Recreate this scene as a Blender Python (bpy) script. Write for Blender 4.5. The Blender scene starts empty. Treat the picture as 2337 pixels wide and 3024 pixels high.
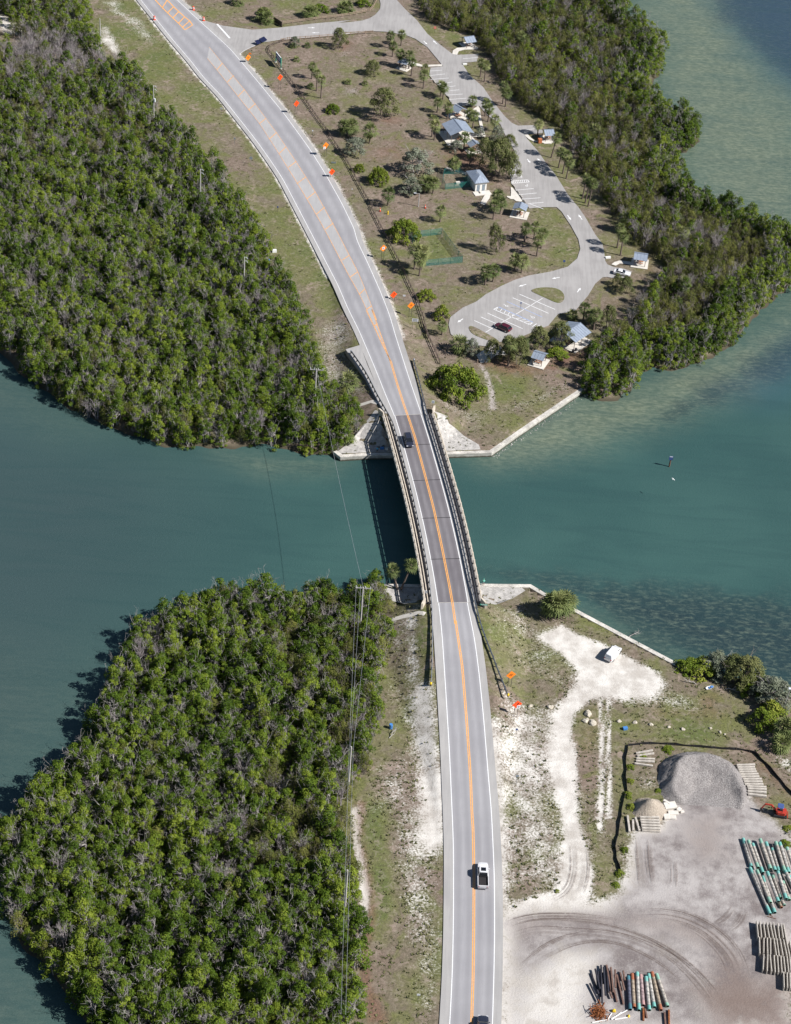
import bpy, bmesh, math, random
import numpy as np
from mathutils import Vector, Matrix
from mathutils.geometry import delaunay_2d_cdt

random.seed(7); rng = np.random.default_rng(7)
scene = bpy.context.scene
C = scene.collection
R = math.radians

# ------------------------------------------------------------------ camera
cam_d = bpy.data.cameras.new('camera'); cam = bpy.data.objects.new('camera', cam_d); C.objects.link(cam)
CAM_H, CAM_Y, DEP, ROLL = 263.0, -334.0, R(38.2), R(4.6)
cam.matrix_world = (Matrix.Translation((0, CAM_Y, CAM_H)) @ Matrix.Rotation(R(90) - DEP, 4, 'X') @ Matrix.Rotation(ROLL, 4, 'Z'))
cam_d.sensor_fit = 'VERTICAL'; cam_d.sensor_height = 24.0; cam_d.lens = 24.0 * 5500.0 / 3024.0
cam_d.clip_start = 1.0; cam_d.clip_end = 20000.0
scene.camera = cam

# ------------------------------------------------------------------ sky and sun
SUN_EL, SUN_AZ = R(42.0), R(16.5)          # the sun stands to the right, a little behind the camera
world = bpy.data.worlds.new('World'); scene.world = world; world.use_nodes = True
wn = world.node_tree.nodes; wl = world.node_tree.links; wn.clear()
sky = wn.new('ShaderNodeTexSky'); sky.sky_type = 'NISHITA'; sky.sun_disc = False
sky.sun_elevation = SUN_EL; sky.sun_rotation = R(90.0) + SUN_AZ
sky.air_density = 1.0; sky.dust_density = 0.3; sky.ozone_density = 1.5
bg = wn.new('ShaderNodeBackground'); bg.inputs['Strength'].default_value = 0.05
wo = wn.new('ShaderNodeOutputWorld')
wl.new(sky.outputs[0], bg.inputs[0]); wl.new(bg.outputs[0], wo.inputs[0])
sun_d = bpy.data.lights.new('sun', 'SUN'); sun_d.energy = 5.0; sun_d.angle = R(0.53); sun_d.color = (1.0, 0.97, 0.935)
sun = bpy.data.objects.new('sun', sun_d); C.objects.link(sun)
to_sun = Vector((math.cos(SUN_AZ) * math.cos(SUN_EL), -math.sin(SUN_AZ) * math.cos(SUN_EL), math.sin(SUN_EL)))
sun.rotation_euler = to_sun.to_track_quat('Z', 'Y').to_euler()
sun.location = (150, -50, 150)
vs = scene.view_settings; vs.view_transform = 'Standard'; vs.look = 'None'; vs.gamma = 1.0; vs.use_curve_mapping = False
vs.exposure = 0.55

# ------------------------------------------------------------------ materials
MATS = {}
def nodes(name):
    m = bpy.data.materials.new(name); m.use_nodes = True; MATS[name] = m
    nt = m.node_tree; b = nt.nodes['Principled BSDF']
    return m, nt.nodes, nt.links, b
def mixc(N, L, fac, a, b, mode='MIX'):
    x = N.new('ShaderNodeMix'); x.data_type = 'RGBA'; x.blend_type = mode
    for sock, v in ((x.inputs[0], fac), (x.inputs[6], a), (x.inputs[7], b)):
        if hasattr(v, 'is_output'): L.new(v, sock)
        elif isinstance(v, (int, float)): sock.default_value = v
        else: sock.default_value = (*v, 1)
    return x.outputs[2]
def math_(N, L, op, a, b=0.0, c=0.0, clamp=False):
    x = N.new('ShaderNodeMath'); x.operation = op; x.use_clamp = clamp
    for i, v in enumerate((a, b, c)):
        if hasattr(v, 'is_output'): L.new(v, x.inputs[i])
        else: x.inputs[i].default_value = v
    return x.outputs[0]
def noise(N, L, scale, detail=4, rough=0.6, vec=None, dist=0.0):
    x = N.new('ShaderNodeTexNoise'); x.inputs['Scale'].default_value = scale; x.inputs['Detail'].default_value = detail
    x.inputs['Roughness'].default_value = rough; x.inputs['Distortion'].default_value = dist
    if vec is not None: L.new(vec, x.inputs['Vector'])
    return x.outputs['Fac']
def step(N, L, v, lo, hi):
    x = N.new('ShaderNodeMapRange'); x.interpolation_type = 'SMOOTHSTEP'
    L.new(v, x.inputs[0]); x.inputs[1].default_value = lo; x.inputs[2].default_value = hi
    return x.outputs[0]
def pos(N, L, scale=None):
    g = N.new('ShaderNodeNewGeometry')
    if scale is None: return g.outputs['Position']
    mp = N.new('ShaderNodeMapping'); mp.inputs['Scale'].default_value = scale; L.new(g.outputs['Position'], mp.inputs[0])
    return mp.outputs[0]
def attr(N, name):
    a = N.new('ShaderNodeAttribute'); a.attribute_name = name; return a.outputs['Fac']
def bump(N, L, b, h, strength=0.4, dist=0.05):
    x = N.new('ShaderNodeBump'); x.inputs['Strength'].default_value = strength; x.inputs['Distance'].default_value = dist
    L.new(h, x.inputs['Height']); L.new(x.outputs[0], b.inputs['Normal'])
def pm(name, col, rough=0.6, var=0.25, scale=3.0, metal=0.0, dark=None, bumps=0.0, spec=0.4, coat=0.0, local=True):
    """plain procedural surface: base colour broken up by two noises, slightly worn"""
    m, N, L, b = nodes(name)
    vec = None
    if local:
        t = N.new('ShaderNodeTexCoord'); vec = t.outputs['Object']
    else: vec = pos(N, L)
    n1 = noise(N, L, scale, 5, 0.65, vec); n2 = noise(N, L, scale * 9, 3, 0.6, vec)
    f = math_(N, L, 'ADD', math_(N, L, 'MULTIPLY', n1, 0.65), math_(N, L, 'MULTIPLY', n2, 0.35))
    f = step(N, L, f, 0.35, 0.65)
    d = dark if dark else tuple(c * (1 - var) for c in col)
    li = tuple(min(1, c * (1 + var * 0.55)) for c in col)
    L.new(mixc(N, L, f, d, li), b.inputs['Base Color'])
    b.inputs['Roughness'].default_value = rough; b.inputs['Metallic'].default_value = metal
    b.inputs['Specular IOR Level'].default_value = spec; b.inputs['Coat Weight'].default_value = coat
    if bumps: bump(N, L, b, f, bumps, 0.04)
    return m
concrete = pm('concrete', (0.40, 0.38, 0.35), 0.85, 0.22, 0.8, bumps=0.15)
rail_concrete = pm('rail_concrete', (0.58, 0.51, 0.42), 0.85, 0.25, 1.5, bumps=0.15)
wall_concrete = pm('wall_concrete', (0.55, 0.52, 0.47), 0.85, 0.42, 0.35, bumps=0.2, local=False)
slab_concrete = pm('slab_concrete', (0.62, 0.58, 0.52), 0.85, 0.15, 0.5, local=False)
rough_concrete = pm('rough_concrete', (0.43, 0.41, 0.385), 0.9, 0.35, 1.2, bumps=0.4, local=False)
old_concrete = pm('old_concrete', (0.46, 0.42, 0.37), 0.9, 0.35, 2.0, bumps=0.3)
galvanised = pm('galvanised', (0.34, 0.37, 0.41), 0.45, 0.3, 2.0, metal=0.6)
post_steel = pm('post_steel', (0.10, 0.09, 0.09), 0.6, 0.3, 4.0, metal=0.3)
timber_post = pm('timber_post', (0.07, 0.055, 0.045), 0.85, 0.4, 3.0)
fence_wood = pm('fence_wood', (0.15, 0.115, 0.095), 0.85, 0.4, 4.0)
pale_wood = pm('pale_wood', (0.32, 0.24, 0.18), 0.85, 0.3, 4.0)
pole_wood = pm('pole_wood', (0.42, 0.40, 0.38), 0.8, 0.25, 2.0)
roof_metal = pm('roof_metal', (0.33, 0.38, 0.46), 0.4, 0.14, 0.6, metal=0.25)
white_paint = pm('white_paint', (0.74, 0.74, 0.74), 0.6, 0.10, 3.0, local=False)
blue_paint = pm('blue_paint', (0.30, 0.40, 0.66), 0.6, 0.15, 3.0, local=False)
orange_paint = pm('orange_paint', (0.80, 0.38, 0.10), 0.6, 0.18, 2.5, local=False)
orange_fade = pm('orange_fade', (0.66, 0.36, 0.17), 0.65, 0.25, 1.5, local=False)
sign_orange = pm('sign_orange', (0.95, 0.24, 0.02), 0.45, 0.06, 2.0)
sign_red = pm('sign_red', (0.95, 0.085, 0.012), 0.45, 0.06, 2.0)
sign_white = pm('sign_white', (0.72, 0.74, 0.78), 0.4, 0.06, 2.0)
sign_back = pm('sign_back', (0.36, 0.42, 0.50), 0.4, 0.15, 2.0, metal=0.5)
sign_blue = pm('sign_blue', (0.06, 0.10, 0.26), 0.45, 0.2, 2.0)
sign_green = pm('sign_green', (0.02, 0.32, 0.22), 0.45, 0.12, 2.0)
sign_black = pm('sign_black', (0.012, 0.012, 0.012), 0.6, 0.2, 2.0)
barrel_orange = pm('barrel_orange', (0.75, 0.09, 0.03), 0.5, 0.12, 3.0)
rubber = pm('rubber', (0.018, 0.018, 0.018), 0.8, 0.2, 6.0)
glass = pm('vehicle_glass', (0.012, 0.014, 0.018), 0.12, 0.1, 1.0, spec=0.6)
paint_white = pm('paint_white', (0.66, 0.66, 0.67), 0.25, 0.04, 1.0, coat=0.6)
paint_navy = pm('paint_navy', (0.025, 0.028, 0.045), 0.22, 0.08, 1.0, coat=0.8)
paint_maroon = pm('paint_maroon', (0.075, 0.008, 0.016), 0.22, 0.08, 1.0, coat=0.8)
chrome = pm('chrome', (0.5, 0.5, 0.52), 0.25, 0.1, 2.0, metal=0.9)
lamp_red = pm('lamp_red', (0.45, 0.02, 0.02), 0.3, 0.1, 2.0)
lamp_clear = pm('lamp_clear', (0.75, 0.75, 0.78), 0.15, 0.05, 2.0)
bed_liner = pm('bed_liner', (0.022, 0.02, 0.022), 0.75, 0.2, 6.0)
digger_red = pm('digger_red', (0.42, 0.045, 0.028), 0.4, 0.15, 3.0)
digger_dark = pm('digger_dark', (0.03, 0.03, 0.035), 0.6, 0.25, 5.0)
table_brown = pm('table_brown', (0.40, 0.20, 0.12), 0.7, 0.2, 4.0)
hydrant_yellow = pm('hydrant_yellow', (0.75, 0.50, 0.02), 0.5, 0.12, 4.0)
plastic_blue = pm('plastic_blue', (0.07, 0.22, 0.52), 0.4, 0.1, 4.0)
plastic_white = pm('plastic_white', (0.75, 0.75, 0.73), 0.5, 0.08, 4.0)
brick_orange = pm('brick_orange', (0.45, 0.15, 0.06), 0.8, 0.2, 4.0)
rock_mat = pm('limestone', (0.50, 0.45, 0.37), 0.9, 0.35, 1.6, bumps=0.6)
silt_black = pm('silt_fabric', (0.02, 0.02, 0.022), 0.8, 0.3, 2.0, local=False)
solar = pm('solar_panel', (0.014, 0.018, 0.05), 0.2, 0.2, 4.0)
wire_mat = pm('wire', (0.40, 0.41, 0.43), 0.5, 0.1, 1.0, metal=0.2)
insulator = pm('insulator', (0.62, 0.64, 0.68), 0.35, 0.1, 2.0)
skin = pm('skin', (0.42, 0.25, 0.17), 0.6, 0.06, 3.0)
cloth_teal = pm('cloth_teal', (0.12, 0.52, 0.42), 0.8, 0.12, 5.0)
cloth_cyan = pm('cloth_cyan', (0.05, 0.55, 0.80), 0.8, 0.12, 5.0)
cloth_grey = pm('cloth_grey', (0.12, 0.13, 0.15), 0.8, 0.12, 5.0)
hair_dark = pm('hair_dark', (0.03, 0.02, 0.015), 0.8, 0.2, 5.0)
feather = pm('feather', (0.8, 0.8, 0.8), 0.7, 0.05, 5.0)
rust = pm('rust', (0.26, 0.09, 0.03), 0.9, 0.45, 4.0, bumps=0.5)
pile_black = pm('pile_black', (0.028, 0.028, 0.04), 0.7, 0.4, 3.0)
pile_brown = pm('pile_brown', (0.16, 0.095, 0.075), 0.85, 0.4, 2.5, bumps=0.4)
marker_wood = pm('marker_wood', (0.16, 0.08, 0.05), 0.85, 0.35, 3.0)

def pipe_mat(name, base, crust):
    """coated steel pile: painted ends, crusted middle; the split runs along the pile's own length"""
    m, N, L, b = nodes(name)
    t = N.new('ShaderNodeTexCoord'); sx = N.new('ShaderNodeSeparateXYZ'); L.new(t.outputs['Generated'], sx.inputs[0])
    oi = N.new('ShaderNodeObjectInfo')
    n = noise(N, L, 2.5, 5, 0.7, t.outputs['Object']); n2 = noise(N, L, 9.0, 4, 0.7, t.outputs['Object'])
    g = math_(N, L, 'ADD', sx.outputs[2], math_(N, L, 'MULTIPLY', math_(N, L, 'SUBTRACT', n, 0.5), 0.14))
    g = math_(N, L, 'ADD', g, math_(N, L, 'MULTIPLY', math_(N, L, 'SUBTRACT', oi.outputs['Random'], 0.5), 0.10))
    lo = step(N, L, g, 0.13, 0.17); hi = step(N, L, g, 0.84, 0.88)
    mid = math_(N, L, 'MULTIPLY', lo, math_(N, L, 'SUBTRACT', 1.0, hi))
    mid = math_(N, L, 'MULTIPLY', mid, step(N, L, n2, 0.26, 0.38))
    cr = mixc(N, L, step(N, L, n, 0.40, 0.60), tuple(c * 0.50 for c in crust), tuple(c * 1.15 for c in crust)); cr = mixc(N, L, math_(N, L, 'MULTIPLY', step(N, L, n2, 0.55, 0.7), 0.5), cr, base)
    L.new(mixc(N, L, mid, base, cr), b.inputs['Base Color']); b.inputs['Roughness'].default_value = 0.8
    bump(N, L, b, n2, 0.5, 0.05)
    return m
pipe_teal = pipe_mat('pipe_teal', (0.16, 0.40, 0.36), (0.44, 0.405, 0.37))
pipe_green = pipe_mat('pipe_green', (0.22, 0.40, 0.31), (0.41, 0.365, 0.32))
pipe_rust = pipe_mat('pipe_rust', (0.30, 0.10, 0.05), (0.33, 0.27, 0.20))
pipe_pink = pipe_mat('pipe_pink', (0.40, 0.24, 0.23), (0.34, 0.25, 0.25))
pipe_blue = pipe_mat('pipe_blue', (0.05, 0.16, 0.20), (0.10, 0.10, 0.14))
pipe_bore = pm('pipe_bore', (0.04, 0.018, 0.012), 0.95, 0.4, 3.0)

def leaf_mat(name, dark, mid, light, trans=0.12):
    m, N, L, b = nodes(name)
    a = attr(N, 'tint'); oi = N.new('ShaderNodeObjectInfo')
    n = math_(N, L, 'ADD', math_(N, L, 'MULTIPLY', noise(N, L, 0.06, 2, 0.5, pos(N, L)), 0.6), math_(N, L, 'MULTIPLY', noise(N, L, 0.3, 2, 0.5, pos(N, L)), 0.4))
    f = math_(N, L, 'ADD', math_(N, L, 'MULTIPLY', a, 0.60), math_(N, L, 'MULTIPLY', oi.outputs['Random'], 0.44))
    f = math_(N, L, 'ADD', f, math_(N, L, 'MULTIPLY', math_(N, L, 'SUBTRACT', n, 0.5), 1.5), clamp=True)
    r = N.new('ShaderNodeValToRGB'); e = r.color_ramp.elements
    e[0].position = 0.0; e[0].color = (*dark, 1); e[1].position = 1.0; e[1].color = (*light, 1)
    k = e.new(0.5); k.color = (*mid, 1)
    L.new(f, r.inputs[0]); L.new(r.outputs[0], b.inputs['Base Color'])
    b.inputs['Roughness'].default_value = 0.6; b.inputs['Specular IOR Level'].default_value = 0.12
    tr = N.new('ShaderNodeBsdfTranslucent'); L.new(r.outputs[0], tr.inputs[0])
    ms = N.new('ShaderNodeMixShader'); ms.inputs[0].default_value = trans
    out = N['Material Output']; L.new(b.outputs[0], ms.inputs[1]); L.new(tr.outputs[0], ms.inputs[2]); L.new(ms.outputs[0], out.inputs[0])
    return m
m, N, L, b = nodes('wall_face')
P0 = pos(N, L); n1 = noise(N, L, 0.9, 5, 0.7, P0); sp = N.new('ShaderNodeSeparateXYZ'); L.new(P0, sp.inputs[0])
c = mixc(N, L, step(N, L, n1, 0.35, 0.65), (0.34, 0.32, 0.28), (0.47, 0.45, 0.41))
tide = step(N, L, math_(N, L, 'ADD', sp.outputs[2], math_(N, L, 'MULTIPLY', n1, 0.5)), 0.45, 0.85)
L.new(mixc(N, L, tide, (0.06, 0.058, 0.04), c), b.inputs['Base Color']); b.inputs['Roughness'].default_value = 0.9
wall_face_mat = m
leaf_mangrove = leaf_mat('leaf_mangrove', (0.022, 0.045, 0.005), (0.070, 0.115, 0.010), (0.185, 0.228, 0.026))
leaf_olive = leaf_mat('leaf_olive', (0.036, 0.050, 0.010), (0.098, 0.112, 0.024), (0.195, 0.195, 0.050))
leaf_palm = leaf_mat('leaf_palm', (0.055, 0.082, 0.025), (0.145, 0.175, 0.062), (0.27, 0.275, 0.115))
leaf_grape = leaf_mat('leaf_grape', (0.050, 0.085, 0.010), (0.125, 0.172, 0.018), (0.25, 0.27, 0.045))
leaf_pine = leaf_mat('leaf_pine', (0.055, 0.070, 0.024), (0.110, 0.125, 0.043), (0.175, 0.180, 0.070))
leaf_silver = leaf_mat('leaf_silver', (0.085, 0.105, 0.065), (0.145, 0.165, 0.110), (0.22, 0.235, 0.175))
leaf_dead = leaf_mat('leaf_dead', (0.13, 0.085, 0.045), (0.20, 0.14, 0.075), (0.30, 0.22, 0.12))
bark = pm('bark', (0.20, 0.17, 0.14), 0.9, 0.35, 2.5)
bark_pale = pm('bark_pale', (0.36, 0.335, 0.315), 0.9, 0.3, 2.5)
bark_palm = pm('bark_palm', (0.17, 0.13, 0.11), 0.9, 0.35, 3.0)
twig_grey = pm('twig_grey', (0.31, 0.275, 0.275), 0.9, 0.3, 2.5)

# ------------------------------------------------------------------ mesh helpers
class MB:
    def __init__(s): s.v = []; s.f = []; s.t = []
    def add(s, vs, fs, tint=None):
        o = len(s.v); s.v += [tuple(p) for p in vs]; s.f += [tuple(i + o for i in f) for f in fs]
        if tint is not None: s.t += [tint] * len(vs)
    def box(s, c, d, rz=0.0, M=None):
        x, y, z = d[0] / 2, d[1] / 2, d[2] / 2
        vs = [Vector((i * x, j * y, k * z)) for k in (-1, 1) for j in (-1, 1) for i in (-1, 1)]
        m = M if M is not None else Matrix.Rotation(rz, 3, 'Z')
        vs = [m @ p + Vector(c) for p in vs]
        s.add(vs, [(0, 2, 3, 1), (4, 5, 7, 6), (0, 1, 5, 4), (2, 6, 7, 3), (0, 4, 6, 2), (1, 3, 7, 5)])
    def beam(s, a, b, w, h):
        """box beam from a to b; a, b are the middle of its ends"""
        a = Vector(a); b = Vector(b); d = (b - a); u = d.normalized()
        side = u.cross(Vector((0, 0, 1)));
        side = Vector((1, 0, 0)) if side.length < 1e-4 else side.normalized()
        up = side.cross(u).normalized()
        vs = [p + side * (i * w / 2) + up * (j * h / 2) for p in (a, b) for j in (-1, 1) for i in (-1, 1)]
        s.add(vs, [(0, 1, 3, 2), (4, 6, 7, 5), (0, 4, 5, 1), (2, 3, 7, 6), (0, 2, 6, 4), (1, 5, 7, 3)])
    def tube(s, pts, rad, n=6, caps=True, tint=None):
        pts = [Vector(p) for p in pts]; rad = rad if isinstance(rad, (list, tuple)) else [rad] * len(pts)
        vs = []; fs = []
        for i, p in enumerate(pts):
            d = (pts[min(i + 1, len(pts) - 1)] - pts[max(i - 1, 0)]).normalized()
            a = d.cross(Vector((0.37, 0.11, 0.92)) if abs(d.z) < 0.9 else Vector((1, 0, 0))).normalized(); b = d.cross(a)
            for k in range(n):
                t = 2 * math.pi * k / n; vs.append(p + (a * math.cos(t) + b * math.sin(t)) * rad[i])
        for i in range(len(pts) - 1):
            for k in range(n):
                fs.append((i * n + k, i * n + (k + 1) % n, (i + 1) * n + (k + 1) % n, (i + 1) * n + k))
        if caps: fs.append(tuple(range(n - 1, -1, -1))); fs.append(tuple((len(pts) - 1) * n + k for k in range(n)))
        s.add(vs, fs, tint)
    def prism(s, poly, z0, z1):
        n = len(poly); vs = [(p[0], p[1], z0) for p in poly] + [(p[0], p[1], z1) for p in poly]
        s.add(vs, [tuple(range(n - 1, -1, -1)), tuple(range(n, 2 * n))] + [(i, (i + 1) % n, n + (i + 1) % n, n + i) for i in range(n)])
    def loft(s, rings, caps=True):
        n = len(rings[0]); vs = [p for r in rings for p in r]; fs = []
        for i in range(len(rings) - 1):
            for k in range(n): fs.append((i * n + k, i * n + (k + 1) % n, (i + 1) * n + (k + 1) % n, (i + 1) * n + k))
        if caps: fs.append(tuple(range(n - 1, -1, -1))); fs.append(tuple((len(rings) - 1) * n + k for k in range(n)))
        s.add(vs, fs)
    def mesh(s, name, smooth=False):
        me = bpy.data.meshes.new(name); me.from_pydata(s.v, [], s.f)
        if s.t and len(s.t) == len(s.v):
            a = me.attributes.new('tint', 'FLOAT', 'POINT'); a.data.foreach_set('value', s.t)
        if smooth: me.polygons.foreach_set('use_smooth', [True] * len(me.polygons))
        return me
    def build(s, name, mat, parent=None, smooth=False, bevel=0.0):
        me = s.mesh(name, smooth)
        bm = bmesh.new(); bm.from_mesh(me); bmesh.ops.recalc_face_normals(bm, faces=bm.faces)
        if bevel: bmesh.ops.bevel(bm, geom=bm.edges[:], offset=bevel, segments=1, affect='EDGES')
        bm.to_mesh(me); bm.free()
        return link(name, me, mat, parent)
def link(name, me, mat=None, parent=None):
    if mat is not None and not me.materials: me.materials.append(mat)
    o = bpy.data.objects.new(name, me); C.objects.link(o)
    if parent is not None: o.parent = parent
    return o
def tag(o, label=None, cat=None, group=None, kind=None):
    if label: o['label'] = label
    if cat: o['category'] = cat
    if group: o['group'] = group
    if kind: o['kind'] = kind
    return o
def thing(name, label, cat, loc=(0, 0, 0), rz=0.0, group=None, scale=1.0):
    o = bpy.data.objects.new(name, None); C.objects.link(o); o.empty_display_size = 0.3
    o.location = loc; o.rotation_euler = (0, 0, rz); o.scale = (scale,) * 3
    return tag(o, label, cat, group)
def copy_tree(o, parent=None):
    c = o.copy(); C.objects.link(c); c.parent = parent
    for ch in o.children: copy_tree(ch, c)
    return c
def inst(name, me, parent, loc, rot=(0, 0, 0), scale=(1, 1, 1)):
    o = bpy.data.objects.new(name, me); C.objects.link(o); o.parent = parent
    o.location = loc; o.rotation_euler = rot; o.scale = scale
    return o
def unit_box(name, mat):
    m = MB(); m.box((0, 0, 0), (1, 1, 1)); me = m.mesh(name); me.materials.append(mat); return me
def beam_inst(name, me, parent, a, b, w, h):
    """a shared unit box stretched from a to b"""
    a = Vector(a); b = Vector(b); d = b - a
    o = inst(name, me, parent, (a + b) / 2, d.to_track_quat('X', 'Z').to_euler(), (d.length, w, h)); return o
def lerp(a, b, t): return a + (b - a) * t
def resample(pts, ds):
    P = [Vector(p) for p in pts]; out = [P[0]]
    for a, b in zip(P, P[1:]):
        n = max(1, int(round((b - a).length / ds)))
        out += [a.lerp(b, k / n) for k in range(1, n + 1)]
    return out
def smoothline(pts, it=2):
    P = [Vector(p) for p in pts]
    for _ in range(it):
        o = [P[0]]
        for a, b in zip(P, P[1:]): o += [a.lerp(b, .25), a.lerp(b, .75)]
        o.append(P[-1]); P = o
    return P
def closed_smooth(pts, it=2):
    P = [Vector(p) for p in pts]
    for _ in range(it):
        o = []
        for i in range(len(P)):
            a, b = P[i], P[(i + 1) % len(P)]; o += [a.lerp(b, .25), a.lerp(b, .75)]
        P = o
    return P
def ribbon(pts, w0, w1):
    """flat strip along pts (3D) from offset w0 to w1 (left negative, right positive)"""
    L_ = []; R_ = []
    for i, p in enumerate(pts):
        d = (pts[min(i + 1, len(pts) - 1)] - pts[max(i - 1, 0)]); d.z = 0; d.normalize(); s = Vector((d.y, -d.x, 0))
        L_.append(p + s * w0); R_.append(p + s * w1)
    return L_, R_

# ------------------------------------------------------------------ survey: shoreline, road lines (metres; water level is 0)
SHORE_N = [(-238.4,397.5),(-154.9,102.3),(-123.4,82.6),(-106.1,57.5),(-95.6,44.5),(-85.6,34.7),(-75.0,26.9),(-65.1,21.5),(-55.8,18.5),(-45.7,18.3),(-39.3,20.2),(-32.8,21.6),(-26.0,20.6),(-19.2,19.3)]
WALL_N1 = [q[:2] for q in [(-15.4,19.9,1.30),(-13.8,18.2,1.30),(-7.2,19.8,1.30),(-1.8,20.6,1.30),(10.8,22.7,1.30),(21.5,24.7,1.30),(28.9,34.6,1.30),(44.4,54.6,1.30)]]
SHORE_N2 = [(44.8,54.6),(47.3,52.1),(51.7,51.9),(56.6,56.7),(58.8,64.2),(62.9,69.1),(68.6,67.8),(75.3,72.2),(84.4,81.1),(89.4,92.4),(97.2,105.9),(104.6,116.9),(115.5,129.8),(156.2,186.9),(112.3,135.8),(99.7,144.6),(90.7,150.0),(83.0,156.5),(77.6,167.1),(76.5,181.8),(77.0,189.9),(80.8,191.8),(84.7,198.8),(84.5,208.4),(78.6,212.6),(72.9,218.3),(66.3,230.8),(72.1,235.3),(75.8,245.3),(77.6,263.3),(74.4,274.1),(68.2,280.7),(66.0,289.0),(70.3,314.8),(68.1,470.8)]
LAND_N = SHORE_N + WALL_N1 + SHORE_N2
WALL_S1 = [q[:2] for q in [(-2.0,-27.5,1.30),(6.9,-26.5,1.30),(19.3,-24.8,1.30),(30.5,-23.6,1.30),(33.2,-25.8,1.30),(39.1,-29.8,1.30),(60.9,-45.0,1.30)]]
SHORE_S = [(-4.9,-30.7),(-13.0,-31.7),(-18.8,-33.9),(-26.9,-33.4),(-34.8,-34.7),(-40.4,-38.4),(-46.5,-44.4),(-51.2,-50.8),(-53.1,-58.1),(-53.2,-66.4),(-55.3,-74.6),(-55.4,-82.3),(-59.7,-90.3),(-63.8,-96.7),(-66.6,-104.1),(-68.4,-108.4),(-66.8,-114.9),(-63.3,-121.0),(-59.1,-128.4),(-52.7,-135.8),(-46.3,-141.0),(-42.8,-146.3),(-37.0,-154.4),(-31.7,-169.4)]
SHORE_S2 = [(61.4,-43.8),(63.7,-45.2),(67.0,-45.2),(70.1,-44.7),(73.4,-46.0),(77.6,-47.5),(81.7,-48.9),(84.7,-50.9),(90.9,-56.0),(104.4,-66.1)]
LAND_S = WALL_S1 + SHORE_S2 + [(119.0,-155.8)] + list(reversed(SHORE_S))
LAND_S_FLAG = [1] * (len(WALL_S1) - 1) + [0] * (len(LAND_S) - len(WALL_S1) + 1)
LAND_N_FLAG = [0] * (len(SHORE_N)) + [1] * (len(WALL_N1) - 1) + [0] * (len(LAND_N) - len(SHORE_N) - len(WALL_N1) + 1)

LINE_L = [(-107.24,282.03,1.42),(-100.66,268.68,1.42),(-93.12,254.04,1.42),(-84.75,237.74,1.42),(-77.31,224.02,1.42),(-72.08,213.39,1.42),(-65.12,201.70,1.42),(-55.91,183.43,1.42),(-50.50,172.69,1.42),(-45.11,161.00,1.42),(-40.60,150.82,1.42),(-37.26,141.56,1.42),(-28.35,116.98,1.42),(-20.02,93.06,1.85),(-16.83,81.73,2.42),(-13.25,70.71,3.11),(-9.98,58.95,3.91),(-7.46,49.83,4.49),(-4.68,39.34,5.04),(-2.05,30.45,5.30),(-0.27,23.21,5.36),(0.95,17.21,5.46),(2.89,7.49,5.68),(5.48,-5.94,5.85),(7.56,-16.53,5.68),(9.51,-27.90,5.39),(10.50,-35.27,5.31),(11.41,-43.48,5.12),(11.77,-47.28,4.95),(13.05,-62.82,3.84),(14.30,-78.10,2.46),(15.20,-91.94,1.55),(15.60,-98.38,1.42),(15.87,-107.09,1.42),(16.14,-119.55,1.42),(16.20,-130.05,1.42),(16.04,-139.74,1.42),(15.90,-145.60,1.42)]
LINE_R = [(-96.27,284.27,1.42),(-88.49,271.12,1.42),(-77.31,253.26,1.42),(-66.27,236.19,1.42),(-55.54,215.15,1.42),(-44.08,192.12,1.42),(-34.24,170.29,1.42),(-28.22,155.08,1.42),(-22.30,138.64,1.42),(-16.51,120.56,1.42),(-17.94,122.30,1.42),(-13.07,107.08,1.47),(-8.67,91.76,1.98),(-5.33,78.07,2.73),(-3.92,70.24,3.23),(-1.32,57.67,4.07),(1.17,45.77,4.78),(3.53,35.56,5.21),(5.24,28.54,5.31),(6.98,19.67,5.43),(9.33,8.35,5.68),(11.57,-2.20,5.85),(13.45,-13.73,5.73),(15.26,-24.56,5.45),(16.56,-34.53,5.31),(17.78,-42.71,5.12),(18.05,-42.96,5.11),(19.56,-55.57,4.37),(20.80,-68.22,3.28),(22.03,-83.22,1.99),(22.72,-91.13,1.55),(22.89,-95.23,1.44),(23.38,-106.31,1.42),(23.52,-118.80,1.42),(23.49,-128.04,1.42),(23.31,-139.04,1.42),(23.16,-144.91,1.42)]
LINE_O = [(-4.26,55.74,4.16),(-2.29,45.75,4.76),(-0.13,35.93,5.19),(1.34,30.08,5.30),(3.23,22.04,5.38),(5.99,7.90,5.68),(8.48,-4.82,5.85),(10.70,-17.82,5.64),(12.58,-29.48,5.35),(13.62,-36.49,5.29),(14.44,-43.11,5.12),(14.21,-40.50,5.21),(16.08,-54.31,4.49),(17.49,-70.14,3.14),(18.55,-83.60,1.99),(18.96,-91.54,1.55),(19.27,-95.62,1.44),(19.63,-106.70,1.42),(19.77,-119.18,1.42),(19.85,-129.69,1.42),(19.77,-137.49,1.42),(19.83,-145.22,1.42)]
MED_L = [(-72.46,226.99,1.42),(-68.34,219.06,1.42),(-59.61,201.66,1.42),(-50.95,184.33,1.42),(-43.53,166.61,1.42),(-36.12,148.53,1.42),(-29.61,132.29,1.42),(-25.56,121.53,1.42),(-17.75,99.18,1.64),(-14.14,89.27,2.05),(-11.81,81.43,2.48),(-9.47,72.62,3.03),(-12.56,82.93,2.39),(-9.49,72.87,3.01),(-6.95,64.02,3.60),(-4.38,55.62,4.17)]
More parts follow.
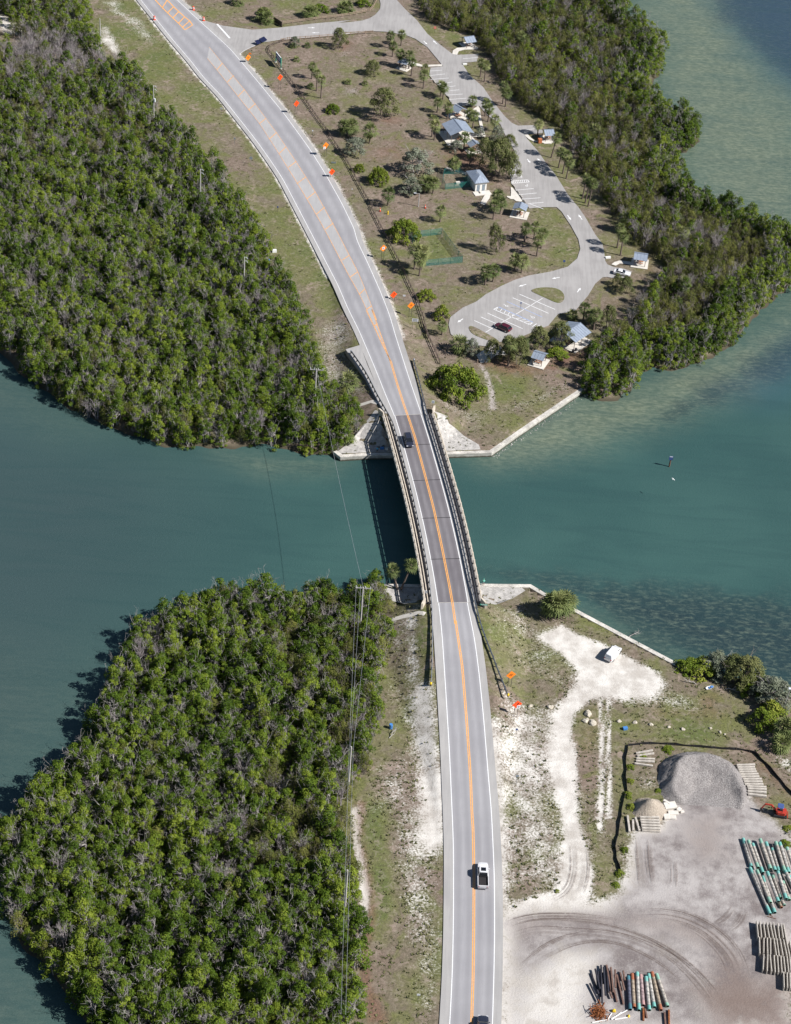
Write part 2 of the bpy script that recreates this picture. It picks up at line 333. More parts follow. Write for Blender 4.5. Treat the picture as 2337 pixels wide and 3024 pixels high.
MED_R = [(-72.98,235.91,1.42),(-67.20,224.45,1.42),(-58.21,207.07,1.42),(-45.31,179.62,1.42),(-37.68,162.00,1.42),(-30.50,144.62,1.42),(-24.11,127.20,1.42),(-21.37,119.51,1.42),(-18.22,110.11,1.43),(-15.17,101.24,1.59),(-12.72,92.24,1.93),(-10.46,83.26,2.39),(-8.27,74.40,2.93),(-10.74,83.47,2.37),(-8.51,74.08,2.95),(-6.19,64.14,3.60),(-4.20,55.64,4.17)]
MED_BARS = [(-72.46,226.99,1.42),(-72.98,235.91,1.42),(-68.37,219.30,1.42),(-67.21,224.57,1.42),(-64.01,211.00,1.42),(-62.59,216.21,1.42),(-59.51,201.67,1.42),(-58.07,206.75,1.42),(-55.25,192.89,1.42),(-53.63,197.65,1.42),(-50.95,184.33,1.42),(-49.37,188.09,1.42),(-46.99,174.55,1.42),(-45.19,179.43,1.42),(-43.08,165.97,1.42),(-41.51,170.59,1.42),(-39.57,157.84,1.42),(-37.59,162.01,1.42),(-36.19,148.33,1.42),(-33.93,152.93,1.42),(-32.55,139.79,1.42),(-30.40,144.45,1.42),(-29.08,131.45,1.42),(-27.07,135.97,1.42),(-25.92,123.27,1.42),(-23.97,127.22,1.42),(-20.07,107.08,1.46),(-18.35,109.98,1.43),(-17.15,98.45,1.67),(-15.45,101.36,1.59),(-14.27,89.25,2.05),(-12.94,92.43,1.92),(-11.81,81.43,2.48),(-10.62,83.68,2.36),(-9.49,72.89,3.01),(-8.54,74.63,2.91),(-11.82,81.68,2.47),(-10.73,83.37,2.38),(-9.49,72.87,3.01),(-8.51,74.03,2.95),(-6.95,64.02,3.60),(-6.36,64.84,3.56)]
HATCH = [(-98.54,274.62,1.42),(-95.85,275.16,1.42),(-92.51,263.79,1.42),(-91.84,270.45,1.42),(-90.20,259.95,1.42),(-88.90,265.32,1.42),(-87.86,256.17,1.42),(-86.65,261.73,1.42),(-85.42,252.31,1.42),(-84.14,257.82,1.42),(-83.67,249.39,1.42),(-82.01,254.94,1.42),(-82.60,247.53,1.42),(-80.62,251.81,1.42)]

def sample_line(pts, n):
    P = [Vector(p) for p in pts]; d = [0]
    for a, b in zip(P, P[1:]): d.append(d[-1] + (b - a).length)
    out = []; j = 0
    for k in range(n):
        t = d[-1] * k / (n - 1)
        while j < len(d) - 2 and d[j + 1] < t: j += 1
        out.append(P[j].lerp(P[j + 1], (t - d[j]) / (d[j + 1] - d[j])))
    return out
def relax(P, it=6):
    for _ in range(it):
        P = [P[0]] + [(P[i - 1] + P[i] * 2 + P[i + 1]) / 4 for i in range(1, len(P) - 1)] + [P[-1]]
    return P
NR = 260
road_l = relax(sample_line(LINE_L, NR)); 
# the right line is walked at the stations of the left one
def project_on(line, p, d):
    best = None
    for a, b in zip(line, line[1:]):
        fa = (a - p).dot(d); fb = (b - p).dot(d)
        if fa * fb <= 0 and abs(fa - fb) > 1e-9:
            q = a.lerp(b, fa / (fa - fb)); k = (q - p).length
            if best is None or k < best[0]: best = (k, q)
    return best[1] if best else None
rr = relax(sample_line(LINE_R, 400)); road_r = []
for i, p in enumerate(road_l):
    d = road_l[min(i + 3, NR - 1)] - road_l[max(i - 3, 0)]; d.z = 0; d.normalize()
    q = project_on(rr, p, d)
    road_r.append(q if q is not None else None)
ok = [i for i in range(NR) if road_r[i] is not None]
road_l = [road_l[i] for i in ok]; road_r = [road_r[i] for i in ok]
for a, b in zip(road_l, road_r): b.z = a.z = (a.z + b.z) / 2
road_r = relax(road_r, 4); NR = len(road_l)
road_c = [(a + b) / 2 for a, b in zip(road_l, road_r)]
BR_N, BR_S = (-0.1,30.7), (13.7,-34.9)
iN = min(range(NR), key=lambda i: (road_c[i].xy - Vector(BR_N)).length); iS = min(range(NR), key=lambda i: (road_c[i].xy - Vector(BR_S)).length)

# ------------------------------------------------------------------ ground height
def seg_dist(px_, py_, A, B):
    dx, dy = B[0] - A[0], B[1] - A[1]; L2 = dx * dx + dy * dy + 1e-12
    t = np.clip(((px_ - A[0]) * dx + (py_ - A[1]) * dy) / L2, 0, 1)
    return np.hypot(px_ - (A[0] + t * dx), py_ - (A[1] + t * dy)), t
def inside(x, y, poly):
    r = np.zeros(x.shape, bool); n = len(poly)
    for i in range(n):
        (x0, y0), (x1, y1) = poly[i][:2], poly[(i + 1) % n][:2]
        if y0 == y1: continue
        c = ((y0 > y) != (y1 > y)) & (x < (x1 - x0) * (y - y0) / (y1 - y0) + x0); r ^= c
    return r
def sdf(x, y, poly, flags=None):
    d = np.full(x.shape, 1e9); fl = np.zeros(x.shape)
    n = len(poly)
    for i in range(n):
        k, _ = seg_dist(x, y, poly[i], poly[(i + 1) % n])
        m = k < d; d = np.where(m, k, d)
        if flags is not None: fl = np.where(m, flags[i], fl)
    s = np.where(inside(x, y, poly), d, -d)
    return (s, fl) if flags is not None else s
LAND_Z = 1.2
def wob(x, y):
    """uneven natural shoreline, a few tens of centimetres to a metre"""
    return 0.7 * np.sin(x * 0.41 + 1.3 * np.sin(y * 0.23)) * np.sin(y * 0.37 + 0.6) + 0.4 * np.sin(x * 1.1 + y * 0.7)
def ground_np(x, y):
    z = np.full(x.shape, -2.0)
    for poly, fl in ((LAND_N, LAND_N_FLAG), (LAND_S, LAND_S_FLAG)):
        s, f = sdf(x, y, poly, fl)
        nat = np.clip(0.30 * (s + wob(x, y)), -2.0, LAND_Z)
        wal = np.where(s > 0.1, LAND_Z, -2.0)
        z = np.maximum(z, np.where(f > 0.5, wal, nat))
    land = z > 0.6
    for pts, end in ((road_c[:iN + 1], 'b'), (road_c[iS:], 'a')):
        hw = 6.4
        best = np.full(x.shape, -9.0)
        st = 4; ids = list(range(0, len(pts), st)); 
        if ids[-1] != len(pts) - 1: ids.append(len(pts) - 1)
        dmin = np.full(x.shape, 1e9); zr = np.zeros(x.shape)
        for i, j in zip(ids, ids[1:]):
            k, t = seg_dist(x, y, pts[i], pts[j]); m = k < dmin
            dmin = np.where(m, k, dmin); zr = np.where(m, pts[i].z + (pts[j].z - pts[i].z) * t, zr)
        e, e2 = (pts[-1], pts[-6]) if end == 'b' else (pts[0], pts[5])
        ax = (e - e2).xy.normalized(); al = (x - e.x) * ax.x + (y - e.y) * ax.y; la = np.abs((x - e.x) * ax.y - (y - e.y) * ax.x)
        over = al > 0
        lat = np.where(over, np.maximum(la - hw, 0), np.maximum(dmin - hw, 0)); ov = np.where(over, al, 0)
        zr = np.where(over, e.z, zr)
        zc = zr - 0.16 - 0.42 * lat - 0.50 * ov - np.where(over & (la < hw), 0.9, 0.0)
        near = (dmin < 60)
        z = np.where(land & near, np.maximum(z, zc), z)
    for (cx, cy, r, h) in MOUNDS: 
        pass
    return z
MOUNDS = []

# ------------------------------------------------------------------ ground cover brushes
def far_axis(core, far): return np.concatenate([[-far], core, [far]])
def sheet_grid(rows, cols, y0, y1, ext):
    """grid finer towards the south, with a last row and column far out"""
    t = np.linspace(0, 1, rows); yy = y0 + (y1 - y0) * (0.62 * t + 0.38 * t ** 2)
    Yc = np.concatenate([[-ext], yy, [ext]]); 
    s = np.linspace(-1, 1, cols)
    X = []; Y = []
    for y in Yc:
        h = 100 + 0.24 * (min(max(y, y0), y1) - y0)
        row = np.concatenate([[-ext], s * h, [ext]]); X.append(row); Y.append(np.full(row.shape, y))
    return np.array(X), np.array(Y)
def grid_mesh(name, X, Y, Z, attrs, mat):
    r, c = X.shape
    co = np.stack([X, Y, Z], -1).reshape(-1, 3)
    idx = np.arange(r * c).reshape(r, c)
    q = np.stack([idx[:-1, :-1], idx[:-1, 1:], idx[1:, 1:], idx[1:, :-1]], -1).reshape(-1, 4)
    me = bpy.data.meshes.new(name)
    me.vertices.add(len(co)); me.vertices.foreach_set('co', co.ravel().astype(np.float32))
    me.loops.add(q.size); me.loops.foreach_set('vertex_index', q.ravel().astype(np.int32))
    me.polygons.add(len(q)); me.polygons.foreach_set('loop_start', np.arange(0, q.size, 4, dtype=np.int32))
    me.polygons.foreach_set('use_smooth', np.ones(len(q), bool))
    me.update(calc_edges=True); me.validate()
    for k, v in attrs.items():
        a = me.attributes.new(k, 'FLOAT', 'POINT'); a.data.foreach_set('value', v.ravel().astype(np.float32))
    me.materials.append(mat)
    return link(name, me)
def brush(A, X, Y, key, val, feather, poly):
    poly = [p[:2] for p in poly]; px_ = [p[0] for p in poly]; py_ = [p[1] for p in poly]
    m = (X > min(px_) - feather) & (X < max(px_) + feather) & (Y > min(py_) - feather) & (Y < max(py_) + feather)
    if not m.any(): return
    s = sdf(X[m], Y[m], poly); w = np.clip(s / feather * 0.5 + 0.5, 0, 1); w = w * w * (3 - 2 * w)
    A[key][m] = A[key][m] * (1 - w) + val * w
def stroke(A, X, Y, key, val, feather, width, pts):
    d = np.full(X.shape, 1e9); 
    for a, b in zip(pts, pts[1:]): d = np.minimum(d, seg_dist(X, Y, a, b)[0])
    w = np.clip((width - d) / feather * 0.5 + 0.5, 0, 1); w = w * w * (3 - 2 * w)
    A[key] = A[key] * (1 - w) + val * w

GX, GY = sheet_grid(430, 330, -165.0, 330.0, 700.0)
GA = {k: np.full(GX.shape, v) for k, v in (('grass', 1.0), ('green', 0.35), ('yard', 0.0), ('litter', 0.0), ('soil', 0.0))}
GBR = [
 ('soil', 1.0, 10, [(-62.8,245.7),(-17.0,294.2),(12.0,245.2),(49.0,181.5),(73.4,121.1),(55.8,80.0),(43.8,50.3),(20.7,25.3),(7.1,29.2),(3.5,63.5),(-7.3,108.5),(-18.6,143.7),(-38.0,194.6)]),
 ('soil', 0.6, 6, [(-30.5,75.2),(-18.1,77.1),(-14.1,64.0),(-7.8,40.1),(-10.9,31.2),(-21.0,36.6),(-24.8,57.2)]),
 # key, value, feather, outline
 ('green', 0.18, 14, [(-55.6,236.1),(-15.4,262.5),(5.9,240.4),(34.7,179.1),(46.3,137.9),(53.6,118.0),(43.9,96.8),(15.3,69.6),(11.0,51.8),(3.5,63.5),(-3.4,109.1),(-16.3,149.8),(-29.4,177.2)]),
 ('green', 0.85, 10, [(-116.3,266.1),(-100.8,269.2),(-76.1,228.6),(-56.6,191.3),(-41.1,151.3),(-30.2,120.2),(-19.8,87.1),(-12.2,65.5),(-22.4,72.9),(-33.9,104.3),(-43.6,123.3),(-58.5,148.4),(-79.7,190.4),(-98.9,227.8)]),
 ('green', 0.25, 8, [(-71.9,208.4),(-56.2,188.2),(-46.6,165.1),(-45.3,139.3),(-53.9,143.5),(-65.6,170.9)]),
 ('green', 0.75, 3, [(-59.3,156.7),(-55.3,150.1),(-50.6,144.8),(-46.9,139.8),(-47.1,137.1),(-51.3,141.4),(-56.0,146.2),(-59.1,151.4)]),
 ('grass', 0.30, 3, [(-110.4,244.4),(-107.9,245.8),(-103.8,236.1),(-100.6,228.3),(-98.8,222.2),(-101.7,223.5),(-105.8,229.1),(-109.2,235.0)]),
 ('grass', 0.42, 5, [(-113.5,266.6),(-107.1,267.9),(-106.6,261.9),(-102.4,256.7),(-97.0,252.8),(-91.0,237.6),(-94.3,236.0),(-100.7,246.2),(-105.3,254.2),(-110.0,258.2)]),
 ('grass', 0.70, 6, [(-91.0,237.6),(-83.8,231.5),(-79.9,223.0),(-77.5,217.2),(-82.4,218.9),(-87.7,228.9)]),
 ('grass', 0.12, 3, [(-144.9,250.3),(-140.4,246.3),(-134.3,237.8),(-133.9,234.1),(-138.8,233.1),(-142.1,237.2)]),
 ('grass', 0.50, 5, [(-24.1,74.3),(-16.3,81.3),(-13.6,67.0),(-16.1,63.7),(-14.2,56.6),(-7.8,40.1),(-18.2,38.3),(-22.5,53.9),(-23.8,64.8)]),
 ('litter', 0.7, 3, [(-17.9,42.2),(-13.2,42.8),(-11.8,38.6),(-15.2,37.4),(-18.1,39.0)]),
 ('grass', 0.55, 3, [(-31.0,242.5),(-26.2,242.4),(-26.4,238.6),(-30.6,236.0)]), ('grass', 0.5, 4, [(-28.2,214.8),(-23.3,215.7),(-19.9,211.1),(-23.9,208.6),(-27.8,208.8)]),
 ('litter', 0.8, 3, [(-31.2,244.3),(-28.8,250.5),(-27.1,248.9),(-27.9,243.1),(-30.1,240.7)]), ('litter', 0.7, 4, [(-18.1,194.4),(-9.6,196.8),(-8.0,193.8),(-12.3,191.3)]),
 ('litter', 0.75, 6, [(5.9,177.7),(15.0,184.0),(19.5,171.4),(21.4,158.9),(18.9,161.5),(13.5,165.1),(6.9,167.8)]),
 ('litter', 0.55, 8, [(-16.9,174.5),(-7.3,180.1),(-5.4,168.7),(-13.6,168.1)]),
 ('green', 1.3, 4, [(1.9,123.7),(6.3,123.3),(7.7,119.0),(9.2,116.1),(7.9,114.0),(4.2,112.9),(3.0,116.7)]),
 ('green', 0.62, 8, [(6.7,131.7),(15.6,133.8),(23.1,133.0),(19.7,128.3),(13.8,120.0),(12.9,115.2),(10.0,121.4),(7.1,129.0)]),
 ('green', 0.72, 8, [(31.4,141.3),(38.4,145.3),(43.4,134.9),(44.8,124.3),(41.3,115.1),(35.2,111.6),(33.3,117.1),(37.4,125.8),(34.2,138.9)]),
 ('green', 0.6, 5, [(17.3,110.1),(20.6,111.9),(25.2,108.1),(23.3,104.0),(19.4,102.1)]),
 ('green', 0.65, 6, [(31.4,188.5),(35.8,186.4),(39.1,176.8),(43.4,171.5),(46.1,165.3),(49.2,154.6),(48.8,148.6),(46.0,150.6),(40.2,168.9),(35.4,181.5)]),
 ('litter', 0.9, 5, [(16.1,65.8),(26.0,67.2),(30.0,62.8),(35.8,64.2),(37.1,68.9),(47.3,75.4),(49.7,73.0),(42.6,65.2),(34.5,60.2),(26.0,58.4),(19.2,61.3)]),
 ('green', 0.62, 8, [(21.7,54.5),(27.2,59.7),(34.5,58.5),(37.5,55.7),(31.4,49.0),(25.4,45.5),(22.4,48.2)]),
 ('grass', 0.45, 5, [(22.1,43.0),(27.2,45.8),(33.2,50.3),(38.4,56.4),(41.8,57.4),(41.8,55.8),(36.2,49.7),(30.8,43.7),(25.4,40.9)]),
 ('green', 0.5, 3, [(18.8,28.4),(25.4,36.8),(34.4,47.8),(43.3,56.5),(43.2,53.8),(28.4,35.2),(20.8,25.8)]),
 ('grass', 0.55, 5, [(6.4,42.9),(17.1,42.3),(21.3,41.3),(19.6,33.5),(17.3,30.7),(13.7,35.2),(8.9,38.6)]),
 ('litter', 0.5, 5, [(61.9,128.0),(66.8,125.7),(66.9,115.2),(63.5,108.8),(60.5,108.3),(63.3,119.1)]), ('litter', 0.35, 9, [(48.9,112.4),(55.5,114.9),(60.2,102.5),(54.9,93.3),(51.3,95.5)]),
 # south side, west of the road
 ('grass', 0.30, 3, [(3.7,-36.9),(6.5,-36.5),(7.6,-57.2),(10.9,-60.3),(11.8,-67.1),(13.0,-83.5),(13.5,-91.8),(10.1,-92.2),(8.9,-83.9),(7.2,-77.7),(5.6,-67.8),(4.7,-53.9)]),
 ('grass', 0.58, 4, [(-1.0,-40.9),(3.8,-38.4),(4.7,-53.9),(5.6,-67.8),(3.0,-68.1),(1.5,-59.6),(2.1,-50.6)]),
 ('green', 0.7, 4, [(-0.1,-72.9),(3.5,-70.1),(6.0,-72.2),(4.9,-77.9),(1.2,-80.3)]),
 ('grass', 0.55, 5, [(-0.5,-83.0),(4.8,-77.3),(8.9,-83.9),(10.1,-92.2),(-1.2,-93.4)]),
 ('green', 1.2, 3, [(-2.1,-90.4),(3.1,-89.8),(4.1,-99.4),(4.1,-108.1),(5.0,-116.4),(3.6,-123.3),(1.6,-124.8),(2.2,-113.9),(0.4,-105.6),(-1.4,-98.5)]),
 ('grass', 0.53, 5, [(2.9,-90.5),(13.3,-86.2),(13.9,-101.3),(14.5,-123.5),(14.5,-139.7),(11.1,-140.1),(9.7,-126.6),(6.9,-121.6),(5.1,-110.9)]),
 ('grass', 0.08, 3, [(9.3,-83.2),(13.2,-82.7),(13.8,-100.2),(11.8,-101.5),(10.1,-98.2),(10.1,-91.2)]),
 ('litter', 0.85, 1.5, [(-3.0,-90.8),(-1.0,-90.0),(-1.4,-97.9),(0.0,-106.3),(2.2,-113.4),(1.8,-120.8),(1.2,-126.2),(2.5,-132.5),(5.8,-140.6),(2.2,-140.9),(0.5,-131.4),(0.6,-122.3),(0.7,-114.1),(-0.8,-106.9),(-2.6,-99.5)]),
 ('grass', 0.15, 1.5, [(-4.0,-93.0),(-2.0,-91.3),(-1.5,-100.0),(0.1,-108.0),(1.3,-112.4),(1.1,-116.8),(0.4,-119.6),(-0.7,-115.1),(-1.6,-108.7),(-2.9,-101.9)]),
 ('grass', 0.9, 1.0, [(6.8,-38.8),(8.1,-38.6),(8.8,-56.3),(8.3,-56.4),(6.9,-47.1)]), ('green', 0.8, 1.0, [(6.8,-38.8),(8.1,-38.6),(8.8,-56.3),(8.3,-56.4),(6.9,-47.1)]),
 # south side, east of the road
 ('green', 0.42, 6, [(19.4,-33.5),(29.7,-27.1),(33.9,-33.7),(39.9,-45.5),(38.0,-57.6),(34.7,-61.4),(28.7,-64.4),(23.4,-47.4)]),
 ('grass', 0.64, 5, [(19.9,-34.1),(28.8,-27.8),(32.6,-35.8),(36.6,-44.0),(39.0,-51.6),(37.6,-57.0),(32.4,-54.7),(27.5,-50.5),(23.4,-46.2)]),
 ('grass', 0.46, 5, [(23.0,-55.8),(27.5,-59.9),(36.3,-59.5),(35.4,-69.2),(34.7,-85.1),(25.2,-86.2),(23.5,-70.5)]),
 ('grass', 0.45, 5, [(23.4,-99.2),(35.7,-97.9),(37.6,-105.0),(36.1,-110.0),(31.0,-110.1),(27.9,-106.5),(25.8,-101.7)]),
 ('grass', 0.66, 4, [(26.5,-98.9),(31.1,-98.4),(31.0,-103.9),(35.1,-108.4),(32.7,-110.4),(29.6,-107.6)]),
 ('grass', -0.2, 3, [(33.0,-40.1),(36.8,-35.9),(41.0,-38.5),(45.1,-40.5),(50.8,-44.2),(56.8,-48.3),(57.8,-51.8),(55.9,-55.5),(50.5,-57.3),(47.3,-56.5),(43.3,-57.5),(40.3,-61.3),(39.0,-66.0),(38.3,-71.6),(38.9,-84.7),(36.2,-85.0),(34.9,-72.0),(35.4,-65.3),(37.1,-59.4),(40.1,-53.8),(40.7,-49.0),(37.5,-44.5)]),
 ('grass', -0.2, 2, [(37.4,-96.8),(40.6,-96.5),(41.8,-103.2),(41.0,-108.2),(38.8,-110.6),(36.7,-112.6),(32.6,-113.0),(28.9,-113.4),(27.9,-112.2),(34.7,-109.7),(37.6,-105.0)]),
 ('grass', 0.5, 6, [(49.7,-57.4),(57.8,-51.8),(65.3,-54.4),(65.8,-59.0),(59.7,-59.1),(51.7,-58.9)]),
 ('litter', 0.55, 5, [(65.2,-53.0),(68.5,-53.6),(69.8,-57.7),(66.9,-60.4),(62.3,-60.5),(57.0,-60.4),(56.3,-59.5),(64.4,-58.8)]),
 ('green', 0.9, 5, [(55.2,-62.2),(63.2,-61.3),(70.7,-61.8),(71.5,-66.4),(69.4,-68.9),(62.9,-68.7),(54.8,-68.5)]), ('green', 0.7, 5, [(46.9,-62.6),(50.7,-62.2),(49.5,-86.0),(47.1,-103.9),(45.9,-101.1),(47.8,-83.1)]),
 ('green', 0.55, 5, [(69.2,-69.0),(73.0,-70.9),(80.7,-82.6),(80.3,-85.7),(77.0,-76.8),(71.5,-72.0)]), ('litter', 0.7, 4, [(75.0,-69.0),(81.2,-77.9),(80.7,-82.0),(76.7,-75.6)]),
 ('grass', 0.25, 4, [(79.0,-69.6),(82.2,-69.9),(81.5,-75.1),(79.8,-72.4)]),
 ('litter', 0.35, 5, [(39.9,-62.0),(44.0,-59.2),(43.3,-83.8),(39.7,-84.2)]), ('grass', 0.92, 4, [(39.9,-62.0),(44.0,-59.2),(43.3,-83.8),(39.7,-84.2)]),
 ('grass', 0.62, 4, [(42.6,-69.4),(44.0,-69.2),(43.1,-89.7),(42.0,-101.6),(41.5,-101.6)]),
 ('grass', 0.46, 5, [(23.5,-70.5),(35.4,-69.2),(34.7,-82.7),(35.7,-90.3),(37.0,-99.1),(34.7,-103.1),(28.5,-105.7),(24.8,-96.4),(23.6,-86.3)]), ('grass', 0.62, 5, [(24.8,-93.0),(28.6,-92.6),(31.1,-100.6),(33.2,-105.2),(28.9,-105.2),(25.9,-100.2)]),
 ('grass', -0.25, 2.5, [(34.7,-72.0),(38.3,-71.6),(38.9,-84.7),(40.1,-94.8),(40.6,-102.5),(38.3,-106.5),(36.1,-106.8),(37.4,-99.0),(36.7,-90.2),(36.2,-85.0)]),
 ('grass', 0.72, 4, [(39.3,-82.2),(43.6,-81.7),(46.4,-86.6),(45.9,-99.1),(41.4,-102.4),(40.5,-93.8)]),
 # the works yard
 ('yard', 1.0, 6, [(49.8,-93.2),(55.3,-91.4),(59.9,-77.4),(70.8,-76.2),(72.6,-81.7),(76.1,-85.6),(79.7,-90.6),(77.5,-109.7),(47.5,-112.8),(49.0,-100.8)]),
 ('yard', 1.0, 8, [(47.8,-109.3),(77.9,-106.2),(74.5,-135.3),(61.9,-136.5),(58.8,-125.8),(53.3,-119.8),(47.8,-116.2)]),
 ('yard', 0.9, 6, [(25.5,-115.9),(29.9,-113.3),(48.0,-111.4),(48.1,-116.1),(53.3,-119.8),(58.8,-125.8),(61.9,-136.5),(25.6,-140.8)]), ('grass', 0.0, 4, [(25.2,-113.8),(48.1,-108.8),(77.9,-106.2),(74.4,-136.1),(25.0,-140.8)]),
 ('grass', 0.0, 4, [(49.2,-93.3),(55.4,-89.6),(58.5,-77.6),(72.0,-76.1),(72.6,-83.5),(79.7,-90.6),(77.5,-109.7),(46.5,-112.9),(47.1,-104.4)]),
 ('litter', 0.5, 4, [(25.9,-116.3),(30.6,-114.1),(41.5,-113.0),(50.4,-111.2),(57.2,-111.3),(63.8,-114.5),(67.5,-121.7),(67.4,-125.8),(63.8,-125.3),(60.0,-120.0),(53.5,-116.9),(46.8,-116.3),(36.6,-116.4),(30.9,-119.1),(27.2,-123.2)]), ('yard', 0.35, 5, [(28.2,-128.8),(35.5,-120.8),(43.2,-121.7),(40.8,-131.6),(38.0,-138.8),(26.5,-139.9)]),
 ('grass', 0.5, 3, [(50.9,-77.8),(54.3,-77.4),(55.1,-80.5),(51.3,-82.1)]), ('litter', 0.9, 6, [(57.7,-128.3),(66.4,-122.6),(69.5,-124.8),(75.7,-125.0),(74.5,-135.3),(61.9,-136.5)]),
 ('litter', 0.55, 5, [(60.0,-87.9),(66.9,-86.6),(67.0,-97.5),(61.4,-99.5),(58.5,-94.0)]),
]
for k, v, fe, poly in GBR: brush(GA, GX, GY, k, v, fe, poly)
for pts in ([(44.7,-58.1),(44.4,-69.2),(44.2,-77.3),(43.6,-86.7),(43.2,-92.7)], [(46.4,-57.9),(45.9,-69.0),(45.8,-77.1),(45.4,-86.5),(45.1,-89.5)]): stroke(GA, GX, GY, 'grass', 0.05, 0.8, 0.35, pts)
stroke(GA, GX, GY, 'grass', 0.1, 1.2, 0.7, [(18.6,61.7),(20.2,57.6),(20.8,53.3),(21.5,49.7),(21.7,43.4)])
stroke(GA, GX, GY, 'grass', 0.15, 1.0, 2.1, [p for p in road_l[:iN - 40]])
stroke(GA, GX, GY, 'grass', 0.2, 1.6, 2.5, [p for p in road_r[:iN - 20]])
stroke(GA, GX, GY, 'grass', 0.25, 2.0, 2.6, [p for p in road_r[iS + 20:]])
stroke(GA, GX, GY, 'green', 0.75, 1.6, 4.4, [p for p in road_l[:iN - 30]])
for pts in ([(-90.8,217.4),(-80.4,202.9),(-72.1,186.5),(-64.2,170.7),(-56.4,153.7),(-48.9,146.1)], [(-82.7,204.8),(-74.7,190.4),(-66.9,176.6),(-60.4,163.1)]): stroke(GA, GX, GY, 'green', 0.55, 1.2, 0.5, pts)

m, N, L, b = nodes('ground_cover')
P0 = pos(N, L)
fine = noise(N, L, 2.4, 5, 0.75, P0); mid = noise(N, L, 0.33, 4, 0.6, P0); big = noise(N, L, 0.06, 3, 0.55, P0); grit = noise(N, L, 7.0, 3, 0.7, P0)
g_, gr_, yd_, lt_ = (attr(N, k) for k in ('grass', 'green', 'yard', 'litter'))
sandc = mixc(N, L, step(N, L, mid, 0.3, 0.7), (0.44, 0.405, 0.365), (0.67, 0.64, 0.595))
sandc = mixc(N, L, math_(N, L, 'MULTIPLY', step(N, L, grit, 0.52, 0.7), 0.35), sandc, (0.40, 0.36, 0.31))
sandc = mixc(N, L, math_(N, L, 'MULTIPLY', attr(N, 'soil'), 0.8), sandc, mixc(N, L, step(N, L, fine, 0.35, 0.65), (0.25, 0.215, 0.195), (0.36, 0.32, 0.295)))
hue = math_(N, L, 'ADD', gr_, math_(N, L, 'MULTIPLY', math_(N, L, 'SUBTRACT', mid, 0.5), 0.9))
hue = math_(N, L, 'ADD', hue, math_(N, L, 'MULTIPLY', math_(N, L, 'SUBTRACT', big, 0.5), 2.4), clamp=True)
rp = N.new('ShaderNodeValToRGB'); L.new(hue, rp.inputs[0]); e = rp.color_ramp.elements
e[0].position = 0.05; e[0].color = (0.225, 0.168, 0.138, 1); e[1].position = 1.0; e[1].color = (0.120, 0.150, 0.045, 1)
for p_, c_ in ((0.32, (0.190, 0.158, 0.112, 1)), (0.55, (0.178, 0.170, 0.080, 1)), (0.78, (0.150, 0.165, 0.058, 1))): k = e.new(p_); k.color = c_
grassc = mixc(N, L, step(N, L, fine, 0.35, 0.68), mixc(N, L, 0.55, rp.outputs[0], (0.075, 0.070, 0.045)), rp.outputs[0])
grassc = mixc(N, L, math_(N, L, 'MULTIPLY', step(N, L, grit, 0.55, 0.75), 0.35), grassc, (0.23, 0.20, 0.15))
blot = noise(N, L, 0.9, 4, 0.65, P0, 0.6); blot2 = noise(N, L, 0.17, 4, 0.6, P0, 0.8)
grassc = mixc(N, L, math_(N, L, 'MULTIPLY', step(N, L, blot, 0.50, 0.68), 0.55), grassc, (0.265, 0.232, 0.178))
grassc = mixc(N, L, math_(N, L, 'MULTIPLY', step(N, L, math_(N, L, 'SUBTRACT', 1.0, blot), 0.52, 0.68), 0.6), grassc, (0.085, 0.078, 0.045))
bare = math_(N, L, 'MULTIPLY', step(N, L, blot2, 0.53, 0.68), step(N, L, blot, 0.38, 0.6))
grassc = mixc(N, L, math_(N, L, 'MULTIPLY', bare, 0.75), grassc, (0.29, 0.225, 0.19))
lush = math_(N, L, 'MULTIPLY', step(N, L, math_(N, L, 'SUBTRACT', 1.0, blot2), 0.52, 0.66), 0.65)
grassc = mixc(N, L, lush, grassc, mixc(N, L, step(N, L, fine, 0.35, 0.65), (0.085, 0.098, 0.032), (0.165, 0.175, 0.060)))
dens = math_(N, L, 'ADD', math_(N, L, 'MULTIPLY', fine, 0.75), math_(N, L, 'MULTIPLY', mid, 0.25))
thr = math_(N, L, 'SUBTRACT', math_(N, L, 'ADD', math_(N, L, 'MULTIPLY', g_, 0.52), 0.24), dens)
cov = step(N, L, thr, -0.10, 0.09)
base = mixc(N, L, cov, sandc, grassc)
lit = math_(N, L, 'MULTIPLY', lt_, step(N, L, math_(N, L, 'ADD', mid, math_(N, L, 'MULTIPLY', lt_, 0.35)), 0.45, 0.75))
litc = mixc(N, L, step(N, L, fine, 0.35, 0.65), (0.115, 0.070, 0.055), (0.225, 0.125, 0.085))
base = mixc(N, L, lit, base, litc)
yardc = mixc(N, L, step(N, L, math_(N, L, 'ADD', math_(N, L, 'MULTIPLY', mid, 0.6), math_(N, L, 'MULTIPLY', big, 0.4)), 0.36, 0.64), (0.175, 0.150, 0.145), (0.40, 0.372, 0.358))
yardc = mixc(N, L, math_(N, L, 'MULTIPLY', step(N, L, fine, 0.5, 0.7), 0.5), yardc, (0.36, 0.33, 0.305))
yardc = mixc(N, L, lit, yardc, (0.185, 0.140, 0.120))
yw = step(N, L, math_(N, L, 'ADD', yd_, math_(N, L, 'MULTIPLY', math_(N, L, 'SUBTRACT', mid, 0.5), 0.8)), 0.3, 0.8)
base = mixc(N, L, yw, base, yardc)
sp = N.new('ShaderNodeSeparateXYZ'); L.new(P0, sp.inputs[0])
wet = step(N, L, sp.outputs[2], 0.05, 0.75)
base = mixc(N, L, wet, (0.075, 0.065, 0.045), base)
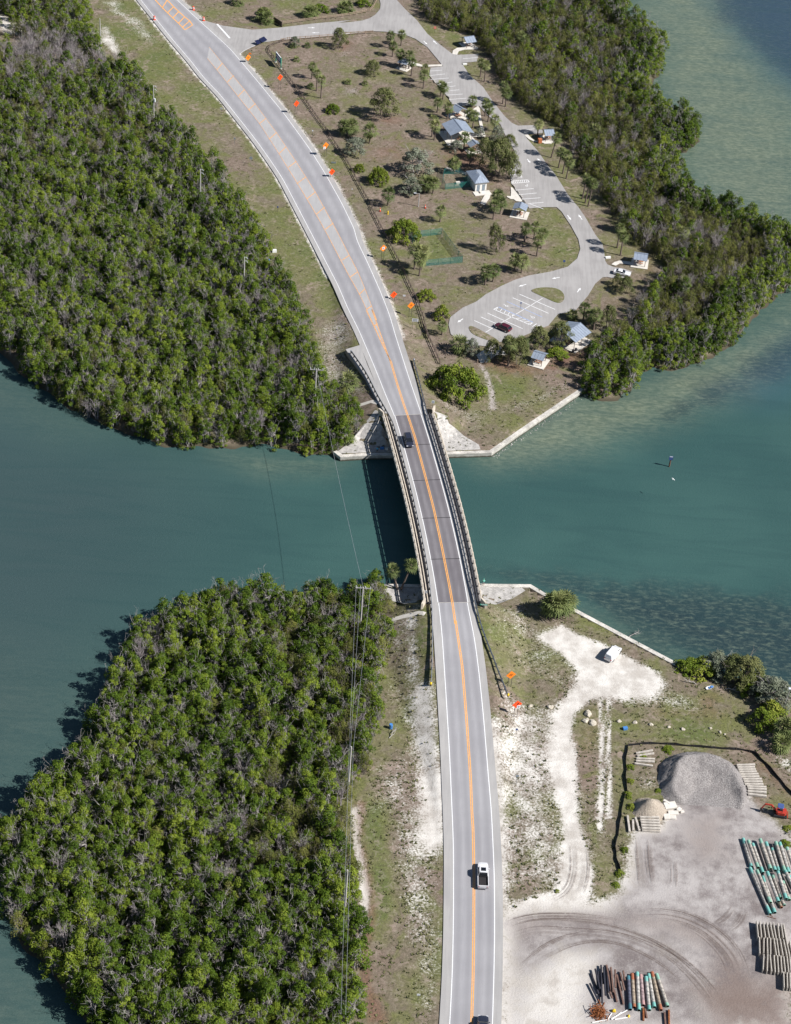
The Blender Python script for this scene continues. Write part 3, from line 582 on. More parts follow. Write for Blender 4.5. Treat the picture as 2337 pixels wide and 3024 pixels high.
L.new(base, b.inputs['Base Color']); b.inputs['Roughness'].default_value = 0.95; b.inputs['Specular IOR Level'].default_value = 0.1
bump(N, L, b, math_(N, L, 'ADD', fine, math_(N, L, 'MULTIPLY', cov, 0.4)), 0.6, 0.18)
GZ = ground_np(GX, GY)
from mathutils.bvhtree import BVHTree
_r, _c = GX.shape; _i = np.arange(_r * _c).reshape(_r, _c)
GT = BVHTree.FromPolygons([tuple(p) for p in np.stack([GX, GY, GZ], -1).reshape(-1, 3).tolist()], np.stack([_i[:-1, :-1], _i[:-1, 1:], _i[1:, 1:], _i[1:, :-1]], -1).reshape(-1, 4).tolist())
def ground(x, y):
    h = GT.ray_cast(Vector((x, y, 60.0)), Vector((0, 0, -1)))[0]
    return h.z if h is not None else -2.0
tag(grid_mesh('ground', GX, GY, GZ, GA, m), kind='structure')

# ------------------------------------------------------------------ water
WX, WY = sheet_grid(260, 220, -165.0, 330.0, 9000.0)
WA = {k: np.full(WX.shape, v) for k, v in (('shallow', 0.0), ('weed', 0.0), ('blue', 0.0), ('murk', 0.0))}
for k, v, fe, poly in [
 ('shallow', 0.95, 22, [(68.5,350.0),(97.6,337.8),(106.9,289.0),(112.7,252.1),(127.4,220.0),(116.9,140.5),(107.6,144.5),(90.7,150.0),(75.5,167.4),(70.6,230.2)]),
 ('weed', 0.9, 14, [(99.9,366.0),(155.5,377.9),(134.1,224.5),(119.9,246.2),(112.3,263.1),(104.4,280.7),(97.8,299.4)]), ('blue', 1.0, 25, [(96.2,365.2),(174.4,381.9),(150.3,230.8),(119.5,242.6),(107.8,266.0),(99.2,295.6)]),
 ('shallow', 0.15, 12, [(110.9,368.3),(174.4,381.9),(152.5,245.1),(121.2,257.3),(112.7,282.3)]),
 ('shallow', 0.9, 14, [(21.9,24.3),(44.0,52.0),(55.9,53.7),(66.1,65.7),(88.2,82.1),(103.3,107.8),(120.9,130.6),(118.0,110.0),(101.3,88.6),(82.8,63.8),(62.5,46.4),(42.3,31.8),(29.8,26.3)]),
 ('shallow', 1.0, 8, [(23.0,24.3),(44.0,49.5),(56.9,50.5),(73.3,65.4),(89.2,80.0),(86.8,68.7),(62.7,49.3),(44.7,35.7),(30.9,28.0)]),
 ('weed', 0.75, 9, [(61.5,48.3),(73.1,62.4),(86.5,77.4),(103.4,95.8),(116.0,95.4),(114.0,81.4),(92.3,63.0),(74.3,48.1),(64.6,42.7)]), ('blue', 0.7, 14, [(72.9,60.3),(102.9,91.1),(115.3,90.6),(113.4,76.8),(91.8,58.8)]),
 ('weed', 1.0, 12, [(19.2,-17.9),(33.7,-17.2),(48.3,-17.5),(66.0,-16.9),(89.7,-18.0),(101.1,-26.0),(91.1,-54.7),(72.5,-47.1),(60.2,-41.3),(40.7,-27.1),(30.6,-21.3)]),
 ('shallow', 0.5, 8, [(39.7,-28.8),(49.7,-30.6),(61.5,-36.8),(64.0,-43.8),(55.4,-37.5),(42.7,-30.0)]), ('weed', 0.5, 3, [(20.7,28.9),(44.1,55.1),(46.3,50.3),(23.0,24.5)]),
 ('shallow', 0.18, 14, [(-108.3,49.0),(-96.3,42.4),(-83.5,30.0),(-73.3,23.7),(-80.6,20.8),(-91.5,25.0),(-103.7,29.2)]), ('shallow', 0.5, 7, [(-42.2,16.6),(-23.4,16.3),(-14.6,17.5),(-16.5,13.6),(-31.6,10.6)]),
 ('shallow', 0.16, 26, [(-89.3,-59.0),(-66.0,-60.5),(-53.2,-68.5),(-54.6,-81.7),(-61.6,-92.4),(-68.3,-102.6),(-77.9,-106.0)]), ('shallow', 0.22, 16, [(-77.3,-119.2),(-64.3,-121.1),(-56.9,-132.7),(-44.9,-145.1),(-45.4,-155.2),(-67.8,-157.3)]),
 ('murk', 1.0, 40, [(-141.7,68.2),(-92.1,38.9),(-67.2,20.7),(-46.9,10.4),(-48.3,-31.9),(-55.0,-52.1),(-55.5,-76.7),(-64.6,-95.2),(-74.4,-113.4),(-51.2,-137.1),(-43.8,-163.8),(-76.6,-166.8)]), ('weed', 0.3, 8, [(-108.7,51.1),(-95.2,42.5),(-85.0,31.8),(-89.7,27.2),(-105.5,37.0)])]: brush(WA, WX, WY, k, v, fe, poly)
m, N, L, b = nodes('water')
P0 = pos(N, L); Ps = pos(N, L, (0.9, 2.2, 1.0))
n1 = noise(N, L, 0.55, 5, 0.7, Ps, 0.4); n2 = noise(N, L, 0.10, 4, 0.6, P0); n3 = noise(N, L, 1.6, 3, 0.6, Ps); n4 = noise(N, L, 0.022, 3, 0.5, P0)
sh, wd, bl = (attr(N, k) for k in ('shallow', 'weed', 'blue'))
deep = mixc(N, L, step(N, L, n4, 0.35, 0.65), (0.030, 0.076, 0.072), (0.040, 0.094, 0.086))
deep = mixc(N, L, bl, deep, (0.026, 0.072, 0.112))
deep = mixc(N, L, attr(N, 'murk'), deep, (0.038, 0.066, 0.068))
shal = mixc(N, L, step(N, L, n1, 0.36, 0.66), (0.092, 0.122, 0.088), (0.178, 0.205, 0.145))
s2 = math_(N, L, 'ADD', sh, math_(N, L, 'MULTIPLY', math_(N, L, 'SUBTRACT', n2, 0.5), math_(N, L, 'MULTIPLY', sh, 1.2)), clamp=True)
col = mixc(N, L, s2, deep, shal)
wv = math_(N, L, 'ADD', wd, math_(N, L, 'MULTIPLY', math_(N, L, 'SUBTRACT', n2, 0.5), 1.3))
weedm = math_(N, L, 'MULTIPLY', step(N, L, wv, 0.25, 0.75), math_(N, L, 'MULTIPLY', wd, 1.0, clamp=True))
weedc = mixc(N, L, step(N, L, n1, 0.44, 0.72), (0.018, 0.036, 0.042), (0.095, 0.125, 0.100))
weedc = mixc(N, L, math_(N, L, 'MULTIPLY', bl, 0.7), weedc, (0.026, 0.052, 0.092))
col = mixc(N, L, weedm, col, weedc)
L.new(col, b.inputs['Base Color']); b.inputs['Roughness'].default_value = 0.22; b.inputs['IOR'].default_value = 1.33
b.inputs['Specular IOR Level'].default_value = 0.3
n5 = noise(N, L, 3.5, 3, 0.6, Ps)
n6 = noise(N, L, 1.0, 4, 0.6, pos(N, L, (0.035, 0.22, 1.0)), 1.2)
col = mixc(N, L, math_(N, L, 'MULTIPLY', step(N, L, n6, 0.42, 0.72), 0.30), col, (0.022, 0.056, 0.058))
col = mixc(N, L, math_(N, L, 'MULTIPLY', step(N, L, n5, 0.42, 0.72), 0.16), col, (0.13, 0.18, 0.18))
L.new(col, b.inputs['Base Color'])
bump(N, L, b, math_(N, L, 'ADD', math_(N, L, 'ADD', n3, n5), math_(N, L, 'MULTIPLY', n1, 0.6)), 0.5, 0.12)
tag(grid_mesh('water', WX, WY, np.zeros(WX.shape), WA, m), kind='structure')

# ------------------------------------------------------------------ draped sheets
def drape(name, poly, mat, dz, res=2.0, parent=None, zfun=None, kind='structure'):
    bp = [Vector(p[:2]) for p in poly]; xs = [p.x for p in bp]; ys = [p.y for p in bp]
    gx, gy = np.meshgrid(np.arange(min(xs), max(xs), res), np.arange(min(ys), max(ys), res)); gx = gx.ravel(); gy = gy.ravel()
    s = sdf(gx, gy, [tuple(p) for p in bp]); k = s > res * 0.35
    pts = bp + [Vector((a, c)) for a, c in zip(gx[k], gy[k])]
    n = len(bp)
    v, _, f, *_r = delaunay_2d_cdt(pts, [(i, (i + 1) % n) for i in range(n)], [], 1, 1e-4)
    x = np.array([p.x for p in v]); y = np.array([p.y for p in v])
    z = (ground_np(x, y) if zfun is None else zfun(x, y)) + dz
    me = bpy.data.meshes.new(name); me.from_pydata([(a, c, d) for a, c, d in zip(x, y, z)], [], [tuple(q) for q in f])
    bm = bmesh.new(); bm.from_mesh(me); 
    for fc in bm.faces:
        if fc.normal.z < 0: fc.normal_flip()
    bm.to_mesh(me); bm.free()
    o = link(name, me, mat, parent)
    if parent is None: tag(o, kind=kind)
    return o
def strip(name, A, B, mat, dz, parent=None, across=False):
    """sheet between two lines walked together"""
    n = len(A); k = 8
    vs = []; at = []
    for a, c in zip(A, B):
        for j in range(k + 1):
            p = a.lerp(c, j / k); vs.append((p.x, p.y, p.z + dz)); at.append(j / k)
    fs = [(i * (k + 1) + j, i * (k + 1) + j + 1, (i + 1) * (k + 1) + j + 1, (i + 1) * (k + 1) + j) for i in range(n - 1) for j in range(k)]
    me = bpy.data.meshes.new(name); me.from_pydata(vs, [], fs)
    a = me.attributes.new('across', 'FLOAT', 'POINT'); a.data.foreach_set('value', at)
    bm = bmesh.new(); bm.from_mesh(me)
    if bm.faces and sum(f.normal.z for f in bm.faces) < 0: bmesh.ops.reverse_faces(bm, faces=bm.faces[:])
    bm.to_mesh(me); bm.free()
    o = link(name, me, mat, parent)
    if parent is None: tag(o, kind='structure')
    return o

def asphalt_mat(name, lo, hi, wheel, lanes=2, spot=(0.30, 0.28, 0.27)):
    m, N, L, b = nodes(name)
    P0 = pos(N, L); Pl = pos(N, L, (1.6, 0.12, 1.0))
    a = attr(N, 'across')
    n1 = noise(N, L, 1.0, 4, 0.6, Pl); n2 = noise(N, L, 0.12, 3, 0.6, P0); n3 = noise(N, L, 9.0, 3, 0.7, P0); n4 = noise(N, L, 0.9, 4, 0.7, P0)
    w = math_(N, L, 'COSINE', math_(N, L, 'MULTIPLY', a, math.pi * 2 * lanes * 2))
    w = math_(N, L, 'MULTIPLY_ADD', w, -0.5, 0.5)
    f = math_(N, L, 'ADD', math_(N, L, 'MULTIPLY', n1, 0.5), math_(N, L, 'MULTIPLY', n2, 0.5)); f = step(N, L, f, 0.34, 0.66)
    c = mixc(N, L, f, lo, hi)
    c = mixc(N, L, math_(N, L, 'MULTIPLY', math_(N, L, 'MULTIPLY', w, wheel), n1), c, tuple(x * 0.55 for x in lo))
    c = mixc(N, L, math_(N, L, 'MULTIPLY', step(N, L, n4, 0.62, 0.75), 0.30), c, spot)
    c = mixc(N, L, math_(N, L, 'MULTIPLY', step(N, L, n3, 0.45, 0.7), 0.22), c, tuple(x * 0.7 for x in lo))
    L.new(c, b.inputs['Base Color']); b.inputs['Roughness'].default_value = 0.9; b.inputs['Specular IOR Level'].default_value = 0.2
    bump(N, L, b, n3, 0.15, 0.02)
    return m
asphalt = asphalt_mat('asphalt', (0.285, 0.278, 0.292), (0.345, 0.338, 0.350), 0.55)
shoulder_mat = asphalt_mat('shoulder_shell', (0.315, 0.305, 0.30), (0.385, 0.372, 0.36), 0.0)
median_mat = asphalt_mat('median_pale', (0.345, 0.338, 0.338), (0.40, 0.392, 0.388), 0.0)
deck_mat = asphalt_mat('deck_asphalt', (0.155, 0.143, 0.155), (0.215, 0.203, 0.212), 0.8, spot=(0.12, 0.095, 0.10))
drive_mat = asphalt_mat('drive_asphalt', (0.285, 0.272, 0.265), (0.365, 0.35, 0.34), 0.0, spot=(0.27, 0.24, 0.225))

def off(A, B, w): return [a + (a - c).normalized() * w for a, c in zip(A, B)]
nd = range(0, iN + 1); sd = range(iS, NR)
roads = []
for nm, idx in (('road', nd), ('road', sd)):
    A = [road_l[i] for i in idx]; B = [road_r[i] for i in idx]
    wl_ = 1.35 if idx is nd else 1.75
    r_ = strip('road', off(A, B, wl_), off(B, A, 1.5), shoulder_mat, 0.0); roads.append(r_)
    strip('carriageway', A, B, asphalt, 0.005, r_)
    for X_, Y_ in ((A, B), (B, A)):
        strip('edge_line', off(X_, Y_, 0.06), off(X_, Y_, -0.10), white_paint, 0.012, r_)
from mathutils.bvhtree import BVHTree
def road_tree(idx):
    A = [road_l[i] for i in idx]; B = [road_r[i] for i in idx]; A, B = off(A, B, 2.0), off(B, A, 2.0)
    vs_ = [p for a, c in zip(A, B) for p in (a, c)]
    return BVHTree.FromPolygons([tuple(p) for p in vs_], [(2 * i, 2 * i + 1, 2 * i + 3, 2 * i + 2) for i in range(len(A) - 1)])
RT = road_tree(range(NR))
def snap(pts):
    out = []
    for p in pts:
        h = RT.ray_cast(Vector((p[0], p[1], 50.0)), Vector((0, 0, -1)))[0]
        out.append(Vector((p[0], p[1], h.z if h is not None else p[2])))
    return out
MED_BARS = snap(MED_BARS); HATCH = snap(HATCH)
ml, mr = relax(sample_line(MED_L, 90), 2), relax(sample_line(MED_R, 90), 2)
ml, mr = snap(ml), snap(mr)
strip('median', ml, mr, median_mat, 0.009, roads[0])
strip('median_line', off(ml, mr, 0.0), off(ml, mr, -0.32), orange_fade, 0.014, roads[0]); strip('median_line', off(mr, ml, 0.0), off(mr, ml, -0.30), orange_fade, 0.014, roads[0])
def bar(a, c, w, mat, parent, dz, name='painted_bar'):
    a = Vector(a); c = Vector(c); d = (c - a); s = Vector((d.y, -d.x, 0)).normalized() * w / 2
    me = bpy.data.meshes.new(name); me.from_pydata([tuple(p + Vector((0, 0, dz))) for p in (a - s, c - s, c + s, a + s)], [], [(0, 1, 2, 3)])
    return link(name, me, mat, parent)
for k in range(1, len(MED_BARS) // 2): bar(MED_BARS[2 * k], MED_BARS[2 * k + 1], 0.3, orange_fade, roads[0], 0.018)
for k in range(len(HATCH) // 2): bar(HATCH[2 * k], HATCH[2 * k + 1], 0.35, orange_paint, roads[0], 0.018)
for pts in (HATCH[0::2], HATCH[1::2]):
    q = [Vector(p) for p in pts]; A, B = ribbon(q, -0.18, 0.18); strip('hatch_line', A, B, orange_paint, 0.014, roads[0])
lo_ = snap(relax(sample_line(LINE_O, 300), 4))
def near_i(p): return min(range(len(lo_)), key=lambda i: (lo_[i].xy - p.xy).length)
jN, jS = near_i(road_c[iN]), near_i(road_c[iS])
def centre_lines(seg, parent, dz):
    for w0, w1 in ((-0.24, -0.07), (0.07, 0.24)):
        A, B = ribbon(seg, w0, w1); strip('centre_line', A, B, orange_paint, dz, parent)
centre_lines(lo_[:jN + 1], roads[0], 0.014); centre_lines(lo_[jS:], roads[1], 0.014)

# ------------------------------------------------------------------ bridge
walk_dark = pm('walk_dark', (0.17, 0.155, 0.155), 0.9, 0.35, 1.0, local=False)
bridge = thing('road_bridge', 'two lane concrete road bridge with orange centre line over the teal channel', 'bridge', (0, 0, 0))
bi = list(range(iN, iS + 1)); BL = [road_l[i] for i in bi]; BRr = [road_r[i] for i in bi]; BC = [(a + c) / 2 for a, c in zip(BL, BRr)]
BC = relax(BC, 20)
def boff(w, dz=0.0):
    out = []
    for i, p in enumerate(BC):
        d = BC[min(i + 2, len(BC) - 1)] - BC[max(i - 2, 0)]; d.z = 0; d.normalize()
        out.append(p + Vector((d.y, -d.x, 0)) * (-w) + Vector((0, 0, dz)))   # walking south: +w is east
    return out
def solid(name, A, B, h, mat, parent, ztop=0.0):
    mb = MB(); rings = []
    for a, c in zip(A, B): rings.append([(a.x, a.y, a.z + ztop), (c.x, c.y, c.z + ztop), (c.x, c.y, c.z + ztop - h), (a.x, a.y, a.z + ztop - h)])
    mb.loft(rings); return mb.build(name, mat, parent)
solid('deck_slab', boff(-6.25), boff(6.25), 0.55, concrete, bridge, -0.03)
HWL = 3.2
strip('deck_surface', boff(-HWL - 0.02), boff(HWL + 0.02), deck_mat, 0.006, bridge)
for sg in (-1, 1):
    strip('deck_shoulder', boff(sg * HWL), boff(sg * 4.35), shoulder_mat, 0.003, bridge)
    strip('edge_line', boff(sg * (HWL - 0.10)), boff(sg * (HWL + 0.07)), white_paint, 0.013, bridge)
    solid('kerb', boff(sg * 4.36), boff(sg * 4.72), 0.30, concrete, bridge, 0.14)
    solid('walkway', boff(sg * 4.72), boff(sg * 5.82), 0.40, walk_dark, bridge, 0.05)
    solid('lower_rail', boff(sg * 5.22), boff(sg * 5.40), 0.14, rail_concrete, bridge, 0.36)
    solid('kerb_beam', boff(sg * 5.84), boff(sg * 6.22), 0.55, concrete, bridge, 0.10)
    for z_, hgt in ((0.70, 0.16), (1.12, 0.17)):
        solid('railing_beam', boff(sg * 5.93), boff(sg * 6.15), hgt, rail_concrete, bridge, z_)
def deck_z(p):
    best = None
    for a, c in zip(BC, BC[1:]):
        d = (c - a).xy; t_ = max(0, min(1, (p.xy - a.xy).dot(d) / d.length_squared)); q = a.lerp(c, t_); k = (q.xy - p.xy).length
        if best is None or k < best[0]: best = (k, q.z)
    return best[1]
centre_lines([Vector((p.x, p.y, deck_z(p))) for p in lo_[jN:jS + 1]], bridge, 0.03)
post_me = MB(); post_me.box((0, 0, 0.6), (0.34, 0.30, 1.22)); post_me = post_me.mesh('railing_post'); post_me.materials.append(rail_concrete)
cap_pts = resample([tuple(p) for p in boff(5.98)], 1.0)
for sg in (-1, 1):
    line = sample_line([tuple(p) for p in boff(sg * 6.04)], 29)
    for i, p in enumerate(line):
        d = line[min(i + 1, 28)] - line[max(i - 1, 0)]
        inst('railing_post', post_me, bridge, p, (0, 0, math.atan2(d.y, d.x)))
    for e, s_ in ((0, 1), (-1, -1)):
        p = line[e]; q = line[e + (2 if e == 0 else -2)]; d = (p - q); d.z = 0; d.normalize(); n_ = Vector((d.y, -d.x, 0)); n_ = n_ * (1 if (n_.dot(boff(sg * 6)[e] - BC[e]) > 0) else -1)
        mb = MB(); mb.loft([[tuple(k + Vector((0, 0, z_))) for k in (p - n_ * .2, p + n_ * .2, p + d * 1.6 + n_ * .95, p + d * 1.6 + n_ * .55)] for z_ in (-0.6, 1.25)])
        mb.build('end_block', rail_concrete, bridge)
for e, t in ((0, 'n'), (-1, 's')):
    a, c = boff(-6.2)[e], boff(6.2)[e]; d = (BC[e] - BC[e + (3 if e == 0 else -3)]); d.z = 0; d.normalize()
    mb = MB(); mb.loft([[(p.x, p.y, z_) for p in (a, c, c + d * 1.0, a + d * 1.0)] for z_ in (0.5, a.z - 0.56)]); mb.build('abutment', concrete, bridge)
for k in (0.2, 0.4, 0.6, 0.8):
    i = int(k * (len(BC) - 1)); a, c = boff(-5.6)[i], boff(5.6)[i]
    mb = MB(); mb.beam((a.x, a.y, a.z - 1.0), (c.x, c.y, c.z - 1.0), 1.0, 0.84); mb.build('pier_cap', concrete, bridge)
    for j in range(5):
        p = a.lerp(c, (j + 0.5) / 5); mb = MB(); mb.tube([(p.x, p.y, -2.5), (p.x, p.y, p.z - 1.43)], 0.28, 8); mb.build('pile', concrete, bridge, True)

for k in (0.0, 0.2, 0.4, 0.6, 0.8, 1.0):
    i = int(k * (len(BC) - 1)); a, c = boff(-HWL)[i], boff(HWL)[i]; bar(a, c, 0.16, sign_black if 0 < k < 1 else concrete, bridge, 0.022, 'expansion_joint')
padA = sample_line([(-12.37,62.71,3.64),(-9.89,52.92,4.29),(-7.72,45.45,4.73),(-5.34,37.88,5.09),(-3.54,33.69,5.23),(-2.44,31.03,5.29)], 14); padB = sample_line([(-15.83,60.04,3.78),(-13.05,53.46,4.22),(-10.42,47.22,4.62),(-7.76,39.59,5.01),(-5.61,33.84,5.22),(-4.81,31.56,5.28)], 14)
padA = [p - Vector((0, 0, .03)) for p in padA]; padB = [p - Vector((0, 0, .05)) for p in padB]
tag(solid('paved_shoulder', padA, padB, 1.9, shoulder_mat, None), kind='structure')
# guard rails: steel beam on posts, along both sides of the bridge and its approaches
GW_N = [(-14.36,58.06,3.92),(-12.15,53.09,4.26),(-10.11,48.23,4.56),(-8.47,43.45,4.83),(-7.12,39.23,5.03),(-5.69,35.37,5.18),(-4.71,32.87,5.25)]; GW_S = [(9.18,-38.69,5.26),(9.43,-44.72,5.08),(9.63,-49.98,4.82),(9.78,-55.05,4.49),(9.86,-60.14,4.10)]
GE_N = [(1.55,56.58,4.16),(2.20,52.69,4.41),(2.84,48.88,4.63),(3.54,45.16,4.83),(4.14,41.51,5.00),(4.80,37.51,5.16),(5.43,33.42,5.27)]; GE_S = [(18.76,-37.52,5.26),(19.75,-42.39,5.12),(20.88,-46.54,4.93),(22.18,-50.55,4.70),(23.79,-56.06,4.30),(24.76,-58.89,4.06),(25.52,-61.38,3.84)]
beam_post = unit_box('guard_post', timber_post)
for nm, N_, S_, w, lab in (('guard_rail', GW_N, GW_S, -4.42, 'galvanised guard rail on dark posts along the west side of the bridge and its approaches'),
                           ('guard_rail', GE_N, GE_S, 4.42, 'galvanised guard rail on dark posts along the east side of the bridge and its approaches')):
    t = thing(nm, lab, 'guard rail')
    pts = [Vector(p) for p in N_] + boff(w, 0.02)[2:-2:4] + [Vector(p) for p in S_]
    pts = sample_line(relax(sample_line([tuple(p) for p in pts], 120), 3), 70)
    for i, p in enumerate(pts):
        g = ground(p.x, p.y); on = any((p.xy - q.xy).length < 6 for q in BC); p.z = p.z if on or (w < 0 and i < 22) else max(g + 0.02, p.z - 0.25)
    mb = MB(); rings = []
    for i, p in enumerate(pts):
        d = pts[min(i + 1, 69)] - pts[max(i - 1, 0)]; d.z = 0; d.normalize(); s_ = Vector((d.y, -d.x, 0)) * (1 if w < 0 else -1)
        prof = [(-0.02, 0.30), (0.06, 0.40), (0.0, 0.50), (0.06, 0.60), (0.0, 0.70), (0.06, 0.78), (-0.02, 0.86), (-0.06, 0.86), (0.0, 0.70), (-0.05, 0.58), (0.0, 0.45), (-0.06, 0.30)]
        rings.append([tuple(p - s_ * (a + 0.16) * -1 * 0 + s_ * (-a - 0.12) + Vector((0, 0, h))) for a, h in prof])
    mb.loft(rings); mb.build('rail_beam', galvanised, t)
    pp = sample_line([tuple(p) for p in pts], 58)
    for i, p in enumerate(pp):
        d = pp[min(i + 1, 57)] - pp[max(i - 1, 0)]
        inst('guard_post', beam_post, t, p + Vector((0, 0, 0.36)), (0, 0, math.atan2(d.y, d.x)), (0.16, 0.20, 0.92))
    p = pts[-1]; mb = MB(); mb.tube([p + Vector((0, 0, .35)), p + Vector((0, 0, .85))], 0.24, 10); mb.build('end_terminal', hydrant_yellow, t, True)
    p = pts[0]; mb = MB(); mb.tube([p + Vector((0, 0, .35)), p + Vector((0, 0, .85))], 0.2, 10); mb.build('end_terminal', galvanised, t, True)

def rv_axis(r): return Vector((r.gauss(0, 1), r.gauss(0, 1), r.gauss(0, 1))).normalized()
# ------------------------------------------------------------------ sea walls and paved aprons
def wall(pts, label, thick=0.55, top=1.32):
    t = thing('sea_wall', label, 'sea wall')
    P2 = [Vector((p[0], p[1], 0)) for p in pts]
    cm = MB(); fm = MB(); cr = []; fr = []
    for i, p in enumerate(P2):
        d1 = (P2[i] - P2[max(i - 1, 0)]); d2 = (P2[min(i + 1, len(P2) - 1)] - P2[i])
        d = (d1.normalized() if d1.length else Vector()) + (d2.normalized() if d2.length else Vector()); d.normalize(); s_ = Vector((d.y, -d.x, 0))
        k = 1.0 if not (d1.length and d2.length) else 1.0 / max(0.5, d1.normalized().dot(d))
        a = p + s_ * 0.45 * k; c = p - s_ * (thick) * k
        cr.append([(a.x, a.y, top), (c.x, c.y, top), (c.x, c.y, top - 0.3), (a.x, a.y, top - 0.3)])
        a = p + s_ * 0.40 * k; c = p - s_ * (thick - 0.1) * k
        fr.append([(a.x, a.y, top - 0.3), (c.x, c.y, top - 0.3), (c.x, c.y, -2.4), (a.x, a.y, -2.4)])
    fm.loft(fr)
    for (r0, r1) in zip(cr, cr[1:]):
        L0 = (Vector(r1[0]) - Vector(r0[0])).length; n = max(1, int(L0 / 6))
        for k in range(n):
            e0, e1 = (k / n + .03 / L0 * (k > 0)), ((k + 1) / n - .03 / L0 * (k < n - 1))
            cm = MB(); cm.loft([[tuple(Vector(a).lerp(Vector(c), e)) for a, c in zip(r0, r1)] for e in (e0, e1)]); cm.build('wall_cap', wall_concrete, t)
    cm = None; fm.build('wall_face', wall_face_mat, t)
    return t
wall(list(WALL_N1), 'pale concrete sea wall along the park shore at the far end of the bridge')
wall([p for p in reversed(WALL_S1)][::-1], 'white capped concrete sea wall along the near shore beside the white van')
apr = [('apron', [(-6.9,33.1),(-8.2,30.6),(-12.3,23.7,1.30),(-14.8,19.9,1.30),(-13.8,18.7,1.30),(-13.8,19.3,1.30),(-7.7,20.5,1.30),(-1.7,21.5,1.30),(-2.6,24.5,3.00),(-4.8,32.5,4.50)], rough_concrete),
       ('apron', [(7.3,34.3,4.40),(8.8,34.6,4.00),(10.7,34.6,3.00),(11.1,32.6,3.00),(12.6,32.3,2.50),(14.9,30.4,2.00),(18.6,27.2,1.40),(19.0,25.3,1.30),(10.9,23.6,1.30),(9.8,26.9,2.50),(8.4,30.0,4.00)], rough_concrete),
       ('apron', [(-1.9,-27.7,1.25),(7.0,-26.8,1.25),(7.5,-33.5,3.20),(7.4,-36.0,3.60),(5.9,-34.8,3.00),(3.5,-33.9,2.40),(1.3,-32.3,2.00),(-1.3,-31.2,1.40)], rough_concrete),
       ('apron', [(19.5,-25.0,1.25),(20.0,-25.0,1.25),(28.4,-24.0,1.25),(29.5,-25.2,1.25),(26.7,-28.2,1.30),(23.2,-31.7,2.00),(21.0,-35.3,3.00),(19.7,-36.2,4.00),(20.1,-35.8,4.00),(19.3,-32.3,3.40)], rough_concrete)]
for nm, poly, mt in apr: drape('apron', poly, mt, 0.05, 1.0)
for lab, pts in (('path', [(-6.3,35.6,4.20),(-7.9,36.9,3.00),(-11.0,36.6,2.00),(-12.6,36.5,1.50)]), ('path', [(7.9,-39.9,4.20),(6.5,-39.2,3.20),(3.0,-39.3,2.20),(0.2,-39.6,1.40),(-2.1,-40.4,1.30)])):
    q = [Vector(p) for p in resample([tuple(p) for p in pts], 1.0)]
    A, B = ribbon(q, -0.55, 0.55); drape('path', [tuple(p.xy) for p in A] + [tuple(p.xy) for p in reversed(B)], slab_concrete, 0.06, 1.0)

# loose stones along the foot of the walls, too many and small to count
rb = MB(); r = random.Random(31)
for a, c, n in ((WALL_N1[5], WALL_N1[6], 60), (WALL_N1[6], WALL_N1[7], 60), (WALL_S1[4], WALL_S1[6], 70)):
    a = Vector((*a, 0)); c = Vector((*c, 0)); d = (c - a).normalized(); o_ = Vector((d.y, -d.x, 0)) * (1 if a.y > 0 else -1)
    for _ in range(n):
        q = a.lerp(c, r.random()) + o_ * r.uniform(.5, 1.7); sz = r.uniform(.08, .24); rb.box((q.x, q.y, r.uniform(-.05, .06)), (sz, sz * r.uniform(.6, 1), sz * .7), M=Matrix.Rotation(r.random() * 6, 3, rv_axis(r)))
tag(rb.build('riprap', rough_concrete), 'loose pale stones at the foot of the sea walls', 'stones', kind='stuff')

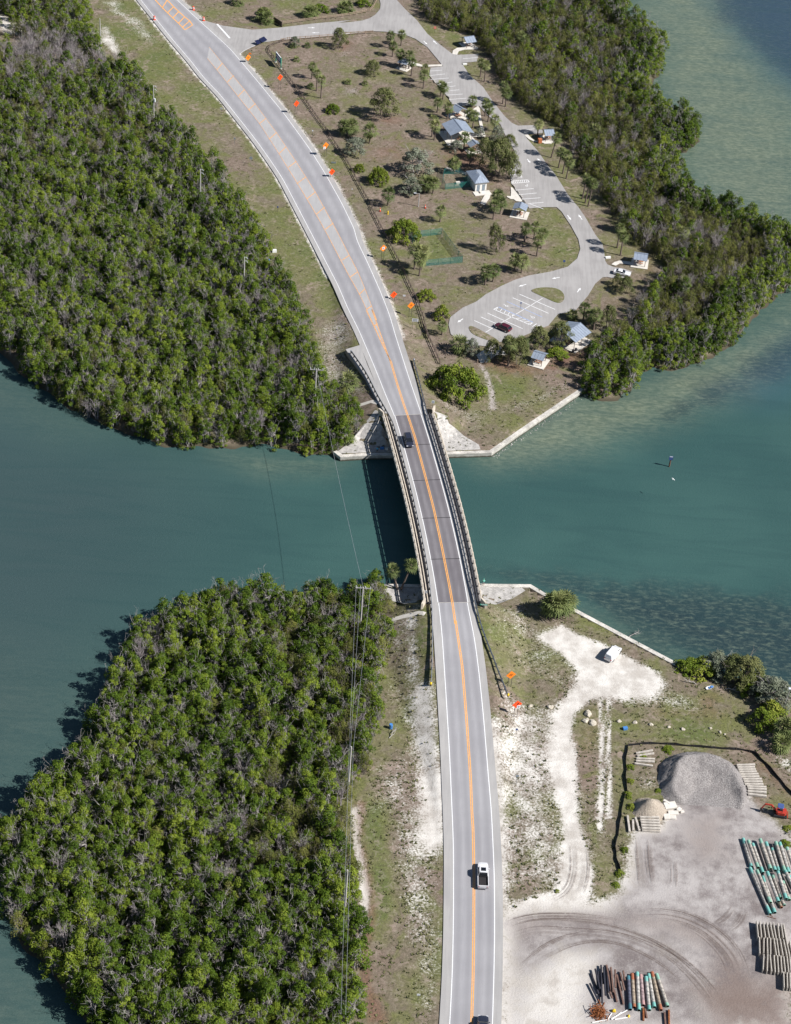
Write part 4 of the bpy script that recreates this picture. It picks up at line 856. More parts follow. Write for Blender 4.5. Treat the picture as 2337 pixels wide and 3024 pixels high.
# ------------------------------------------------------------------ park drive
DRV = [(-77.3,256.3),(-70.5,253.4),(-60.6,252.1),(-51.8,255.5),(-40.4,261.2),(-28.3,266.3),(-32.6,263.1),(-28.2,264.8),(-24.6,266.7),(-22.3,269.1),(-20.6,272.3),(-19.2,277.4),(-19.3,282.0),(-21.1,294.3),(-15.0,295.5),(-13.8,286.2),(-10.4,278.6),(-6.3,270.8),(-2.2,260.1),(2.6,251.8),(6.8,245.5),(8.8,245.4),(15.3,247.4),(14.8,241.4),(9.8,239.3),(12.6,230.7),(17.1,222.6),(20.6,212.0),(24.1,203.1),(26.4,198.7),(28.3,197.1),(33.1,198.3),(35.9,195.6),(36.2,193.5),(32.4,192.2),(30.3,191.1),(31.4,188.1),(34.4,181.1),(37.1,172.8),(39.4,167.2),(43.0,154.9),(45.9,147.8),(47.6,142.6),(50.2,132.9),(52.1,127.8),(52.4,123.2),(52.5,118.9),(52.4,118.9),(53.0,116.7),(54.8,115.5),(57.6,115.1),(59.6,113.9),(59.3,112.0),(57.0,110.1),(54.4,109.6),(52.6,109.9),(51.4,109.5),(49.3,105.9),(47.1,99.3),(45.0,94.7),(43.6,91.4),(41.0,89.8),(38.7,88.6),(36.1,82.6),(33.5,80.4),(30.7,77.7),(25.9,73.5),(22.5,72.7),(19.7,70.3),(17.2,70.5),(13.8,71.2),(10.6,74.7),(9.9,79.2),(10.2,82.8),(13.4,88.1),(16.9,91.6),(19.4,95.7),(23.6,100.7),(27.2,104.4),(31.2,107.4),(37.1,110.3),(41.9,113.7),(44.7,118.7),(45.7,124.1),(45.3,129.4),(43.4,136.7),(40.8,144.7),(39.5,147.0),(36.0,146.4),(31.5,144.9),(29.7,149.3),(26.4,158.8),(25.6,167.1),(26.5,173.4),(27.9,176.4),(27.0,181.0),(24.5,189.4),(22.8,197.2),(18.8,202.4),(16.1,208.7),(10.4,207.8),(7.5,208.4),(5.6,214.1),(2.5,221.4),(-0.5,228.0),(-0.2,233.8),(3.8,235.6),(2.1,240.0),(-1.8,249.4),(-6.1,255.3),(-9.4,257.6),(-16.4,259.1),(-20.8,258.7),(-27.2,256.5),(-32.0,256.1),(-27.5,255.6),(-35.8,251.6),(-51.4,245.9),(-56.4,243.0),(-61.0,235.8),(-63.3,231.1)]
_dz = lambda x, y: np.full(x.shape, 1.36)
drive = drape('park_drive', DRV, drive_mat, 0.0, 6.0, zfun=_dz)
for poly in ([(31.4,99.4),(32.8,100.8),(35.1,101.7),(38.0,101.9),(39.9,100.7),(40.7,98.3),(40.5,95.8),(39.2,94.1),(37.5,94.8),(35.6,96.3),(33.4,97.8)], [(15.1,78.8),(15.8,79.5),(17.4,78.5),(19.6,76.6),(22.2,74.4),(23.4,72.6),(22.2,72.4),(19.7,73.4),(16.8,75.0),(15.6,76.6)]):
    q = closed_smooth([tuple(p) for p in poly], 1); mb = MB(); mb.prism([tuple(p) for p in q], 1.30, 1.44)
    o = mb.build('traffic_island', bpy.data.materials['ground_cover']); tag(o, kind='structure')
    for k, v in (('grass', 1.0), ('green', 0.6), ('yard', 0.0), ('litter', 0.0), ('soil', 0.0)):
        a = o.data.attributes.new(k, 'FLOAT', 'POINT'); a.data.foreach_set('value', [v] * len(o.data.vertices))
def paint(a, c, w=0.19, mat=white_paint, nm='bay_line'): return bar((a[0], a[1], 1.36), (c[0], c[1], 1.36), w, mat, drive, 0.006, nm)
BAYS = [(16.6,82.2),(21.2,79.0),(18.3,84.2),(26.4,78.9),(20.0,86.4),(29.3,80.1),(28.5,97.2),(38.0,90.9),(26.7,95.1),(36.2,88.7),(35.6,145.2),(31.5,147.8),(28.5,168.2),(26.5,167.3),(29.7,165.7),(26.7,164.6),(32.9,157.1),(27.5,155.2),(33.7,154.5),(28.5,152.6),(34.8,151.8),(29.4,150.1),(35.7,149.2),(31.2,147.7),(31.9,81.5),(33.0,83.1),(32.8,81.2),(33.8,82.5),(34.2,81.5),(34.6,81.9)]
for k in range(len(BAYS) // 2): paint(BAYS[2 * k], BAYS[2 * k + 1])
B2 = [(-0.3,231.2),(3.5,232.6),(-0.5,227.7),(4.6,229.9),(0.1,225.0),(5.9,227.1),(5.4,223.3),(7.1,224.4),(6.1,220.7),(8.2,221.7),(6.7,218.0),(9.5,219.1),(5.6,214.5),(10.7,216.2),(6.5,211.5),(11.9,213.4),(8.5,209.0),(11.9,210.5),(10.2,242.6),(15.2,244.6),(30.9,194.8),(33.9,195.9)]
for k in range(len(B2) // 2): paint(B2[2 * k], B2[2 * k + 1])
paint((25.1,93.0), (34.5,86.6), 0.16, blue_paint); paint((19.6,76.9), (34.7,96.0), 0.16)
ac = [(21.6,88.5),(22.9,89.9),(32.1,83.6),(31.2,82.3)]
for i in range(4): paint(ac[i], ac[(i + 1) % 4], 0.22, white_paint if i != 1 else blue_paint)
for t in np.linspace(0.06, 0.94, 9):
    a = Vector(ac[0]).lerp(Vector(ac[3]), t); c = Vector(ac[1]).lerp(Vector(ac[2]), min(1, max(0, t + (0.09 if t > .5 else -.06)))); paint(tuple(a), tuple(c), 0.16)
ac = [(26.5,160.8),(31.1,162.2),(31.6,160.9),(26.4,159.1)]
for i in range(4): paint(ac[i], ac[(i + 1) % 4], 0.22)
for t in np.linspace(0.1, 0.9, 7):
    a = Vector(ac[3]).lerp(Vector(ac[2]), t - .05); c = Vector(ac[0]).lerp(Vector(ac[1]), t + .05); paint(tuple(a), tuple(c), 0.16)
def arrow(tail, head, parent=None, z=1.36, mat=white_paint, w=1.0):
    a = Vector((*tail, 0)); c = Vector((*head, 0)); d = (c - a); Ln = d.length; d.normalize(); s_ = Vector((-d.y, d.x, 0)); hl = Ln * 0.45
    q = [a + s_ * .13 * w, c - d * hl + s_ * .13 * w, c - d * hl + s_ * .42 * w, c, c - d * hl - s_ * .42 * w, c - d * hl - s_ * .13 * w, a - s_ * .13 * w]
    me = bpy.data.meshes.new('lane_arrow'); me.from_pydata([(p.x, p.y, z + 0.006) for p in q], [], [(0, 6, 5, 1), (1, 5, 4, 3, 2)])
    return link('lane_arrow', me, mat, parent or drive)
AR = [(39.6,107.7),(37.4,106.6),(30.4,102.6),(28.3,101.1),(13.6,82.6),(12.2,80.6),(44.2,100.6),(45.2,103.0),(46.7,140.8),(45.7,143.6),(42.5,142.8),(43.5,140.0),(31.1,175.4),(32.0,173.0),(35.3,174.3),(34.1,176.3),(-3.3,254.1),(-1.9,251.5),(1.3,252.3),(-0.2,255.2),(-38.3,253.9),(-40.9,253.4),(-42.4,257.2),(-40.0,257.7)]
for k in range(len(AR) // 2): arrow(AR[2 * k], AR[2 * k + 1])
# wheelchair symbols: a small ring, a back and a foot stroke
for c, an in zip([(25.1,90.7),(32.1,86.0),(29.1,163.6),(30.8,158.4)], (2.4, 2.4, 1.3, 1.3)):
    mb = MB(); n = 14
    ring = [(c[0] + 0.42 * math.cos(k * 2 * math.pi / n), c[1] + 0.42 * math.sin(k * 2 * math.pi / n)) for k in range(n)]
    mb.add([(x, y, 1.367) for x, y in ring] + [(c[0] + (x - c[0]) * .68, c[1] + (y - c[1]) * .68, 1.367) for x, y in ring], [(k, (k + 1) % n, n + (k + 1) % n, n + k) for k in range(n)])
    o = mb.build('wheelchair_mark', white_paint, drive)
    e_ = Vector((c[0], c[1], 0)) + Vector((math.cos(an), math.sin(an), 0)) * .4; paint(tuple(e_.xy), (e_.x + .75 * math.cos(an), e_.y + .75 * math.sin(an)), 0.14, nm='wheelchair_mark')
paint((-72.7,254.3), (-67.2,244.0), 0.6, nm='stop_bar'); 
for a, c in zip([(-63.3,231.1),(-61.0,236.1),(-56.4,242.7),(-50.9,246.1),(-35.8,251.6)], [(-61.0,236.1),(-56.4,242.7),(-50.9,246.1),(-35.8,251.6),(-20.8,259.1)]): paint(a, c, 0.14, nm='edge_line')
# wheel stops (each can be lifted away)
ws = [(26.8,158.3),(27.5,156.4),(28.1,154.9),(28.7,153.3),(28.9,152.5),(29.6,150.6),(29.9,149.8),(30.6,148.1),(31.1,146.5),(31.4,145.3),(5.8,213.9),(6.6,212.0),(-0.2,227.4),(0.6,225.5),(1.1,224.4),(1.7,222.6),(5.8,214.1),(6.5,212.2)]
for k in range(len(ws) // 2):
    a, c = ws[2 * k], ws[2 * k + 1]; mb = MB(); mb.beam((a[0], a[1], 1.45), (c[0], c[1], 1.45), 0.22, 0.16)
    tag(mb.build('wheel_stop', old_concrete), ('%s concrete wheel stop from the far end beside the restroom bays' % ('first', 'second', 'third', 'fourth', 'fifth')[k] if k < 5 else '%s concrete wheel stop from the near end of the upper bays' % ('second', 'fourth', 'third', 'first')[k - 5]), 'wheel stop', 'wheel stops at the heads of the parking bays')
# footways of the park
for poly in ([(15.7,208.7),(16.3,207.0),(16.9,199.3),(18.3,188.0),(17.4,187.4),(15.9,187.3),(13.5,186.7),(13.6,188.9),(17.1,189.7),(15.7,201.4),(13.1,198.6),(11.7,199.1),(6.6,198.8),(7.1,200.2),(10.9,202.5),(11.6,201.5)],
             [(26.1,156.9),(26.7,156.5),(28.1,153.1),(29.5,149.1),(29.1,148.5),(27.7,148.6),(27.0,149.6),(26.1,149.6),(25.0,150.7),(25.0,151.3),(26.1,151.3),(26.2,153.5)],
             [(19.2,153.0),(20.3,152.1),(20.0,149.3),(18.6,144.8),(17.2,145.5),(18.2,149.6)], [(6.4,164.6),(7.1,166.0),(9.3,165.1),(12.7,163.8),(13.3,162.4),(12.1,162.4),(9.7,163.9),(7.7,164.3)],
             [(6.6,245.5),(6.7,248.3),(8.0,250.7),(10.6,251.9),(15.1,252.6),(14.9,250.8),(10.7,249.8),(8.7,248.2),(8.2,245.3)], [(30.3,190.9),(31.4,191.7),(32.4,189.4),(33.5,187.8),(35.8,188.2),(38.3,188.0),(38.8,186.8),(36.5,186.3),(35.7,187.0),(33.5,186.9),(31.7,188.5)],
             [(54.1,116.8),(55.0,118.2),(56.5,119.3),(59.8,119.1),(60.6,118.0),(60.4,117.1),(58.1,117.7),(56.5,117.7),(55.3,116.3)], [(-9.6,236.3),(-8.5,237.9),(-5.3,236.7),(-2.9,235.3),(3.4,236.9),(3.5,235.6),(-2.8,233.9),(-7.6,234.9)],
             [(17.3,65.7),(19.1,68.2),(21.3,71.4),(23.4,71.1),(25.3,66.9),(22.5,66.5),(20.1,62.8),(18.6,62.3)]):
    drape('footway', poly, slab_concrete, 0.028, 6.0, zfun=_dz)

# ------------------------------------------------------------------ plants
leaf_tuft = leaf_mat('leaf_tuft', (0.06, 0.066, 0.026), (0.115, 0.118, 0.048), (0.19, 0.17, 0.095))
ORD = ['first', 'second', 'third', 'fourth', 'fifth', 'sixth', 'seventh', 'eighth', 'ninth', 'tenth', 'eleventh', 'twelfth', 'thirteenth', 'fourteenth', 'fifteenth']
def rv(r): return Vector((r.gauss(0, 1), r.gauss(0, 1), r.gauss(0, 1))).normalized()
def leaf(mb, p, n, a, w, l, tint):
    """one leaf: a rhombus lying across the normal n, pointing roughly along a"""
    u = (a - n * a.dot(n));
    u = u.normalized() if u.length > 1e-3 else n.orthogonal().normalized()
    v = n.cross(u)
    mb.add([p - u * l * .5, p + v * w * .5, p + u * l * .5, p - v * w * .5], [(0, 1, 2, 3)], tint)
def lobe(mb, r, c, rad, n, size, tint, sq=0.8, droop=0.0, lw=0.75):
    c = Vector(c)
    for _ in range(n):
        d = rv(r)
        if d.z < -0.35 and r.random() < 0.75: d.z = -d.z
        k = r.uniform(0.62, 1.08)
        p = c + Vector((d.x * rad, d.y * rad, d.z * rad * sq)) * k
        nn = (d * 0.9 + Vector((0, 0, 0.55)) + rv(r) * 0.75).normalized()
        s = size * r.uniform(0.7, 1.3)
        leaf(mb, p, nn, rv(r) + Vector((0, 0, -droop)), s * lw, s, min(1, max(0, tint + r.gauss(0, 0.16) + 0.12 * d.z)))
def limb(mb, r, a, b, r0, r1, n=4, bend=0.12, sides=5):
    a = Vector(a); b = Vector(b); L_ = (b - a).length
    pts = [a.lerp(b, k / n) + (rv(r) * L_ * bend * (0 < k < n)) for k in range(n + 1)]
    mb.tube(pts, [lerp(r0, r1, k / n) for k in range(n + 1)], sides)
    return pts
def tree_mesh(seed, Rr, Hh, nl, lr, nleaf, size, z0=0.35, sq=0.8, shape=1.0, stems=3, sr=0.09, lw=0.75, twigs=3, droop=0.0, thin=0.0):
    """returns (trunk mesh builder, crown mesh builder): lobes of leaves over a dome, limbs running into the lobes"""
    r = random.Random(seed); tr = MB(); cr = MB(); tops = []
    for k in range(nl):
        a = (k * 2.399 + r.uniform(-.5, .5)); q = math.sqrt((k + 0.5) / nl)
        rad = Rr * q * r.uniform(0.8, 1.05) - lr * 0.5 * q
        zt = Hh - lr * sq - (Hh * (1 - z0)) * (q ** (2.2 * shape)) * r.uniform(0.75, 1.1) + r.uniform(-.3, .3) * lr
        c = (rad * math.cos(a), rad * math.sin(a), max(zt, lr * sq * 0.7))
        if r.random() < thin: tops.append((c, 0)); continue
        lobe(cr, r, c, lr * r.uniform(0.7, 1.25), nleaf, size, r.uniform(0.15, 0.85), sq, droop, lw); tops.append((c, 1))
    for s in range(stems):
        a = s * 2.1 + r.random(); b = Vector((0.12 * Rr * math.cos(a), 0.12 * Rr * math.sin(a), 0))
        fork = Vector((Rr * .28 * math.cos(a), Rr * .28 * math.sin(a), Hh * r.uniform(.35, .5)))
        limb(tr, r, b, fork, sr, sr * .7, 3, .06)
        for c, full in tops[s::stems]:
            e = Vector(c) + Vector((0, 0, lr * (0.9 if not full else 0.2)))
            limb(tr, r, fork, e, sr * .55, sr * .15, 3, .08, 4)
            if not full:
                for _ in range(5): limb(tr, r, Vector(c), Vector(c) + rv(r) * lr * 1.2 + Vector((0, 0, lr)), sr * .2, sr * .06, 2, .1, 3)
    for _ in range(twigs):
        a = r.random() * 6.28; e = Vector((Rr * .75 * math.cos(a), Rr * .75 * math.sin(a), Hh * r.uniform(.75, 1.05)))
        pts = limb(tr, r, (0, 0, Hh * .4), e, sr * .45, sr * .12, 3, .1, 4)
        for _ in range(3): limb(tr, r, pts[-1 - r.randint(0, 1)], e + rv(r) * Rr * .3, sr * .18, sr * .06, 2, .1, 3)
    return tr, cr
def pair(name, tr, cr, mt, mc):
    a = tr.mesh(name + '_trunk'); a.materials.append(mt); c = cr.mesh(name + '_crown'); c.materials.append(mc); return a, c
MANG = [pair('mangrove', *tree_mesh(100 + k, (1.5, 2.1, 1.8, 2.4, 1.6, 2.0, 1.7, 2.2, 1.4, 1.9)[k], (5.0, 6.4, 5.8, 6.0, 6.8, 5.2, 6.2, 5.6, 4.6, 6.6)[k], (13, 22, 17, 26, 15, 20, 16, 23, 12, 18)[k], (.56, .62, .66, .58, .54, .7, .5, .6, .6, .56)[k], 88, 0.225, z0=.08, twigs=(3, 5, 2, 7, 4, 3, 9, 4, 3, 6)[k], shape=.95, thin=(.05, .1, .05, .15, .1, .05, .32, .1, .05, .2)[k]), bark_pale, leaf_mangrove) for k in range(10)]
OLIV = [pair('shrub', *tree_mesh(200 + k, 1.7, 4.4 + .4 * (k % 3), 15, 0.60, 84, 0.215, z0=.12, sq=1.25, twigs=3, shape=.8, lw=.4, thin=.12), bark, leaf_olive) for k in range(6)]
BARE = [pair('bare', *tree_mesh(300 + k, 1.5, 4.6, 12, 0.5, 14, 0.16, z0=.3, twigs=16, thin=.75, sr=.085), twig_grey, leaf_silver) for k in range(4)]
GRAPE = [pair('sea_grape', *tree_mesh(400 + k, 1.0, 0.62, 46, 0.16, 125, 0.050, z0=.18, shape=1.25, sr=.02, twigs=0, lw=.95), bark, leaf_grape) for k in range(3)]
PINE = [pair('pine', *tree_mesh(500 + k, 0.5, 1.0, 38, 0.105, 95, 0.062, z0=.25, sq=1.2, shape=1.15, sr=.016, lw=.32, twigs=2, droop=-1.0), bark, leaf_pine) for k in range(4)]
SILV = [pair('buttonwood', *tree_mesh(600 + k, 0.5, 0.85, 30, 0.11, 85, 0.050, z0=.2, sr=.017, twigs=5, thin=.12, lw=.6), bark_pale, leaf_silver) for k in range(3)]
BUSH = [pair('bush', *tree_mesh(700 + k, 0.5, 0.6, 22, 0.13, 80, 0.065, z0=.15, sr=.014, twigs=1, lw=.6), bark, leaf_grape) for k in range(3)]

def fan(mb, r, base, d, pl, bl, tint, droop=0.35):
    """palmetto leaf: stalk and a fan of narrow segments"""
    d = d.normalized(); e = base + d * pl + Vector((0, 0, -droop * pl * .35)); side = d.cross(Vector((0, 0, 1)));
    side = side.normalized() if side.length > .05 else Vector((1, 0, 0)); up = side.cross(d)
    mb.add([base - side * .03, base + side * .03, e + side * .025, e - side * .025], [(0, 1, 2, 3)], tint)
    for k in range(-3, 4):
        an = k * 0.40; q = (d * math.cos(an) + side * math.sin(an)).normalized(); L_ = bl * (1 - .03 * k * k) * r.uniform(.85, 1.1)
        m_ = e + q * L_ * .55 + up * .06 * abs(k) * .3; t = e + q * L_ + Vector((0, 0, -droop * L_ * .55)); w = side * math.cos(an) - d * math.sin(an)
        tt = min(1, max(0, tint + r.gauss(0, .12)))
        mb.add([e, m_ - w * .075, t, m_ + w * .075], [(0, 1, 2, 3)], tt)
def palm_crown(seed):
    r = random.Random(seed); g = MB(); dd = MB()
    for k in range(31):
        az = k * 2.399 + r.uniform(-.2, .2); el = R(76) - R(116) * (k / 30) + r.uniform(-.12, .12)
        d = Vector((math.cos(az) * math.cos(el), math.sin(az) * math.cos(el), math.sin(el)))
        fan(g, r, Vector((0, 0, -.1)), d, r.uniform(.55, .85), r.uniform(.75, 1.15), .72 - .6 * (k / 30) + r.uniform(-.1, .15), .25 + .35 * k / 30)
    for k in range(9):
        az = k * .7 + r.random() * .3; el = R(r.uniform(-72, -48)); d = Vector((math.cos(az) * math.cos(el), math.sin(az) * math.cos(el), math.sin(el)))
        fan(dd, r, Vector((0, 0, -.25)), d, .6, .8, r.random(), .5)
    a = g.mesh('palm_fronds'); a.materials.append(leaf_palm); c = dd.mesh('palm_dead_fronds'); c.materials.append(leaf_dead); return a, c
PALM = [palm_crown(800 + k) for k in range(5)]
mb = MB(); mb.tube([(0, 0, 0), (0.01, 0, .25), (-.01, .01, .5), (0, 0, .8), (0, 0, 1)], [.27, .21, .19, .195, .23], 7); palm_trunk = mb.mesh('palm_trunk'); palm_trunk.materials.append(bark_palm)

def plant(name, meshes, xy, label, cat, group=None, w=1.0, h=1.0, rz=None, z=None, tilt=0.0):
    z = ground(*xy[:2]) if z is None else z
    o = thing(name, label, cat, (xy[0], xy[1], z - .05), random.uniform(0, 6.28) if rz is None else rz, group)
    for nm, me in zip(('trunk', 'crown'), meshes): inst(nm, me, o, (0, 0, 0), (0, tilt, 0), (w, w, h))
    return o
np_ = [0]
def palm(xy, h, label, s=1.0, lean=(0, 0), group=None, dead=True):
    k = np_[0]; np_[0] += 1; z = ground(*xy)
    o = thing('cabbage_palm', label, 'palm', (xy[0], xy[1], z - .05), 0, group)
    tr = Vector((lean[0], lean[1], h)); q = tr.to_track_quat('Z', 'X').to_euler()
    inst('trunk', palm_trunk, o, (0, 0, 0), q, (1, 1, tr.length)); g, dd = PALM[k % 5]; rz = random.uniform(0, 6.28); s *= random.uniform(1.18, 1.38)
    inst('crown', g, o, tr, (random.uniform(-.1, .1), random.uniform(-.1, .1), rz), (s,) * 3)
    if dead and k % 3 != 1: inst('dead_fronds', dd, o, tr, (0, 0, rz), (s * .9,) * 3)
    return o
def palms(bases, hs, where, lean=(0, 0), s=1.0, what='cabbage palm'):
    n = len(bases); W = ['', '', 'two', 'three', 'four', 'five', 'six', 'seven', 'eight', 'nine', 'ten']
    for i, (b_, h) in enumerate(zip(bases, hs)):
        lab = ('%s %s' % (what, where)) if n == 1 else '%s of %s palms %s' % ((None, None, ('farther', 'nearer'), ('farthest', 'middle', 'nearest'), ORD, ORD)[n][i], W[n], where)
        palm(b_, h, lab, s, lean, where)
palms([(-10.6,249.2),(-14.2,246.6),(-13.0,240.2)], (4.3, 4.6, 4.2), 'by the fence corner near the park entrance')
palms([(-10.3,232.9),(-7.3,231.6),(-6.2,226.8)], (4.6, 5.0, 5.0), 'around the shaded shelter beside the upper parking bays')
palms([(-1.9,222.3),(-2.0,218.3)], (5.2, 5.0), 'at the head of the upper parking bays')
palms([(3.7,213.6),(4.5,211.6)], (4.0, 4.2), 'beside the middle of the upper parking bays')
palms([(3.0,202.0),(6.3,198.0)], (3.6, 4.2), 'left of the small blue roofed shelter')
palms([(1.9,185.3),(2.7,183.1)], (6.0, 5.2), 'left of the big pale gable roof in the park')
palms([(13.8,207.7),(13.1,196.7),(14.3,193.4)], (2.6, 3.6, 4.4), 'between the big gable roof and the park drive')
palms([(18.0,202.1),(19.0,198.4),(20.9,192.1)], (4.6, 4.6, 4.2), 'on the verge left of the drive by the big gable roof')
palms([(16.1,230.1),(17.5,226.9)], (5.2, 6.0), 'on the far verge beside the first lay-by of the drive')
palms([(23.5,211.9),(24.4,210.0)], (6.4, 4.9), 'on the far verge of the drive facing the shelters')
palms([(11.8,178.7)], (4.2,), 'right in front of the big gable roof')
palms([(13.8,168.2)], (4.6,), 'in the shade behind the restroom building')
palms([(34.4,192.1)], (3.8,), 'at the end of the second lay-by')
palms([(38.4,177.8)], (6.9,), 'beside the shelter with the orange grill', lean=(.9, .2))
palms([(40.5,171.6),(41.7,168.2),(42.7,165.2)], (5.4, 6.4, 6.0), 'in a line on the verge right of the drive', lean=(.3, 0))
palms([(47.1,153.5),(47.9,151.1),(48.7,149.2)], (7.0, 7.2, 7.6), 'of the tall thin trio right of the drive', lean=(.5, .1), s=.95)
palms([(56.2,126.6),(56.9,122.4)], (6.5, 6.5), 'on the verge above the white coupe')
palms([(9.1,162.8)], (3.6,), 'behind the fenced yard of the restroom building', s=1.15)
palms([(6.0,133.2)], (3.9,), 'standing alone in the lawn above the green fenced pen', s=1.05)
palms([(22.0,143.3),(23.1,140.5),(21.1,137.1)], (4.6, 4.2, 4.6), 'beside the restroom path', s=1.1)
palms([(30.0,125.8),(32.7,127.7),(34.7,122.9),(33.4,118.3)], (4.6, 4.2, 4.9, 5.4), 'on the lawn inside the bend of the drive')
palms([(27.2,109.4),(29.1,108.7)], (3.9, 3.9), 'of the thick low pair by the lower drive', s=1.2)
palms([(21.3,102.7),(19.2,100.7)], (3.9, 4.6), 'on the lawn above the lower drive', s=1.25)
palms([(-0.2,106.0),(1.7,106.0),(1.3,102.8)], (6.6, 6.0, 5.6), 'growing at the corner of the green fenced pen', s=1.2)
palms([(-9.3,140.1)], (4.2,), 'by the road fence near the lamp post', s=1.2)
palms([(1.0,149.4),(2.1,149.3),(3.4,149.5)], (3.8, 3.6, 3.6), 'left of the fenced yard of the restroom', s=1.1)
palms([(-37.8,218.8),(-35.6,210.4),(-33.8,205.5)], (4.4, 6.2, 6.4), 'standing alone near the road fence and big sign', s=.9)
palms([(-16.8,177.6)], (4.6,), 'with a thick crown beside the dark conifer', s=1.5)
palms([(-25.2,181.2),(-23.5,180.6),(-22.5,182.1)], (3.6, 3.8, 3.4), 'of the clump close to the road fence', s=1.3)
palms([(42.5,86.9)], (1.6,), 'low on the kerb above the pale gable roof', s=1.0)
palms([(45.4,86.8),(46.9,84.7),(48.0,82.6)], (4.0, 3.4, 5.0), 'behind the pale gable roof by the lower lot', s=1.05)
palms([(8.3,74.3)], (3.0,), 'at the left end of the lower drive', s=.9)
palms([(13.0,67.0)], (2.4,), 'low and spreading left of the lower drive exit', s=1.5)
palms([(25.5,62.2),(28.7,67.6)], (7.2, 4.2), 'in the tree row below the dark red car', s=1.1)
palms([(-14.1,45.0)], (1.9,), 'squat with orange dead fronds left of the bridge', s=1.55)
palms([(-13.8,24.6)], (1.9,), 'at the edge of the wood beside the left apron', s=1.5)
palm((1.8,-28.3), 5.4, 'left palm of the pair rising from the apron left of the bridge', .95, (-1.5, .2)); palm((2.5,-28.3), 7.2, 'right leaning palm of the pair on the apron left of the bridge', .9, (1.8, .3))
palms([(34.7,-32.6),(36.0,-33.1),(37.1,-32.0),(37.8,-30.8)], (3.6, 4.2, 3.8, 2.8), 'of the thick clump on the near shore right of the bridge', s=1.5)
palms([(81.0,-64.4),(80.3,-67.7),(82.5,-64.7)], (3.4, 1.9, 3.6), 'at the right edge above the yard', s=1.3)
palms([(-58.0,260.5),(-56.6,258.8)], (2.6, 1.8), 'at the corner of the top fence', s=1.5)
palms([(-43.0,266.4),(-41.9,267.7)], (2.0, 1.6), 'behind the middle of the top fence', s=1.4)
palms([(-31.9,272.7),(-30.3,273.5)], (1.6, 1.7), 'behind the right part of the top fence', s=1.5); palms([(-67.9,272.2)], (1.6,), 'at the top edge left of the entrance', s=1.5)
for i, p in enumerate([(-43.9,231.2),(-45.9,241.1),(-41.3,242.3),(-37.7,212.4),(-26.1,217.4),(-20.7,217.5)]): palm(p, .5, 'small yellow green palmetto, %s of six on the entrance lawn' % ORD[i], .8, group='small palmettos on the entrance lawn', dead=False)
for i, p in enumerate([(-111.9,228.0),(-110.2,227.4),(-108.5,226.8),(-103.2,218.6),(-100.4,215.6),(-98.1,213.3),(-94.8,209.5)]): palm(p, .7, 'low palmetto at the wood edge by the sandy patch, %s farthest' % ORD[i], 1.15, group='palmettos along the wood edge')

def sg(xy, w, h, label): plant('sea_grape_tree', GRAPE[np_[0] % 3], xy, label, 'tree', None, w, h); np_[0] += 1
sg((12.0,47.6), 7.8, 13.0, 'huge round sea grape tree beside the right bridge approach')
sg((-3.9,122.7), 5.4, 8.6, 'large round sea grape tree against the corner of the green fenced pen')
sg((-12.8,153.3), 3.7, 8.2, 'bright green round tree beside the road fence below the buttonwoods')
sg((3.5,91.6), 3.0, 4.0, 'low wide dark green bush above the lower drive')
sg((-29.5,196.6), 2.7, 4.2, 'low round bush by the road fence above the palm clump')
sg((-18.8,159.4), 1.9, 4.0, 'dull brownish bush left of the bright green round tree')
def tr_(pool, nm, xy, w, h, label, tilt=0.0): plant(nm, pool[np_[0] % len(pool)], xy, label, 'tree', None, w, h, tilt=tilt); np_[0] += 1
tr_(PINE, 'conifer', (-13.7,196.0), 10.5, 10.0, 'big dark feathery conifer in the middle of the entrance lawn')
tr_(PINE, 'conifer', (-18.8,225.4), 6.2, 5.2, 'small round conifer up the lawn from the big dark conifer')
tr_(PINE, 'conifer', (-30.9,243.4), 6.4, 7.4, 'bright green conifer at the bend of the entrance drive fence')
tr_(PINE, 'conifer', (21.9,163.5), 10.5, 13.0, 'tallest spreading conifer over the middle parking bays')
tr_(PINE, 'conifer', (25.3,162.0), 8.0, 9.5, 'conifer overhanging the marked middle bays')
tr_(PINE, 'conifer', (17.8,172.1), 6.4, 8.0, 'conifer below the small pale hip roof')
tr_(SILV, 'buttonwood', (21.8,185.2), 5.2, 6.5, 'thin silvery tree left of the drive bend')
tr_(PINE, 'conifer', (25.6,182.2), 5.0, 4.6, 'loose conifer leaning over the drive')
tr_(SILV, 'buttonwood', (-20.6,169.5), 7.5, 6.8, 'silvery tree with dark lower side next to the road fence')
tr_(SILV, 'buttonwood', (-2.1,160.9), 11.0, 9.5, 'tall silver grey tree in the middle of the lawn')
tr_(SILV, 'buttonwood', (-2.7,149.0), 8.5, 5.6, 'lower silver grey tree in front of the tall one')
tr_(SILV, 'buttonwood', (9.4,176.8), 4.6, 4.6, 'small bare silvery tree under the big gable roof')
tr_(SILV, 'buttonwood', (16.4,188.0), 3.6, 3.4, 'little silvery tree on the footway by the big gable roof')
tr_(PINE, 'conifer', (22.9,118.7), 5.2, 9.6, 'thin leaning conifer with a long broken shadow on the lawn', tilt=.22)
tr_(BUSH, 'bush_tree', (7.8,82.5), 5.0, 6.4, 'yellow green shrub at the left tip of the lower drive')
tr_(PINE, 'conifer', (21.3,64.3), 5.2, 6.4, 'light conifer at the start of the row below the lower lot')
tr_(PINE, 'conifer', (28.1,63.1), 6.0, 8.4, 'leafy conifer left of the small striped roof')
tr_(PINE, 'conifer', (25.0,65.4), 4.6, 7.4, 'dark conifer with a bare trunk below the dark red car')
tr_(PINE, 'conifer', (33.1,71.7), 6.2, 6.8, 'conifer right behind the small striped roof')
